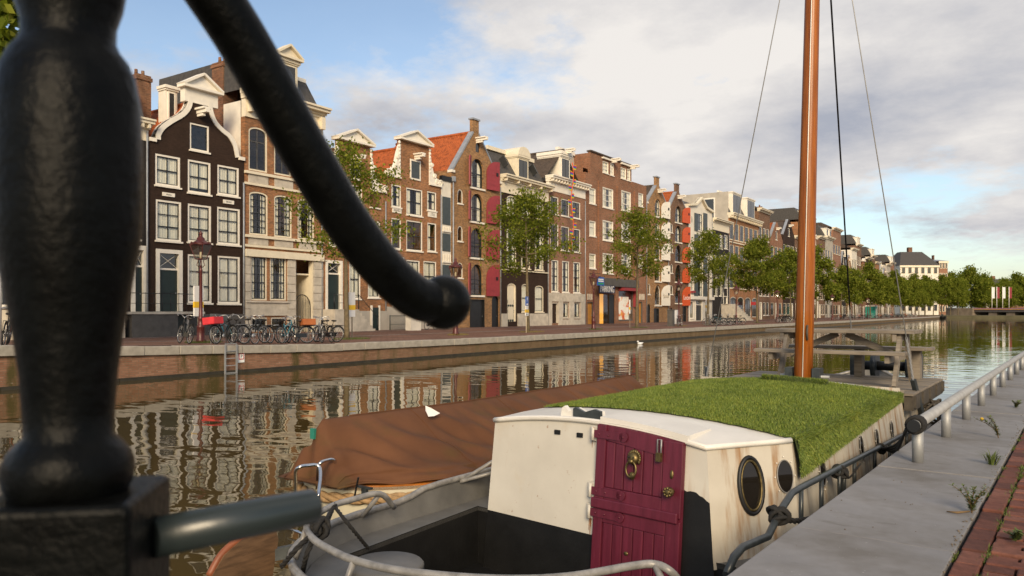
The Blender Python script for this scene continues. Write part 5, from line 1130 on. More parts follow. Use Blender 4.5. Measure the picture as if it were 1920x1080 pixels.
for q_ in range(9): x = rp.uniform(.02, WD); MB().box(x - .012, x + rp.uniform(.0, .02), .021, .024, dtop[int(x / WD * 12)][1] + .004, dtop[int(x / WD * 12)][1] + .012).build('rust_spot', 'rust', door)
# lion head knocker, knob, lock
kx, kz = WD * .47, lerp(sp_ + .13, dtop[6][1] - .11, .60)
kn = MB().ball((kx, -.035, kz + .045), .042, 0, 16, 10, (1, .7, 1.05)).ball((kx, -.066, kz + .028), .022, 0, 10, 7, (1, .8, .8)).build('knocker', 'brass_old', door)
for i in range(14): a = R(-30 + i * 240 / 13); MB().ball((kx + .046 * math.cos(a), -.026, kz + .048 + .046 * math.sin(a)), .013, 0, 6, 5, (1, .8, 1.3)).build('mane_lock', 'brass_old', kn)
for q in (-1, 1): MB().ball((kx + q * .018, -.066, kz + .055), .007, 0, 6, 5).build('eye', 'boat_black', kn)
MB().tube([(kx + .042 * math.sin(6.2832 * i / 24) * (1.05 if i in (10, 11, 12, 13, 14) else 1), -.062, kz - .028 + .055 * math.cos(6.2832 * i / 24)) for i in range(24)], .008, 8, closed=True).build('ring', 'brass_old', kn)
MB().ball((kx, -.045, kz - .075), .028, 0, 10, 7, (1, .5, 1)).build('strike_plate', 'brass_old', kn)
kb = MB().tube([(WD - .06, -.022, sp_ + .19), (WD - .06, -.06, sp_ + .19)], .014, 10).ball((WD - .06, -.075, sp_ + .19), .034, 0, 12, 8).build('knob', 'brass_old', door)
for i in range(8): MB().ball((WD - .06 + .026 * math.cos(i * .785), -.098, sp_ + .19 + .026 * math.sin(i * .785)), .011, 0, 6, 4).build('petal', 'brass_old', kb)
MB().ball((WD - .075, -.024, sp_ + .30), .024, 0, 10, 6, (.6, .3, 1.3)).build('keyhole_plate', 'brass_old', door)
pl_ = MB().box(WD * .74, WD * .79, -.06, -.03, dtop[9][1] - .17, dtop[9][1] - .11).build('padlock', 'brass_old', door); MB().tube([(WD * .745, -.045, dtop[9][1] - .11), (WD * .745, -.045, dtop[9][1] - .02), (WD * .785, -.045, dtop[9][1] - .02), (WD * .785, -.045, dtop[9][1] - .11)], .006, 6).build('shackle', 'galvanised', pl_)
MB().ball((WD * .42, -.02, sp_ - .30), .016, 0, 8, 5, (1.2, .4, .9)).build('lock_plate', 'brass_old', door)
# hatch board over the door, fairlead, small fittings
def roofbox(t0, t1, yb, th, name, mat):
    vv = []
    for yy in (0, yb):
        for t in [lerp(t0, t1, i / 8) for i in range(9)]:
            p = fr(t, ftop(t)); vv += [(p.x, p.y - .03 + yy, p.z + .006), (p.x, p.y - .03 + yy, p.z + .006 + th)]
    k_ = 18; fs = [(2 * i, 2 * i + 2, 2 * i + 3, 2 * i + 1) for i in range(8)] + [(k_ + 2 * i + 1, k_ + 2 * i + 3, k_ + 2 * i + 2, k_ + 2 * i) for i in range(8)] + [(2 * i + 1, 2 * i + 3, k_ + 2 * i + 3, k_ + 2 * i + 1) for i in range(8)] + [(16, k_ + 16, k_ + 17, 17), (1, k_ + 1, k_, 0)]
    return barge.part(name, MB().add(vv, fs), mat)
roofbox(td0 + .005, td1 + .01, .42, .035, 'hatch_board', 'roof_white')
tf0, tf1 = solve_t(1042, 1.38), solve_t(1122, 1.38); pf = fr(tf0, ftop(tf0)); pg = fr(tf1, ftop(tf1)); L = (pg - pf).length; exx = (pg - pf).normalized()
MF = Matrix(((exx.x, -exx.y, 0, pf.x), (exx.y, exx.x, 0, pf.y), (0, 0, 1, pf.z), (0, 0, 0, 1)))
prf = [(0, 0), (L, 0), (L * .97, .075), (L * .85, .085), (L * .62, .055), (L * .42, .085), (L * .30, .07), (L * .2, .045), (L * .1, .09), (.03 * L, .07)]
barge.placed('fairlead', MB().prism(prf, .06, .10), 'roof_white', MF); barge.placed('rubber_pad', MB().prism([(L * .36, -.005), (L * 1.0, -.012), (L * .99, .078), (L * .85, .09), (L * .62, .06), (L * .42, .09), (L * .36, .08)], .03, .056), 'tube_dark', MF)
for px, py in ((1046, 801), (1088, 805)): t = solve_t(px, 1.27); p = fr(t, 1.27); barge.part('vent_slot', MB().box(p.x - .026, p.x + .026, p.y - .012, p.y + .01, p.z - .022, p.z + .012), 'boat_black')
# rails, struts and knots
stern = [U(739, 951, .73), U(712, 926, .88), U(660, 937, .88), U(624, 948, .88), U(588, 969, .88), U(575, 990, .88), U(590, 1013, .88), U(628, 1035, .88), U(664, 1050, .88), U(737, 1068, .88), U(861, 1082, .88), U(980, 1086, .88), U(1076, 1080, .88), U(1180, 1062, .88), U(1227, 1058, .88), U(1258, 1072, .86), U(1285, 1105, .73)]
barge.part('stern_rail', MB().tube(smooth_curve(stern, 5), .0215, 10), 'tube_grey')
for i in (1, 3, 5, 8, 10, 14): p = stern[i]; q = min(plan, key=lambda a: (a[0] - p.x) ** 2 + (a[1] - p.y) ** 2); barge.part('rail_post', MB().tube([p, (lerp(p.x, q[0], .7), lerp(p.y, q[1], .7), .70)], .019, 8), 'tube_grey')
side = [UX(1362, 1078, -1.42), UX(1376, 1045, -1.42), UX(1392, 1026, -1.42), UX(1440, 1006, -1.42), UX(1462, 960, -1.42), UX(1484, 925, -1.42), UX(1500, 915, -1.42), UX(1560, 884, -1.42), UX(1640, 843, -1.42), UX(1738, 792, -1.42)]
barge.part('side_rail', MB().tube(side, .022, 10), 'tube_dark')
for px, py in ((1502, 914), (1540, 895), (1574, 877), (1582, 873), (1602, 862), (1640, 843), (1668, 829), (1700, 812)): p = UX(px, py, -1.42); barge.part('rail_post', MB().tube([p, (p.x, p.y, .70)], .016, 8), 'tube_dark')
barge.part('strut', MB().tube([UX(869, 899, -4.28), fr(0, 1.0) + Vector((-.02, .3, 0))], .017, 8), 'tube_grey'); barge.part('strut', MB().tube([UX(862, 903, -4.29), fr(0, .84) + Vector((-.03, .4, 0))], .017, 8), 'tube_grey')
hx = U(716, 1052, DK + .05); barge.part('deck_hatch', MB().lathe([(.24, 0), (.24, .045), (.225, .06), (.0, .062)], 28, (hx.x + .06, hx.y - .02, DK)), 'boat_grey')
def knot(name, c, r_, th, seed, n_=7, label=None, down=0.0, tgt=None):
    rn = random.Random(seed); c = Vector(c); b = MB()
    for i in range(n_):
        ax = Vector((rn.uniform(-1, 1), rn.uniform(-1, 1), rn.uniform(-.6, .6))).normalized(); u_ = ax.orthogonal().normalized(); w__ = ax.cross(u_); rr = r_ * rn.uniform(.6, 1.1); o_ = Vector((rn.uniform(-.4, .4), rn.uniform(-.4, .4), rn.uniform(-.4, .4))) * r_
        b.tube([c + o_ + (u_ * math.cos(a * .45) + w__ * math.sin(a * .45)) * rr * (1 + .1 * math.sin(a)) for a in range(14)], th, 6, closed=True)
    return b
def twisted(b, pts, r_, m_=0, strands=3, lay=9.0, k=10):     # laid rope: strands wound about the run
    sm_ = smooth_curve(pts, k) if len(pts) > 2 else [Vector(pts[0]).lerp(Vector(pts[1]), i / 24) for i in range(25)]
    L_ = 0; acc = [0]
    for a, c in zip(sm_, sm_[1:]): L_ += (c - a).length; acc.append(L_)
    tot = max(4, int(L_ / (r_ * 1.1))); fine = []; j = 0
    for i in range(tot + 1):
        d = L_ * i / tot
        while j < len(acc) - 2 and acc[j + 1] < d: j += 1
        fine.append(sm_[j].lerp(sm_[j + 1], (d - acc[j]) / max(1e-6, acc[j + 1] - acc[j])))
    u_ = None; fr_ = []
    for i, p in enumerate(fine):
        d = (fine[min(i + 1, tot)] - fine[max(i - 1, 0)]).normalized()
        if u_ is None: u_ = d.orthogonal().normalized()
        u_ = (u_ - d * u_.dot(d)).normalized(); fr_.append((p, u_.copy(), d.cross(u_)))
    for s_ in range(strands):
        b.tube([p + (a * math.cos(i * 6.2832 / lay + s_ * 6.2832 / strands) + c * math.sin(i * 6.2832 / lay + s_ * 6.2832 / strands)) * r_ * .52 for i, (p, a, c) in enumerate(fr_)], r_ * .56, 6, m_)
    return b
mr = T('mooring_rope', 'black mooring rope knotted round the stern rail of the barge', 'rope', U(600, 985, .88))
mr.part('knot', knot('k', U(598, 990, .885), .05, .014, 1, 9), 'rope_black')
mr.part('strand', twisted(MB(), [U(628, 946, .885), U(618, 965, .86), U(600, 990, .875), U(560, 1025, .85), U(528, 1062, .7)], .016), 'rope_black'); mr.part('strand', twisted(MB(), [U(626, 948, .88), U(655, 985, .80), U(690, 1028, .58)], .013), 'rope_black'); mr.part('strand', twisted(MB(), [U(600, 990, .875), U(575, 1040, .8), U(565, 1090, .5)], .016), 'rope_black')
def cln(px, py, seed, label, r_=.042):
    p = UX(px, py, -1.42); t = T('mooring_rope', label, 'rope', p); t.part('knot', knot('k', p, r_, .012, seed, 9), 'rope_black'); return t, p
t1, p1 = cln(1458, 966, 4, 'black rope knotted low on the dark side rail next to the oval porthole', .05); t1.part('strand', twisted(MB(), [p1, p1 + Vector((.05, .15, -.06)), p1 + Vector((.08, .42, -.10))], .018), 'rope_black')
t2, p2 = cln(1575, 884, 5, 'black rope bound round the side rail with ends hanging down'); t2.part('strand', twisted(MB(), [p2, p2 + Vector((.02, .2, -.08)), p2 + Vector((.04, .5, -.02))], .008), 'rope_black')
t3, p3 = cln(1652, 842, 6, 'black mooring rope led from the side rail to the guard rail end', .04)
re_ = RAIL_A + RAIL_D * .06
for q in range(4): t3.part('strand', twisted(MB(), [p3 + Vector((0, q * .06, -.01 * q)), p3.lerp(re_, .5) + Vector((0, 0, -.05 - .02 * q)), re_ + Vector((-.05, 0, -.03 + q * .015))], .010), 'rope_black')
for q in range(5): a = RAIL_A + RAIL_D * (.03 + q * .026); mb_ = MB().tube([a + Vector((RAIL_D.y, -RAIL_D.x, 0)) * .058 * math.cos(i * .45) + Vector((0, 0, .058 * math.sin(i * .45))) for i in range(14)], .014, 6, closed=True); t3.part('turn', mb_, 'rope_black')
# turf mat
m = N('turf'); gi = m.n('ShaderNodeNewGeometry'); v = m.coord(); cc = m.ramp(gi.outputs['Random Per Island'], [(0, (.068, .112, .014)), (.6, (.140, .200, .028)), (1, (.27, .30, .06))])
cc = m.mix(1.0, cc, m.ramp(m.noise(v, 2.4, 5, .65), [(.3, (.72, .74, .7)), (.5, (1, 1, 1)), (.72, (1.22, 1.12, .9))]), 'MULTIPLY'); m.bsdf(cc, .55, 0, None, .35); plain('turf_base', (.045, .065, .012), .9)
turf = T('turf_mat', 'bright green artificial grass mat draped over the barge cabin roof', 'grass mat', (-2.7, 7.5, RFZ + .05))
TFX = [(-3.97, 5.98), (-3.3, 5.80), (-2.4, 5.66), (-1.62, 5.55)]
def tfront(x):
    for (a, ya), (b_, yb_) in zip(TFX, TFX[1:]):
        if x <= b_: return lerp(ya, yb_, max(0, (x - a) / (b_ - a)))
    return 5.55
def hang(y): return lerp(.27, .09, min(1, max(0, (y - 5.5) / 3.6)))
def turfp(s_, y, t):                        # s_: 0..1 over the top, >1 down the right side
    a, b_ = roof_l(y) + .02, roof_r(y) + .03
    if s_ <= 1: x = lerp(a, b_, s_); return Vector((x, y, roofz(x, y) + .014)), Vector((.12 * (s_ - .5), 0, 1))
    d = (s_ - 1); x = b_ + .02 + .10 * d; return Vector((x, y, RFZ + .014 - d)), Vector((1, 0, .15))
tb = MB(); NX = 20; vv = []; ny_ = 34
for j in range(ny_ + 1):
    for i in range(NX + 3):
        s_ = i / NX if i <= NX else 1 + (i - NX) / 2 * hang(6)
        y = lerp(tfront(lerp(-3.97, -1.6, min(1, i / NX))), 9.4, j / ny_)
        if i > NX: s_ = 1 + (i - NX) / 2 * hang(y)
        vv.append(turfp(s_, y, 0)[0])
kx_ = NX + 3; tb.add(vv, [(j * kx_ + i, j * kx_ + i + 1, (j + 1) * kx_ + i + 1, (j + 1) * kx_ + i) for j in range(ny_) for i in range(kx_ - 1)], 0, True); turf.part('backing', tb, 'turf_base')
rn = random.Random(8); bl = MB(); ve, fa = [], []
for i in range(165000):
    y = 5.5 + 3.9 * rn.random() ** 1.15; over = rn.random() < .13
    if over: p, nn = turfp(1 + (rn.random() * 1.05 - .05) * hang(y), y, 0)
    else:
        x = rn.uniform(-3.97, -1.53); p, nn = turfp((x - roof_l(y)) / (roof_r(y) - roof_l(y)) if x < roof_r(y) else 1, y, 0)
    if y < tfront(p.x) - .01 + .012 * math.sin(p.x * 31): continue
    l_ = rn.uniform(.014, .030); d = Vector((rn.gauss(0, .5), rn.gauss(0, .5) - .1, 0)) + nn * .9
    if not over and roof_r(y) + .03 - p.x < .09: d += Vector((.9 * (1 - (roof_r(y) + .03 - p.x) / .09), 0, -.3))
    if i % 16 == 0: p = Vector((roof_r(y) + rn.uniform(.0, .065), y, RFZ + rn.uniform(-.02, .016))); d = Vector((.8, rn.gauss(0, .4), rn.gauss(.35, .3))); over = False
    if over: d = Vector((.85 if RFZ - p.z < .05 else .55, rn.gauss(0, .4) - .2, -.75 + rn.gauss(0, .3)))
    d = d.normalized() * l_; sd_ = Vector((rn.uniform(-1, 1), rn.uniform(-1, 1), .1)).normalized() * .0029; k_ = len(ve)
    ve += [p - sd_, p + sd_, p + d]; fa.append((k_, k_ + 1, k_ + 2))
me = bpy.data.meshes.new('blades'); me.from_pydata([tuple(a) for a in ve], [], fa); me.materials.append(MATS['turf']); o = mk('blades', me, turf.root, -turf.loc); o['kind'] = 'stuff'
# rolled turf end at the mast foot
RC = U(1497, 716, 1.40); rl_ = T('turf_roll', 'small rolled up piece of artificial grass at the mast foot', 'grass mat', RC)
rl_.part('roll', MB().tube([RC + Vector((-.42, .04, 0)), RC + Vector((-.1, 0, .01)), RC + Vector((.32, -.05, -.02))], .05, 12), 'turf_base')
ve, fa = [], []
for i in range(6000):
    a = rn.uniform(0, 6.28); q = rn.random(); nn = Vector((0, math.cos(a), math.sin(a))); p = RC + Vector((lerp(-.43, .33, q), lerp(.04, -.05, q), lerp(0, -.02, q))) + nn * .05; d = (nn + Vector((rn.gauss(0, .4), rn.gauss(0, .4), rn.gauss(0, .3)))).normalized() * .032; sd_ = Vector((rn.uniform(-1, 1), rn.uniform(-1, 1), .1)).normalized() * .003; k_ = len(ve); ve += [p - sd_, p + sd_, p + d]; fa.append((k_, k_ + 1, k_ + 2))
me = bpy.data.meshes.new('blades'); me.from_pydata([tuple(a) for a in ve], [], fa); me.materials.append(MATS['turf']); o = mk('blades', me, rl_.root, -rl_.loc); o['kind'] = 'stuff'
# fore deck platform, mast, stays
m = N('old_wood'); v = m.coord((2, 18, 18)); oi = m.n('ShaderNodeObjectInfo'); c_ = m.ramp(m.noise(v, 1.6, 6, .65), [(.25, (.15, .125, .095)), (.75, (.30, .26, .21))])
c_ = m.mix(1.0, c_, m.ramp(oi.outputs['Random'], [(0, (.78,) * 3), (1, (1.1,) * 3)]), 'MULTIPLY'); m.bsdf(c_, .75, 0, m.bump(m.noise(v, 5, 5), .4, .004), .3)
m = N('old_wood_dark'); v = m.coord((3, 3, 3)); m.bsdf(m.ramp(m.noise(v, 3, 6, .65), [(.25, (.035, .028, .02)), (.75, (.10, .085, .065))]), .8)
PZ = 1.27; px0, px1, py0, py1 = -4.02, -1.46, 9.78, 12.3
NB = 18
for i in range(NB): a, b_ = lerp(py0, py1, i / NB), lerp(py0, py1, (i + 1) / NB); o = barge.part('deck_plank', MB().box(px0, px1, a + .004, b_ - .004, PZ - .03, PZ - .002 * (i % 3)), 'old_wood'); bevel(o, .004, 1)
for i in range(6): x = lerp(px0 + .1, px1 - .05, i / 5); barge.part('joist', MB().box(x - .05, x + .05, py0 + .03, py1 - .03, PZ - .20, PZ - .031), 'old_wood_dark')
for i in range(5): y = lerp(py0 + .15, py1 - .1, i / 4); barge.part('joist_block', MB().box(px1 - .18, px1 + .02, y - .07, y + .07, PZ - .17, PZ - .032), 'old_wood_dark')
barge.part('fore_cabin', MB().box(-3.9, -1.6, 9.9, 12.4, DK - .05, PZ - .205), 'boat_side')
a0, a1 = U(1388, 708, PZ), U(1690, 737, PZ); barge.part('edge_board', MB().box(-3.7, -1.55, py0 - .05, py0 - .003, PZ - .05, PZ + .035), 'old_wood')
m = N('varnished_mast'); v = m.coord((9, 9, .5)); c_ = m.ramp(m.noise(v, 3.0, 8, .7), [(.28, (.15, .038, .006)), (.72, (.40, .125, .017))]); c_ = m.mix(m.ramp(m.noise(m.coord((6, 6, 2)), 5, 3), [(.70, (0, 0, 0)), (.76, (.8,) * 3)]), c_, (.06, .015, .004)); m.bsdf(c_, .30, 0, m.bump(m.noise(v, 7, 4), .15, .003), .3, 0)
MB0 = UY(1506, 716, 9.72); zcM = -MB0.x * ST + MB0.y * CT
MT = CPt(1523, 0, zcM); MT2 = MB0 + (MT - MB0) * 1.9
mast = T('mast', 'varnished orange wooden mast rising from the barge roof', 'mast', MB0)
mw = 17 / FPX * zcM; mast.part('spar', MB().tube([MB0, MB0.lerp(MT2, .1), MT, MT2], [mw, mw, mw * .80, mw * .6], 12, smooth=True), 'varnished_mast')
cq = MB0.lerp(MT, .13) + Vector((ST, -CT, 0)) * mw; mast.part('cleat', MB().tube([cq + Vector((0, -.02, -.09)), cq + Vector((0, -.035, 0)), cq + Vector((0, -.02, .09))], .012, 6), 'old_wood_dark')
hl_ = Vector((-CT, -ST, 0)) * mw * .45 + Vector((ST, -CT, 0)) * mw * .98; mast.part('halyard', MB().tube([MB0 + hl_ + Vector((0, 0, .05)), MT + hl_ * .82], .006, 6), 'white_paint')
for q in (-1, 1):
    c = MB0 + Vector((q * (mw + .05), .02, 0)); mast.part('mast_cheek', MB().box(c.x - .045, c.x + .045, c.y - .08, c.y + .10, RFZ, RFZ + .22), 'tube_dark'); 
mast.part('pivot_bolt', MB().tube([MB0 + Vector((-.28, .02, .07)), MB0 + Vector((.30, .02, .07))], .02, 8), 'galvanised')
def stay(label, top, bot, r_, base=None):
    b0 = CPt(top[0], top[1], zcM); t = T('stay', label, 'rigging', bot); d = b0 - bot; t.part('wire', MB().tube([bot + d * .11, bot + d * 1.9], r_, 6), 'iron_black' if r_ > .009 else 'galvanised')
    ch = MB()
    for i in range(16): c = bot + d * (.11 * i / 16); u_ = Vector((1, 0, 0)) if i % 2 else Vector((0, 1, 0)); dn = d.normalized(); ch.tube([c + dn * .036 * math.cos(a * .7854) + u_ * .011 * math.sin(a * .7854) for a in range(8)], .0035, 5, closed=True)
    o = t.part('chain', ch, 'galvanised'); o['kind'] = 'stuff'; return t
stay('thin shroud with chain running down to the left side of the barge', (1462, 0), Vector((-4.0, 9.85, 1.02)), .006)
BR = UX(1712, 712, -1.52); stay('thin shroud with chain running down to the quay side of the barge', (1598, 0), BR, .007)
stay('dark forestay running down behind the picnic table', (1558, 0), UY(1597, 636, 13.2), .011)
barge.part('chain_plate', MB().bar((-4.0, 9.85, .80), (-4.0, 9.85, 1.04), .05, .05), 'tube_dark'); barge.part('bottlescrew', MB().bar(BR, UX(1730, 784, -1.45), .05, .05), 'tube_dark'); barge.part('samson_post', MB().bar((-2.73, 13.2, .6), (-2.73, 13.2, UY(1597, 636, 13.2).z + .02), .12, .12), 'old_wood_dark')
barge.part('boat_hook_post', MB().tube([UX(1325, 728, -4.0), UX(1325, 688, -4.0)], .025, 8), 'tube_dark')
cl = T('rope_coil', 'coil of weathered rope hanging at the platform corner beside the shroud', 'rope', UX(1742, 775, -1.46)); cl.part('coil', knot('k', UX(1745, 772, -1.46), .17, .016, 12, 10), 'old_wood_dark')
# picnic table
def picnic(label, X0, X1, YC, z0, h=.73, top_w=.72):
    t = T('picnic_table', label, 'picnic table', ((X0 + X1) / 2, YC, z0)); zt = z0 + h
    for i in range(5): y = YC - top_w / 2 + i * top_w / 5; o = t.part('top_board', MB().box(X0, X1, y + .004, y + top_w / 5 - .004, zt - .045, zt - .002 * (i % 2)), 'old_wood'); bevel(o, .006, 2)
    for sgn in (-1, 1):
        for i in range(2): y = YC + sgn * (.70 + i * .125); o = t.part('bench_board', MB().box(X0 + .02, X1 - .02, y - .058, y + .058, z0 + .405, z0 + .45), 'old_wood'); bevel(o, .006, 2)
    for x in (X0 + .22, X1 - .22):
        t.part('bench_bearer', MB().box(x - .025, x + .025, YC - .82, YC + .82, z0 + .31, z0 + .403), 'old_wood'); t.part('top_bearer', MB().box(x - .025, x + .025, YC - top_w / 2 + .03, YC + top_w / 2 - .03, zt - .14, zt - .047), 'old_wood')
        for sgn in (-1, 1): t.part('leg', MB().bar((x + .05, YC + sgn * .62, z0), (x + .05, YC + sgn * .22, zt - .05), .045, .11, 0, (0, 1, 0)), 'old_wood')
    for sgn, x in ((1, X0 + .24), (-1, X1 - .24)): t.part('brace', MB().bar((x, YC, z0 + .36), (x + sgn * .62, YC, zt - .06), .045, .08), 'old_wood')
    return t
tl, tr = UY(1431, 616, 10.55), UY(1711, 621, 10.55)
picnic('weathered grey picnic table standing on the barge platform in front of the mast', tl.x, tr.x, 10.98, PZ + .001, (tl.z + tr.z) / 2 - PZ)
bt_ = T('low_bench', 'long grey plank bench behind the picnic table on the barge', 'bench', (-2.6, 12.05, PZ))
for i in range(3): bt_.part('seat_board', MB().box(-3.5, -1.55, 11.9 + i * .11, 12.0 + i * .11, PZ + .40, PZ + .44), 'old_wood')
for x in (-3.3, -2.5, -1.75): bt_.part('leg', MB().box(x - .05, x + .05, 11.95, 12.15, PZ, PZ + .398), 'old_wood')
wn_ = T('windlass', 'dark iron anchor windlass under the picnic table', 'windlass', (-2.25, 12.75, DK))
wn_.part('frame', MB().box(-2.75, -2.68, 12.6, 12.8, DK, PZ + .30).box(-1.85, -1.78, 12.6, 12.8, DK, PZ + .30), 'tube_dark'); wn_.part('drum', MB().tube([(-2.70, 12.7, PZ + .12), (-1.83, 12.7, PZ + .12)], .07, 14), 'boat_black'); wn_.part('gear_wheel', MB().tube([(-2.45, 12.7, PZ + .12), (-2.38, 12.7, PZ + .12)], .21, 18), 'tube_dark'); wn_.part('gear_wheel', MB().tube([(-1.98, 12.7, PZ + .12), (-1.92, 12.7, PZ + .12)], .19, 18), 'tube_dark')
# wooden rudder blade beside the stern
plain('rudder_wood', (.13, .075, .040), .55, amt=.4, ns=6, stretch=(1, 1, 6)); plain('rudder_trim', (.24, .075, .03), .5, amt=.35)
RX = -4.40; ru = []
for px, py in ((392, 1080), (415, 1040), (447, 1012), (480, 998), (512, 992), (517, 1010), (505, 1085)): p = UX(px, py, RX); ru.append((p.y, p.z))
lo = [(ru[-1][0] - .02, -.3), (ru[0][0] - .1, -.3)]
rb_ = MB(); q = MB().prism(ru + lo, -.03, .03); rb_.add([(RX + y, x, z) for x, y, z in q.v], q.f); barge.part('rudder_blade', rb_, 'rudder_wood')
barge.part('rudder_trim', MB().tube([(RX, y, z) for y, z in smooth_curve([(a, b_, 0) for a, b_ in ru[:5]], 5) for _ in (0,)] if False else [(RX, p.x, p.y) for p in smooth_curve([(a, b_, 0) for a, b_ in ru[:5]], 5)], .024, 8), 'rudder_trim'); barge.part('rudder_strap', MB().bar((RX, ru[4][0], .55), (HL + .12, 3.5, .6), .05, .08), 'tube_dark')

# ------------------------------------------------------------------ sloop under a brown cover
m = N('canvas_brown'); v = m.coord(); c_ = m.ramp(m.noise(v, 1.4, 6, .6), [(.3, (.088, .037, .017)), (.7, (.140, .060, .027))]); c_ = m.mix(m.ramp(m.noise(m.coord((1, 1, 2)), 2.2, 5), [(.52, (0, 0, 0)), (.72, (.6,) * 3)]), c_, (.075, .050, .016)); m.bsdf(c_, .8, 0, m.bump(m.noise(v, 130, 3), .25, .002), .25)
plain('teak_varnish', (.34, .115, .020), .28, amt=.3, ns=5, stretch=(3, .6, 3), coat=.4); plain('hull_cream', (.52, .48, .36), .4, amt=.08); plain('rope_tan', (.33, .21, .10), .85, amt=.3, ns=30); plain('stainless', (.62, .62, .62), .18, 1.0, amt=.05)
sl_ = T('sloop', 'open wooden sloop under a brown canvas cover with a rope fender round its hull', 'boat', (-5.8, 8.3, 0))
SX, SY0, SY1 = -5.8, 4.88, 12.2
def hbm(y): t = (y - SY0) / (SY1 - SY0); return .98 * min(1, (max(0, t) / .11) ** .5 if t < .11 else 1) * (1 - max(0, (t - .55) / .45) ** 2.2)
def shz(y): t = (y - SY0) / (SY1 - SY0); return .56 + .22 * max(0, t - .3) ** 1.5
ys = [SY0 + (SY1 - SY0) * (i / 44) ** 1.25 for i in range(45)]; hu = MB(); vv = []
outl = [(SX - hbm(y), y) for y in ys[::-1]] + [(SX + hbm(y), y) for y in ys[1:]]
no = len(outl)
for k_, (f_, z_) in enumerate(((.70, -.35), (.93, .0), (1.0, .3), (1.0, None))):
    for x, y in outl: vv.append((SX + (x - SX) * f_, 8.3 + (y - 8.3) * (f_ + (1 - f_) * .6), z_ if z_ is not None else shz(y)))
hu.add(vv, [(k_ * no + i, k_ * no + i + 1, (k_ + 1) * no + i + 1, (k_ + 1) * no + i) for k_ in range(3) for i in range(no - 1)], 0, True); sl_.part('hull', hu, 'hull_cream')
tk = MB(); vv = []
for x, y in outl: nx_ = SX + (x - SX) * .86; ny_ = y + (.10 if y < 5.4 else 0) * (1 if y < 5.2 else .5); vv += [(x, y, shz(y) - .03), (x, y, shz(y) + .015), (nx_, ny_, shz(y) + .015), (nx_, ny_, shz(y) - .03)]
tk.add(vv, [(4 * i + a, 4 * i + 4 + a, 4 * i + 4 + (a + 1) % 4, 4 * i + (a + 1) % 4) for i in range(no - 1) for a in range(4)], 0, False); sl_.part('gunwale', tk, 'teak_varnish')
sd2 = flat(MB(), [(SX + (x - SX) * .88, y + .06) for x, y in outl], .52, .545); sl_.part('side_deck', sd2, 'old_wood')
fend = [(SX + (x - SX) * 1.035, y - (.03 if y < 5.3 else 0), shz(y) - .10) for x, y in outl if y < 9.5]
sl_.part('rope_fender', twisted(MB(), fend, .052, k=3, lay=8), 'rope_tan')
# cover
RY0, RY1 = 4.98, 11.55; rnc = random.Random(4); cv = MB(); NA, NBc = 120, 34; vv = []
for i in range(NA + 1):
    y = lerp(RY0 - .10, RY1 + .5, i / NA); e0 = min(1, max(0, (y - (RY0 - .10)) / .09)); e1 = min(1, max(0, (RY1 + .5 - y) / .55)); rz = lerp(.62, 1.16 - .05 * math.sin((y - RY0) / 6.5 * 3.14) * 0.6, (e0 ** .33) * (e1 ** .8))
    for j in range(-NBc, NBc + 1):
        t = abs(j) / NBc; sgn = 1 if j > 0 else -1; hw_ = hbm(max(SY0 + .16, y)) * .93 + .02; ridx = -5.88 + .02 * math.sin(y * 2)
        x = lerp(ridx, SX + sgn * hw_, t ** .92) ; z = lerp(rz, shz(y) + .035, t ** 1.05) - .06 * math.sin(math.pi * t) * (e0 * e1)
        f_ = .028 * math.sin((y * 1.0 - t * 2.1) * 5.2 + 1.1 * math.sin(y * 1.3)) + .022 * math.sin((y - t * 1.2) * 13 + 2 * t + math.sin(y * 3.1)) + .015 * math.sin(y * 23 - t * 11 + 2 * math.sin(y * 1.7)) + .018 * abs(math.sin((y * .8 - t * 1.7) * 4.1 + .6)) ** 6
        f_ *= math.sin(math.pi * min(1, t * 1.15)) ** .8 * (.6 + .6 * t) if t < .87 else .5
        fold = .045 * math.exp(-((t - .80 - .05 * math.sin(y * 2.2)) / .05) ** 2) + .03 * math.exp(-((t - .93) / .03) ** 2)
        x += sgn * (f_ * .55 + fold); z += f_ * .75
        yy = y - (.16 * t * (1 - e0) if e0 < 1 else 0) + .02 * math.sin(t * 9) * (1 - e0); vv.append((x, yy, z))
kk = 2 * NBc + 1; cv.add(vv, [(i * kk + j, (i + 1) * kk + j, (i + 1) * kk + j + 1, i * kk + j + 1) for i in range(NA) for j in range(kk - 1)], 0, True)
seams = [[vv[i * kk + j] for j in range(kk)] for i in (22, 48, 75, 100)]; ridge_run = [vv[i * kk + NBc] for i in range(8, 112)]; hem_run = [vv[i * kk + kk - 1] for i in range(NA + 1)]
k0 = [vv[j] for j in range(kk)]; cv.add(k0, [tuple(range(kk))], 0, False)
cov = T('boat_cover', 'brown canvas cover stretched over the ridge of the sloop', 'boat cover', (-5.8, 8.3, .6)); o = cov.part('canvas', cv, 'canvas_brown')
for q_ in seams: cov.part('seam', MB().tube([(a, b_, c + .003) for a, b_, c in q_], .0045, 4), 'canvas_brown')
cov.part('ridge_seam', MB().tube([(a, b_, c + .002) for a, b_, c in ridge_run], .008, 6), 'canvas_brown'); cov.part('hem', MB().tube(hem_run, .011, 6), 'canvas_brown')
p = UX(806, 768, -5.66); cov.part('vent_flap', MB().add([p + Vector(a) * .72 for a in ((0, -.1, .07), (.05, -.02, .03), (.10, .12, -.06), (.09, -.0, -.09), (.06, -.10, -.09), (.03, -.13, .0))], [(0, 1, 2, 3), (0, 3, 4, 5)]), 'sign_white')
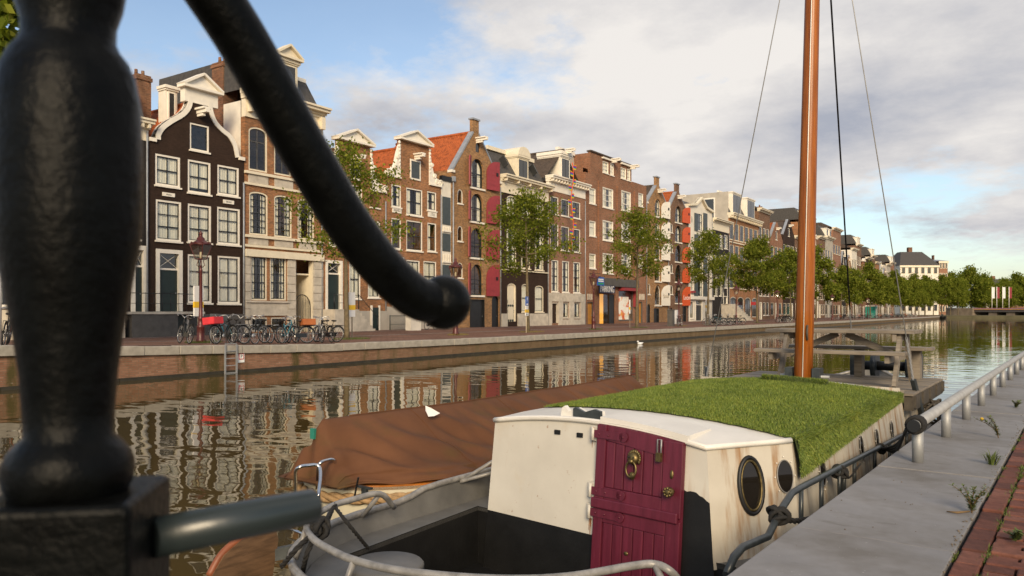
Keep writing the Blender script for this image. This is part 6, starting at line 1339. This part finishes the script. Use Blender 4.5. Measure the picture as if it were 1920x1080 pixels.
plain('tag_green', (.02, .18, .13), .6); p = Vector(min((q for q in vv[:kk * 8]), key=lambda q: abs(proj(q)[0] - 588) + abs(proj(q)[1] - 812) + 40 * max(0, q[1] - 5))); cov.part('maker_tag', MB().box(p.x - .03, p.x + .03, p.y - .03, p.y - .002, p.z - .05, p.z + .05), 'tag_green')
# stainless boarding ladder at the sloop's stern, cleat
def hoop(pts, r_=.016): return MB().tube(smooth_curve(pts, 6), r_, 10)
GZ = shz(5) + .01
for a, b_, c, d in (((553, 945), (556, 880), (600, 878), (597, 935)), ((592, 945), (598, 872), (628, 866), (633, 905))):
    pa, pd = U(a[0], a[1], .30), U(d[0], d[1], GZ); zt_ = .80; pb_, pc = U(b_[0], b_[1], zt_), U(c[0], c[1], zt_)
    sl_.part('ladder_hoop', hoop([pa, pa.lerp(pb_, .6), pb_, pb_.lerp(pc, .5) + Vector((0, 0, .03)), pc, pd]), 'stainless')
sl_.part('ladder_rung', MB().tube([U(553, 945, .30), U(592, 945, .30)], .014, 8), 'stainless'); sl_.part('ladder_rung', MB().tube([U(540, 990, .05), U(575, 1003, .05)], .014, 8), 'stainless')
c = U(684, 920, GZ); sl_.part('cleat', MB().box(c.x - .09, c.x + .09, c.y - .015, c.y + .015, GZ + .02, GZ + .04).box(c.x - .03, c.x + .03, c.y - .015, c.y + .015, GZ - .03, GZ + .02), 'tube_dark'); sl_.part('tie_strap', MB().bar(U(672, 895, .70), U(664, 935, .50), .02, .006), 'iron_black')
# ------------------------------------------------------------------ street trees
m = N('leaf'); gi = m.n('ShaderNodeNewGeometry'); cc = m.ramp(gi.outputs['Random Per Island'], [(0, (.070, .100, .014)), (.55, (.155, .185, .026)), (1, (.28, .29, .05))])
d_ = m.n('ShaderNodeBsdfDiffuse'); tr_ = m.n('ShaderNodeBsdfTranslucent'); m.l(cc, d_.inputs[0]); m.l(m.mix(1.0, cc, (1.2, 1.25, .5), 'MULTIPLY'), tr_.inputs[0]); q = m.n('ShaderNodeMixShader'); q.inputs[0].default_value = .45; m.l(d_.outputs[0], q.inputs[1]); m.l(tr_.outputs[0], q.inputs[2]); m.l(q.outputs[0], m.out.inputs[0])
plain('bark', (.13, .10, .055), .9, amt=.35, ns=6, bs=20, bst=.6, bd=.02); plain('bark_dark', (.06, .048, .034), .9, amt=.35)
def tree_meshes(seed, h, cw, trunk_h, leaves, lsz, dens=1.0, nl=16):
    rn = random.Random(seed); b = MB(); tr0 = .15 * h / 10
    lean = Vector((rn.uniform(-.2, .2), rn.uniform(-.2, .2), 0))
    ax = [Vector((0, 0, -.1)), Vector((0, 0, trunk_h * .5)) + lean * .3, Vector((0, 0, trunk_h)) + lean * .6, Vector((0, 0, lerp(trunk_h, h, .45))) + lean, Vector((0, 0, h * .93)) + lean * 1.2]
    b.tube(smooth_curve(ax, 5), [lerp(tr0, .02, (i / 20) ** .9) for i in range(21)], 9)
    tips = []
    for i in range(nl):
        t = (i + rn.random()) / nl; z0 = lerp(trunk_h * .92, h * .88, t); a = i * 2.4 + rn.uniform(-.4, .4); base_ = Vector((lean.x, lean.y, 0)) * (z0 / h) + Vector((0, 0, z0))
        w_ = cw / 2 * (math.sin(math.pi * min(1, (t * .80 + .22))) ** .7) * rn.uniform(.7, 1.08); rise = rn.uniform(.5, 1.3) * (1 - t * .3)
        e = base_ + Vector((math.cos(a) * w_, math.sin(a) * w_, rise)); mid = base_.lerp(e, .5) + Vector((0, 0, -.10 + rn.uniform(-.1, .25)))
        b.tube(smooth_curve([base_, mid, e], 3), [lerp(.055, .012, q_ / 6) * h / 10 for q_ in range(7)], 5)
        tips += [(e, .75), (mid.lerp(e, .5), .7), (mid, .5)]
        for _ in range(2): o_ = Vector((rn.gauss(0, .5), rn.gauss(0, .5), rn.gauss(0, .35))); b.tube([mid.lerp(e, .6), e + o_], [.016, .007], 4); tips.append((e + o_, .6))
    tips += [(Vector((lean.x * 1.2, lean.y * 1.2, h * .95)), .55), (Vector((lean.x, lean.y, h * .85)), .8)]
    trunk = b.mesh('trunk', 'bark'); ve, fa = [], []; sc1 = cw / 5
    for i in range(leaves):
        c, r_ = rn.choice(tips); p = c + Vector((rn.gauss(0, .42), rn.gauss(0, .42), rn.gauss(0, .34))) * r_ * sc1 * 1.25
        if p.z < trunk_h * .8: continue
        n_ = Vector((rn.gauss(0, 1), rn.gauss(0, 1), rn.gauss(.5, .8))).normalized(); u_ = n_.orthogonal().normalized(); u_ = Matrix.Rotation(rn.uniform(0, 6.28), 3, n_) @ u_; w_ = n_.cross(u_); s_ = lsz * rn.uniform(.6, 1.3); k_ = len(ve)
        ve += [tuple(p - u_ * s_), tuple(p + w_ * s_ * .55), tuple(p + u_ * s_), tuple(p - w_ * s_ * .55)]; fa.append((k_, k_ + 1, k_ + 2, k_ + 3))
    me = bpy.data.meshes.new('crown'); me.from_pydata(ve, [], fa); me.materials.append(MATS['leaf']); return trunk, me
def put_tree(meshes, label, s, d, rz=0.0, scale=1.0, group=None, name='street_tree', z=None):
    p = FW(s, d, gz(s, d) if z is None else z); t = thing(name, label, 'tree', p, rz, group); t.scale = (scale,) * 3
    mk('trunk', meshes[0], t); o = mk('crown', meshes[1], t); return t
DT = 28.0; TS = [27.2, 43.8, 61.1, 78.7, 96.5]
specs = [(21, 9.9, 5.2, 4.0, 6500, .085), (22, 9.9, 5.0, 4.2, 8500, .095), (23, 10.6, 5.2, 4.2, 8500, .10), (24, 10.2, 5.0, 4.0, 8000, .11), (25, 10.6, 5.8, 3.6, 15000, .13)]
labs = ['slender street tree rising behind the parked bicycles with a yellow-banded board', 'young street tree with the blue parking sign at its trunk', 'street tree standing beside the lit parking entrance', 'street tree in front of the white house with dark shutters', 'dense dark green street tree before the tall house with dormers']
for sp_, lb, s in zip(specs, labs, TS): put_tree(tree_meshes(*sp_), lb, s, DT, sp_[0] * 1.3, group='street trees on the far quay')
far_t = [tree_meshes(31, 10.5, 5.6, 3.4, 5500, .19), tree_meshes(32, 11, 6.2, 3.2, 6500, .20), tree_meshes(33, 10, 6.0, 3.0, 7500, .20)]
s = 113; i = 0
while s < 285:
    put_tree(far_t[i % 3], 'leafy street tree in the long row leading to the bridge', s, DT + .4 * math.sin(i * 2.3), i * 1.7, 1 + .08 * math.sin(i * 1.9), 'far row of street trees'); s += 16.5 if s < 170 else 11.0; i += 1
put_tree(far_t[0], 'leafy tree beside the cream shop front, only its crown edge showing', S(-42, DT), DT, 1.0, 1.25)
big = tree_meshes(41, 19, 15, 4, 9000, .42, nl=22)
for i, (px, d, sc1) in enumerate(((1785, 26, .95), (1820, 22, 1.1), (1848, 12, .9), (1880, 2, .85), (1905, -8, 1.0), (1760, 30, .8), (1930, -20, 1.0), (1960, -34, 1.1))):
    zc = 330 + i * 6; xx = (px - 960) / FPX * zc; wx, wy = xx * CT - zc * ST, xx * ST + zc * CT
    t = thing('broad_tree', 'broad old tree beyond the bridge', 'tree', (wx, wy, 1.0), i * .9, 'trees beyond the bridge'); t.scale = (sc1,) * 3; mk('trunk', big[0], t); mk('crown', big[1], t)
for i, px in enumerate((1698, 1716, 1734, 1750, 1766, 1782, 1796)):
    zc = 272 + i * 3; xx = (px - 960) / FPX * zc; t = thing('street_tree', 'full leafy tree in front of the pale corner mansion', 'tree', (xx * CT - zc * ST, xx * ST + zc * CT, .88), i * 1.3, 'trees before the mansion'); t.scale = (1.25 + .1 * (i % 3),) * 3; mk('trunk', far_t[i % 3][0], t); mk('crown', far_t[i % 3][1], t)
# tufts of grass round trunks and lamps
plain('dry_grass', (.22, .17, .05), .9, amt=.4, ns=9)
def tuft(s, d, seed, rad=.7, n_=420):
    rn = random.Random(seed); ve, fa = [], []
    for i in range(n_):
        a = rn.uniform(0, 6.28); r_ = rad * math.sqrt(rn.random()); p = Vector((math.cos(a) * r_ * 1.6, math.sin(a) * r_, 0)); l_ = rn.uniform(.04, .16); d_ = Vector((rn.gauss(0, .5), rn.gauss(0, .5), 1)).normalized() * l_; k_ = len(ve); ve += [tuple(p + Vector((-.012, 0, 0))), tuple(p + Vector((.012, 0, 0))), tuple(p + d_)]; fa.append((k_, k_ + 1, k_ + 2))
    me = bpy.data.meshes.new('verge_grass'); me.from_pydata(ve, [], fa); me.materials.append(MATS['dry_grass' if seed % 2 else 'weed_green']); o = mk('verge_grass', me, None, FW(s, d, gz(s, d)), ROT); o['kind'] = 'stuff'; tag(o, 'tufts of dry grass on the far quay pavement', 'grass')
for k_, s in enumerate(TS): tuft(s, DT - .3, k_)
for k_, s in enumerate((19.1, 35.9, 53.2, 70.7)): tuft(s, DT - .2, k_ + 10, .5)
# ------------------------------------------------------------------ lamps
m = N('lamp_glass'); g = m.n('ShaderNodeBsdfGlossy'); g.inputs['Roughness'].default_value = .08; t_ = m.n('ShaderNodeBsdfTransparent'); t_.inputs[0].default_value = (.85, .84, .78, 1); q = m.n('ShaderNodeMixShader'); q.inputs[0].default_value = .18; m.l(t_.outputs[0], q.inputs[1]); m.l(g.outputs[0], q.inputs[2]); m.l(q.outputs[0], m.out.inputs[0])
def lamp(label, s, d=28.0):
    t = thing('street_lamp', label, 'street lamp', FW(s, d, gz(s, d)), ROT + R(20), 'old street lamps on the far quay')
    MB().lathe([(.20, 0), (.20, .12), (.16, .18), (.15, .62), (.17, .66), (.12, .72), (.10, .95), (.125, 1.0), (.08, 1.06), (.07, 1.5), (.055, 2.9), (.075, 2.95), (.05, 3.0), (.045, 3.15)], 14).build('column', 'lamp_red', t)
    MB().tube([(-.28, 0, 2.86), (.28, 0, 2.86)], .018, 6).build('ladder_bar', 'lamp_red', t)
    cr = MB()
    for a in range(4): c, s_ = math.cos(a * 1.5708 + .785), math.sin(a * 1.5708 + .785); cr.tube([(.03 * c, .03 * s_, 3.05), (.15 * c, .15 * s_, 3.15), (.10 * c, .10 * s_, 3.32), (.13 * c, .13 * s_, 3.40)], .016, 5)
    cr.build('cradle', 'lamp_red', t)
    h0, h1, zA, zB = .15, .30, 3.40, 3.98; fr_ = MB(); gl = MB(); cs = [(-1, -1), (1, -1), (1, 1), (-1, 1)]
    for a, b_ in cs: fr_.bar((a * h0, b_ * h0, zA), (a * h1, b_ * h1, zB), .03, .03)
    for i in range(4):
        a, b_ = cs[i], cs[(i + 1) % 4]; fr_.bar((a[0] * h0, a[1] * h0, zA), (b_[0] * h0, b_[1] * h0, zA), .03, .03); fr_.bar((a[0] * h1, a[1] * h1, zB), (b_[0] * h1, b_[1] * h1, zB), .05, .05)
    L = fr_.build('lantern_frame', 'lamp_red', t)
    for i in range(4): a, b_ = cs[i], cs[(i + 1) % 4]; MB().add([(a[0] * h0, a[1] * h0, zA), (b_[0] * h0, b_[1] * h0, zA), (b_[0] * h1, b_[1] * h1, zB), (a[0] * h1, a[1] * h1, zB)], [(0, 1, 2, 3)]).build('pane', 'lamp_glass', L)
    MB().lathe([(.42, 3.99), (.40, 4.03), (.24, 4.12), (.16, 4.16), (.15, 4.26), (.08, 4.30), (.06, 4.40), (.09, 4.44), (.03, 4.52), (.0, 4.58)], 8).build('cap', 'lamp_red', t)
    for i in range(8): a = i * .7854; MB().ball((.36 * math.cos(a), .36 * math.sin(a), 4.07), .04, 0, 6, 4).build('crown_point', 'lamp_red', t)
    MB().lathe([(.03, 3.42), (.05, 3.5), (.05, 3.66), (.02, 3.7)], 8).build('burner', 'cream_paint', t)
for s, lb in ((19.1, 'dark red old street lamp in front of the bell gable house'), (35.9, 'dark red old street lamp in front of the red-shuttered warehouse'), (53.2, 'dark red old street lamp beside the parking entrance'), (70.7, 'dark red old street lamp before the orange-shuttered warehouse'), (88.2, 'dark red old street lamp by the steps of the charcoal house')): lamp(lb, s)
for k_ in range(8): lamp('dark red old street lamp further along the tree-lined quay', 105.5 + 17.4 * k_)
# ------------------------------------------------------------------ boards, signs, street clutter
def board(px, label, y0=535, y1=592, dx=.0, d=28.4, w_=.5):
    s = S(px, d); t = thing('notice_board', label, 'sign', FW(s, d, gz(s, d)), ROT + R(12)); za_, zb_ = ZP(px, y1, d), ZP(px, y0, d); g0 = gz(s, d); za_ -= g0; zb_ -= g0
    MB().box(-w_ / 2, w_ / 2, -.03, .03, za_, zb_).build('panel', 'sign_white', t); h = zb_ - za_; MB().box(-w_ / 2 - .004, w_ / 2 + .004, -.036, .036, za_ + h * .28, za_ + h * .48).build('yellow_band', 'sign_yellow', t); MB().box(-.03, .03, -.02, .02, 0, za_).build('post', 'old_wood', t)
board(372, 'white board with yellow band beside the first lamp post', 536, 593); board(660, 'white board with yellow band beside the slender tree', 548, 594)
board(1181, 'tall narrow white board with yellow band beside the parking entrance tree', 562, 588, w_=.3); board(1324, 'narrow yellow-banded board beside the tree at the white house', 560, 584, w_=.3)
s = S(988, 27.0); t = thing('parking_sign', 'blue parking sign with yellow and white plates on a pole by the tree', 'sign', FW(s, 27.0, gz(s, 27)), ROT + R(14)); g0 = gz(s, 27)
zy = lambda y: ZP(988, y, 27.0) - g0
MB().tube([(0, .05, 0), (0, .05, zy(557))], .03, 8).build('pole', 'cream_paint', t); bl_ = MB().box(-.26, .26, -.02, .02, zy(573), zy(556)).build('blue_plate', 'sign_blue', t); letters('P', .38, 'lettering', 'sign_white', bl_, (0, -.026, zy(562)), (R(90), 0, 0), .003)
MB().box(-.17, .17, -.027, -.0205, zy(572), zy(571)).box(-.12, .12, -.027, -.0205, zy(570.9), zy(569)).build('car_symbol', 'sign_white', bl_)
MB().box(-.24, .24, -.02, .02, zy(580), zy(573.6)).build('white_plate', 'sign_white', t); MB().box(-.35, .35, -.02, .02, zy(586), zy(580.5)).build('yellow_plate', 'sign_yellow', t); ar = MB().box(-.33, .33, -.02, .02, zy(592), zy(586.6)).build('arrow_plate', 'sign_white', t)
for q in (-1, 1): MB().prism([(q * .25, zy(589.3)), (q * .10, zy(590.6)), (q * .10, zy(588))][::-q], -.027, -.0205).build('arrow', 'sign_black', ar)
s = S(1, 27); t = thing('street_sign', 'grey street sign back on a steel pole beside the leaning bicycles', 'sign', FW(s, 27, gz(s, 27)), ROT); MB().tube([(0, 0, 0), (0, 0, 3.6)], .035, 8).build('pole', 'galvanised', t); MB().box(-.05, .35, -.05, -.036, 2.3, 3.3).build('plate', 'lead', t)
s = S(604 + 171, 36.5); t = thing('utility_box', 'pale grey utility cabinet with a red warning sticker against the plinth', 'cabinet', FW(s, 36.5, gz(s, 36.5)), ROT); o = MB().box(-.55, .55, -.25, .25, 0, 1.35).box(-.58, .58, -.28, .28, 1.352, 1.42).build('cabinet', 'plaster_white', t); MB().box(.05, .45, -.26, -.251, .75, 1.15).build('sticker', 'sign_red', t)
s = S(1258, 28.3); t = thing('litter_bin', 'dark litter bin with a pale banner beside the lamp', 'bin', FW(s, 28.3, gz(s, 28.3)), ROT); MB().box(-.3, .3, -.25, .25, 0, 1.5).box(-.34, .34, -.29, .29, 1.502, 1.6).build('body', 'plaster_dark', t); MB().box(.4, 1.7, -.05, 0, .2, 1.55).build('banner', 'sign_white', t)
s = S(1634, 30); t = thing('kiosk', 'turquoise portable cabin on the far pavement', 'cabin', FW(s, 30, gz(s, 30)), ROT); plain('turquoise', (.02, .30, .24), .5); MB().box(-1.6, 1.6, -1, 1, 0, 2.6).build('walls', 'turquoise', t); MB().box(-1.7, 1.7, -1.1, 1.1, 2.602, 2.85).build('roof', 'sign_white', t); MB().box(-.5, .5, -1.04, -1.002, .1, 2.1).build('door', 'plaster_white', t)
# ------------------------------------------------------------------ bicycles
plain('tyre', (.018, .018, .018), .8); plain('spoke', (.45, .45, .45), .35, .8); plain('saddle', (.02, .016, .013), .6); plain('crate_red', (.60, .03, .04), .6); plain('crate_brown', (.34, .10, .025), .7); plain('crate_grey', (.06, .065, .07), .6); plain('bike_orange', (.62, .12, .02), .4); plain('bike_blue', (.02, .16, .22), .4); plain('bike_silver', (.4, .4, .4), .35, .6)
def wheel_mesh(r_=.34):
    b = MB(); n_ = 24; b.tube([(r_ * math.cos(6.2832 * i / n_), 0, r_ * math.sin(6.2832 * i / n_)) for i in range(n_)], .021, 6, 0, closed=True); tyre = b.mesh('wheel', 'tyre')
    b = MB(); b.tube([((r_ - .032) * math.cos(6.2832 * i / n_), 0, (r_ - .032) * math.sin(6.2832 * i / n_)) for i in range(n_)], .011, 5, 0, closed=True); rim = b.mesh('rim', 'spoke')
    b = MB(); b.tube([(0, -.05, 0), (0, .05, 0)], .02, 8)
    for i in range(14): a = 6.2832 * i / 14; b.tube([(0, .02 * (-1) ** i, 0), ((r_ - .035) * math.cos(a), 0, (r_ - .035) * math.sin(a))], .0035, 3, caps=False)
    return tyre, rim, b.mesh('spokes', 'spoke')
WM = wheel_mesh()
def bicycle_proto():
    t = mk('bicycle', None); wb = 1.08
    for x in (0, wb):
        o = mk('wheel', WM[0], t, (x, 0, .36)); mk('rim', WM[1], o); mk('spokes', WM[2], o)
    f = MB(); bb = (.45, 0, .30); hd = (.93, 0, .82); st = (.30, 0, .80)
    f.tube([st, bb], .018, 7).tube([bb, hd], .021, 7).tube([(.34, 0, .66), (.91, 0, .88)], .017, 7).tube([(.90, 0, .95), (.955, 0, .70)], .022, 7).tube([(.955, 0, .70), (wb, 0, .36)], .016, 6).tube([(0, 0, .36), bb], .013, 6).tube([(0, 0, .36), (.32, 0, .72)], .011, 6); f.build('frame', 'black_paint', t)
    MB().tube(smooth_curve([(.72, -.30, 1.04), (.84, -.29, 1.10), (.93, -.12, 1.10), (.905, 0, 1.0), (.93, .12, 1.10), (.84, .29, 1.10), (.72, .30, 1.04)], 4), .013, 6).tube([(.90, 0, .95), (.885, 0, 1.03)], .014, 6).build('handlebar', 'spoke', t)
    MB().ball((.26, 0, .95), .12, 0, 10, 6, (1.15, .8, .35)).tube([(.30, 0, .80), (.275, 0, .93)], .014, 6).build('saddle', 'saddle', t)
    MB().box(-.28, .22, -.07, .07, .735, .75).tube([(-.22, .06, .74), (0, .07, .36)], .008, 4).tube([(-.22, -.06, .74), (0, -.07, .36)], .008, 4).build('carrier', 'iron_black', t)
    MB().tube([(.375 * math.cos(R(a)), 0, .36 + .375 * math.sin(R(a))) for a in range(20, 185, 15)], .018, 5).build('mudguard', 'black_paint', t)
    MB().lathe([(.0, -.012), (.09, -.012), (.09, .012), (0, .012)], 14).build('crank', 'spoke', t).matrix_basis = Matrix.Translation((.45, -.05, .30)) @ Matrix.Rotation(R(90), 4, 'X')
    MB().box(.02, .52, .045, .07, .25, .42).build('chain_case', 'black_paint', t)
    return t
BP = bicycle_proto(); used = [False]
def bike(label, s, d, rz, group=None, lean=6, crate=None, front=False, fmat=None):
    t = BP if not used[0] else copy_tree(BP); used[0] = True
    for c in list(t.children):
        if c.name.startswith(('pannier', 'crate', 'basket')): bpy.data.objects.remove(c)
    z = gz(s, d) if d > DQ + .5 else zq(s); t.location = FW(s, d, z + .002); t.rotation_euler = (R(lean), 0, ROT + R(rz)); tag(t, label, 'bicycle', group)
    if fmat:
        for c in t.children:
            if c.name.startswith('frame'): c.material_slots[0].link = 'OBJECT'; c.material_slots[0].material = MATS[fmat]
    if crate:
        x, z0 = (1.02, .88) if front else (-.05, .755); b = MB(); w_, l_, h = .24, .27, .26
        b.box(x - l_, x + l_, -w_, w_, z0, z0 + .02)
        for q in (-1, 1): b.box(x - l_, x + l_, q * w_ - .012, q * w_ + .012, z0 + .02, z0 + h); b.box(x + q * l_ - .012, x + q * l_ + .012, -w_ + .013, w_ - .013, z0 + .02, z0 + h)
        b.build('crate', crate, t)
    return t
G = 'bicycles at the rack above the ladder'; sb = lambda px, d=25.1: S(px, d)
bike('black bicycle with a low saddle parked against the lamp post foot', sb(388), 26.2, 75, G, 8); bike('black bicycle with red panniers by the lamp post', sb(408), 25.2, 18, G, -6, 'crate_red'); bike('black bicycle with a dark grey front crate next to the red panniers', sb(440), 25.3, 84, G, 5, 'crate_grey', True, 'bike_blue')
bike('black city bicycle parked with its handlebar held high at the first hoop', sb(455), 25.0, 8, G, -5); bike('black bicycle half hidden behind the high handlebar bicycle', sb(462), 26.0, 40, G, 7); bike('black roadster with front wheel turned to the second hoop', sb(516), 25.4, -160, G, 6)
bike('bicycle leaning inwards between two hoops', sb(532), 25.2, 20, G, -7, None, False, 'bike_blue'); bike('black bicycle with a brown wooden crate on the back', sb(582), 25.3, 160, G, 6, 'crate_brown'); bike('black bicycle with a spare low basket next to the crate bicycle', sb(566), 25.9, 30, G, -5)
bike('silver-forked bicycle parked at an angle next to the crate bicycle', sb(600), 25.0, 62, G, 8, None, False, 'bike_silver'); bike('black bicycle beside the slender tree, handlebar towards the quay', sb(622), 25.1, 70, G, -6); bike('black sports bicycle nearest the slender tree trunk', sb(634), 25.2, 98, G, 9)
bike('orange-framed bicycle leaning at the steel sign pole', S(12, 24.9), 24.9, 65, None, 10, None, False, 'bike_orange'); bike('black bicycle leaning behind the orange-framed one', S(5, 25.5), 25.5, 60, None, 8)
bike('black bicycle leaning against the lamp before the orange-shuttered warehouse', S(1272, 27.4), 27.4, 5, None, -6); bike('pale-tyred bicycle standing at the plinth by the utility cabinet', S(800, 36.8), 36.8, 4, None, 5)
G2 = 'bicycles in front of the charcoal house'; cl2 = [None, 'bike_silver', None, 'bike_blue', None, 'bike_silver', None, None, None]
for k_ in range(9): bike('bicycle in the packed rack in front of the charcoal house', S(1343, 25.6) + k_ * 1.05, 25.6 + .3 * (k_ % 2), 70 + (k_ * 37) % 40, G2, 6 * (-1) ** k_, None, False, cl2[k_])
for k_ in range(4): bike('bicycle parked in the knot by the mast, beyond the dense tree', S(1470, 26) + k_ * 1.2, 26, 60 + 25 * k_, 'bicycles beyond the dense tree', 6)
for k_ in range(26): bike('bicycle parked in the long row under the far trees', 138 + k_ * 4.2 + (k_ % 3) * .7, 26 + .5 * (k_ % 2), 40 + (k_ * 53) % 100, 'bicycles under the far trees', 6 * (-1) ** k_, None, False, ['bike_orange', None, None, 'bike_blue', 'bike_silver'][k_ % 5])
for k_, px in enumerate((410, 452, 480, 512, 545, 590)):
    s = S(px, 25.6); t = thing('bike_hoop', 'steel hoop of the bicycle rack above the quay ladder', 'bike rack', FW(s, 25.6, gz(s, 25.6)), ROT, 'hoops of the bicycle rack')
    MB().tube([(-.33, 0, 0), (-.33, 0, .66), (-.27, 0, .74), (.27, 0, .74), (.33, 0, .66), (.33, 0, 0)], .025, 8).build('hoop', 'galvanised', t); MB().tube([(-.33, 0, .4), (.33, 0, .4)], .018, 6).build('crossbar', 'galvanised', t)
# ------------------------------------------------------------------ bridge, mansion and what lies beyond
def far_pt(px, zc, z=0): xx = (px - 960) / FPX * zc; return Vector((xx * CT - zc * ST, xx * ST + zc * CT, z))
bA, bB = far_pt(1808, 292), far_pt(1985, 262); bd_ = (bB - bA); L = bd_.length; br = thing('bridge', 'low stone bridge with dark openings and a painted balustrade across the canal', 'bridge', (bA.x, bA.y, 0), math.atan2(bd_.y, bd_.x))
plain('bridge_stone', (.20, .16, .12), .85, amt=.3, ns=.6)
MB().box(-6, 4.5, -2, 12, -1, 3.7).build('abutment', 'bridge_stone', br); MB().box(L - 3, L + 8, -2, 12, -1, 3.7).build('abutment', 'bridge_stone', br)
for k_ in range(3): x = lerp(4.5, L - 3, (k_ + 1) / 4); MB().box(x - 1.4, x + 1.4, -.5, 11, -1, 2.2).build('pier', 'bridge_stone', br)
MB().box(4.5, L - 3, -1, 11, 2.2, 3.0).build('deck', 'plaster_dark', br); MB().box(4.5, L - 3, -1.2, -.9, 3.002, 3.6).build('parapet', 'rainbow', br)
for k_, px in enumerate((1860, 1869, 1880, 1892)):
    p = far_pt(px, 300, 3.0); t = thing('flag_pole', 'slim pole with a narrow hanging banner on the bridge', 'flag', p, 0, 'flags on the bridge'); MB().tube([(0, 0, 0), (0, 0, 9)], .12, 6).build('pole', 'white_paint', t); MB().box(.1, .9, -.04, .04, 4.5, 8.8).build('banner', 'red_shutter' if k_ % 2 else 'sign_white', t)
def block(name, label, px0, px1, zc, ztop, mat, roofmat, rows, cols, rise, dep=16):
    a, b_ = far_pt(px0, zc), far_pt(px1, zc); d = b_ - a; L = d.length; t = thing(name, label, 'building', (a.x, a.y, .9), math.atan2(d.y, d.x)); MB().box(0, L, 0, dep, 0, ztop).build('wall', mat, t)
    r_ = MB().add([(-.4, -.4, ztop), (L + .4, -.4, ztop), (L + .4, dep + .4, ztop), (-.4, dep + .4, ztop), (L * .22, dep * .4, ztop + rise), (L * .78, dep * .4, ztop + rise), (L * .78, dep * .6, ztop + rise), (L * .22, dep * .6, ztop + rise)], [(0, 1, 5, 4), (1, 2, 6, 5), (2, 3, 7, 6), (3, 0, 4, 7), (4, 5, 6, 7)]).build('roof', roofmat, t)
    MB().box(L * .45, L * .55, dep * .45, dep * .55, ztop + rise, ztop + rise + 2).build('chimney', 'brick_chimney', r_); MB().box(-.3, L + .3, -.35, -.003, ztop - .8, ztop - .01).build('cornice', 'cream_paint', t)
    for j in range(rows):
        for i in range(cols):
            x = L * (i + .5) / cols; z = ztop * (j + .35) / rows; w_ = L / cols * .25; h = ztop / rows * .5; f = MB().box(x - w_ - .15, x + w_ + .15, -.12, -.003, z - .15, z + h + .15).build('window', 'cream_paint', t); MB().box(x - w_, x + w_, -.14, -.121, z, z + h).build('pane', 'far_glass', f)
block('mansion', 'large pale corner mansion with a dark hipped roof above the trees', 1688, 1760, 318, 20.5, 'plaster_white', 'slate_roof', 4, 6, 6)
block('brick_block', 'brick corner house with cream trim beside the pale mansion', 1761, 1777, 322, 22.5, 'brick_rose', 'lead', 5, 3, 1)
block('far_building', 'distant grey-roofed building behind the trees beyond the bridge', 1848, 1905, 480, 17, 'plaster_grey', 'slate_roof', 4, 8, 5)
block('far_building', 'long plain brick building closing the view beyond the bridge', 1890, 2100, 430, 11, 'brick_brown', 'tile_dark', 3, 14, 3)
p = far_pt(1768, 250, 0); t = thing('small_boat', 'small black boat moored by the far quay before the bridge', 'boat', (p.x, p.y, 0), ROT)
hu = MB(); st_ = [(-3, .5), (-2.6, .9), (-1, 1.05), (1, 1.0), (2.4, .6), (3.2, .05)]; vv = []
for x, w_ in st_: vv += [(x, -w_, .75 + .05 * abs(x)), (x, -w_ * .7, -.1), (x, w_ * .7, -.1), (x, w_, .75 + .05 * abs(x))]
hu.add(vv, [(4 * i + a, 4 * i + 4 + a, 4 * i + 5 + a, 4 * i + 1 + a) for i in range(5) for a in range(3)] + [(0, 1, 2, 3)], 0, True); hu.build('hull', 'boat_black', t); MB().box(-1.2, 1.0, -.7, .7, .3, .9).build('thwart', 'old_wood_dark', t); MB().box(-2.4, -2.2, -.3, .3, .6, 1.5).build('motor', 'tube_dark', t)
plain('gull', (.75, .75, .74), .7)
for k_, (px, py) in enumerate(((1746, 595), (1757, 598), (1820, 594), (1847, 597), (1200, 646))):
    p = U(px, py, 0); t = thing('gull', 'white gull floating on the canal', 'bird', (p.x, p.y, 0), k_ * 1.1, 'gulls on the water'); MB().ball((0, 0, .06), .16, 0, 10, 7, (1.4, .7, .6)).ball((.2, 0, .2), .065, 0, 8, 6).tube([(.12, 0, .1), (.18, 0, .18)], .05, 6).tube([(.25, 0, .2), (.31, 0, .19)], [.015, .004], 5).tube([(-.15, 0, .1), (-.34, 0, .12)], [.06, .015], 6).build('body', 'gull', t)
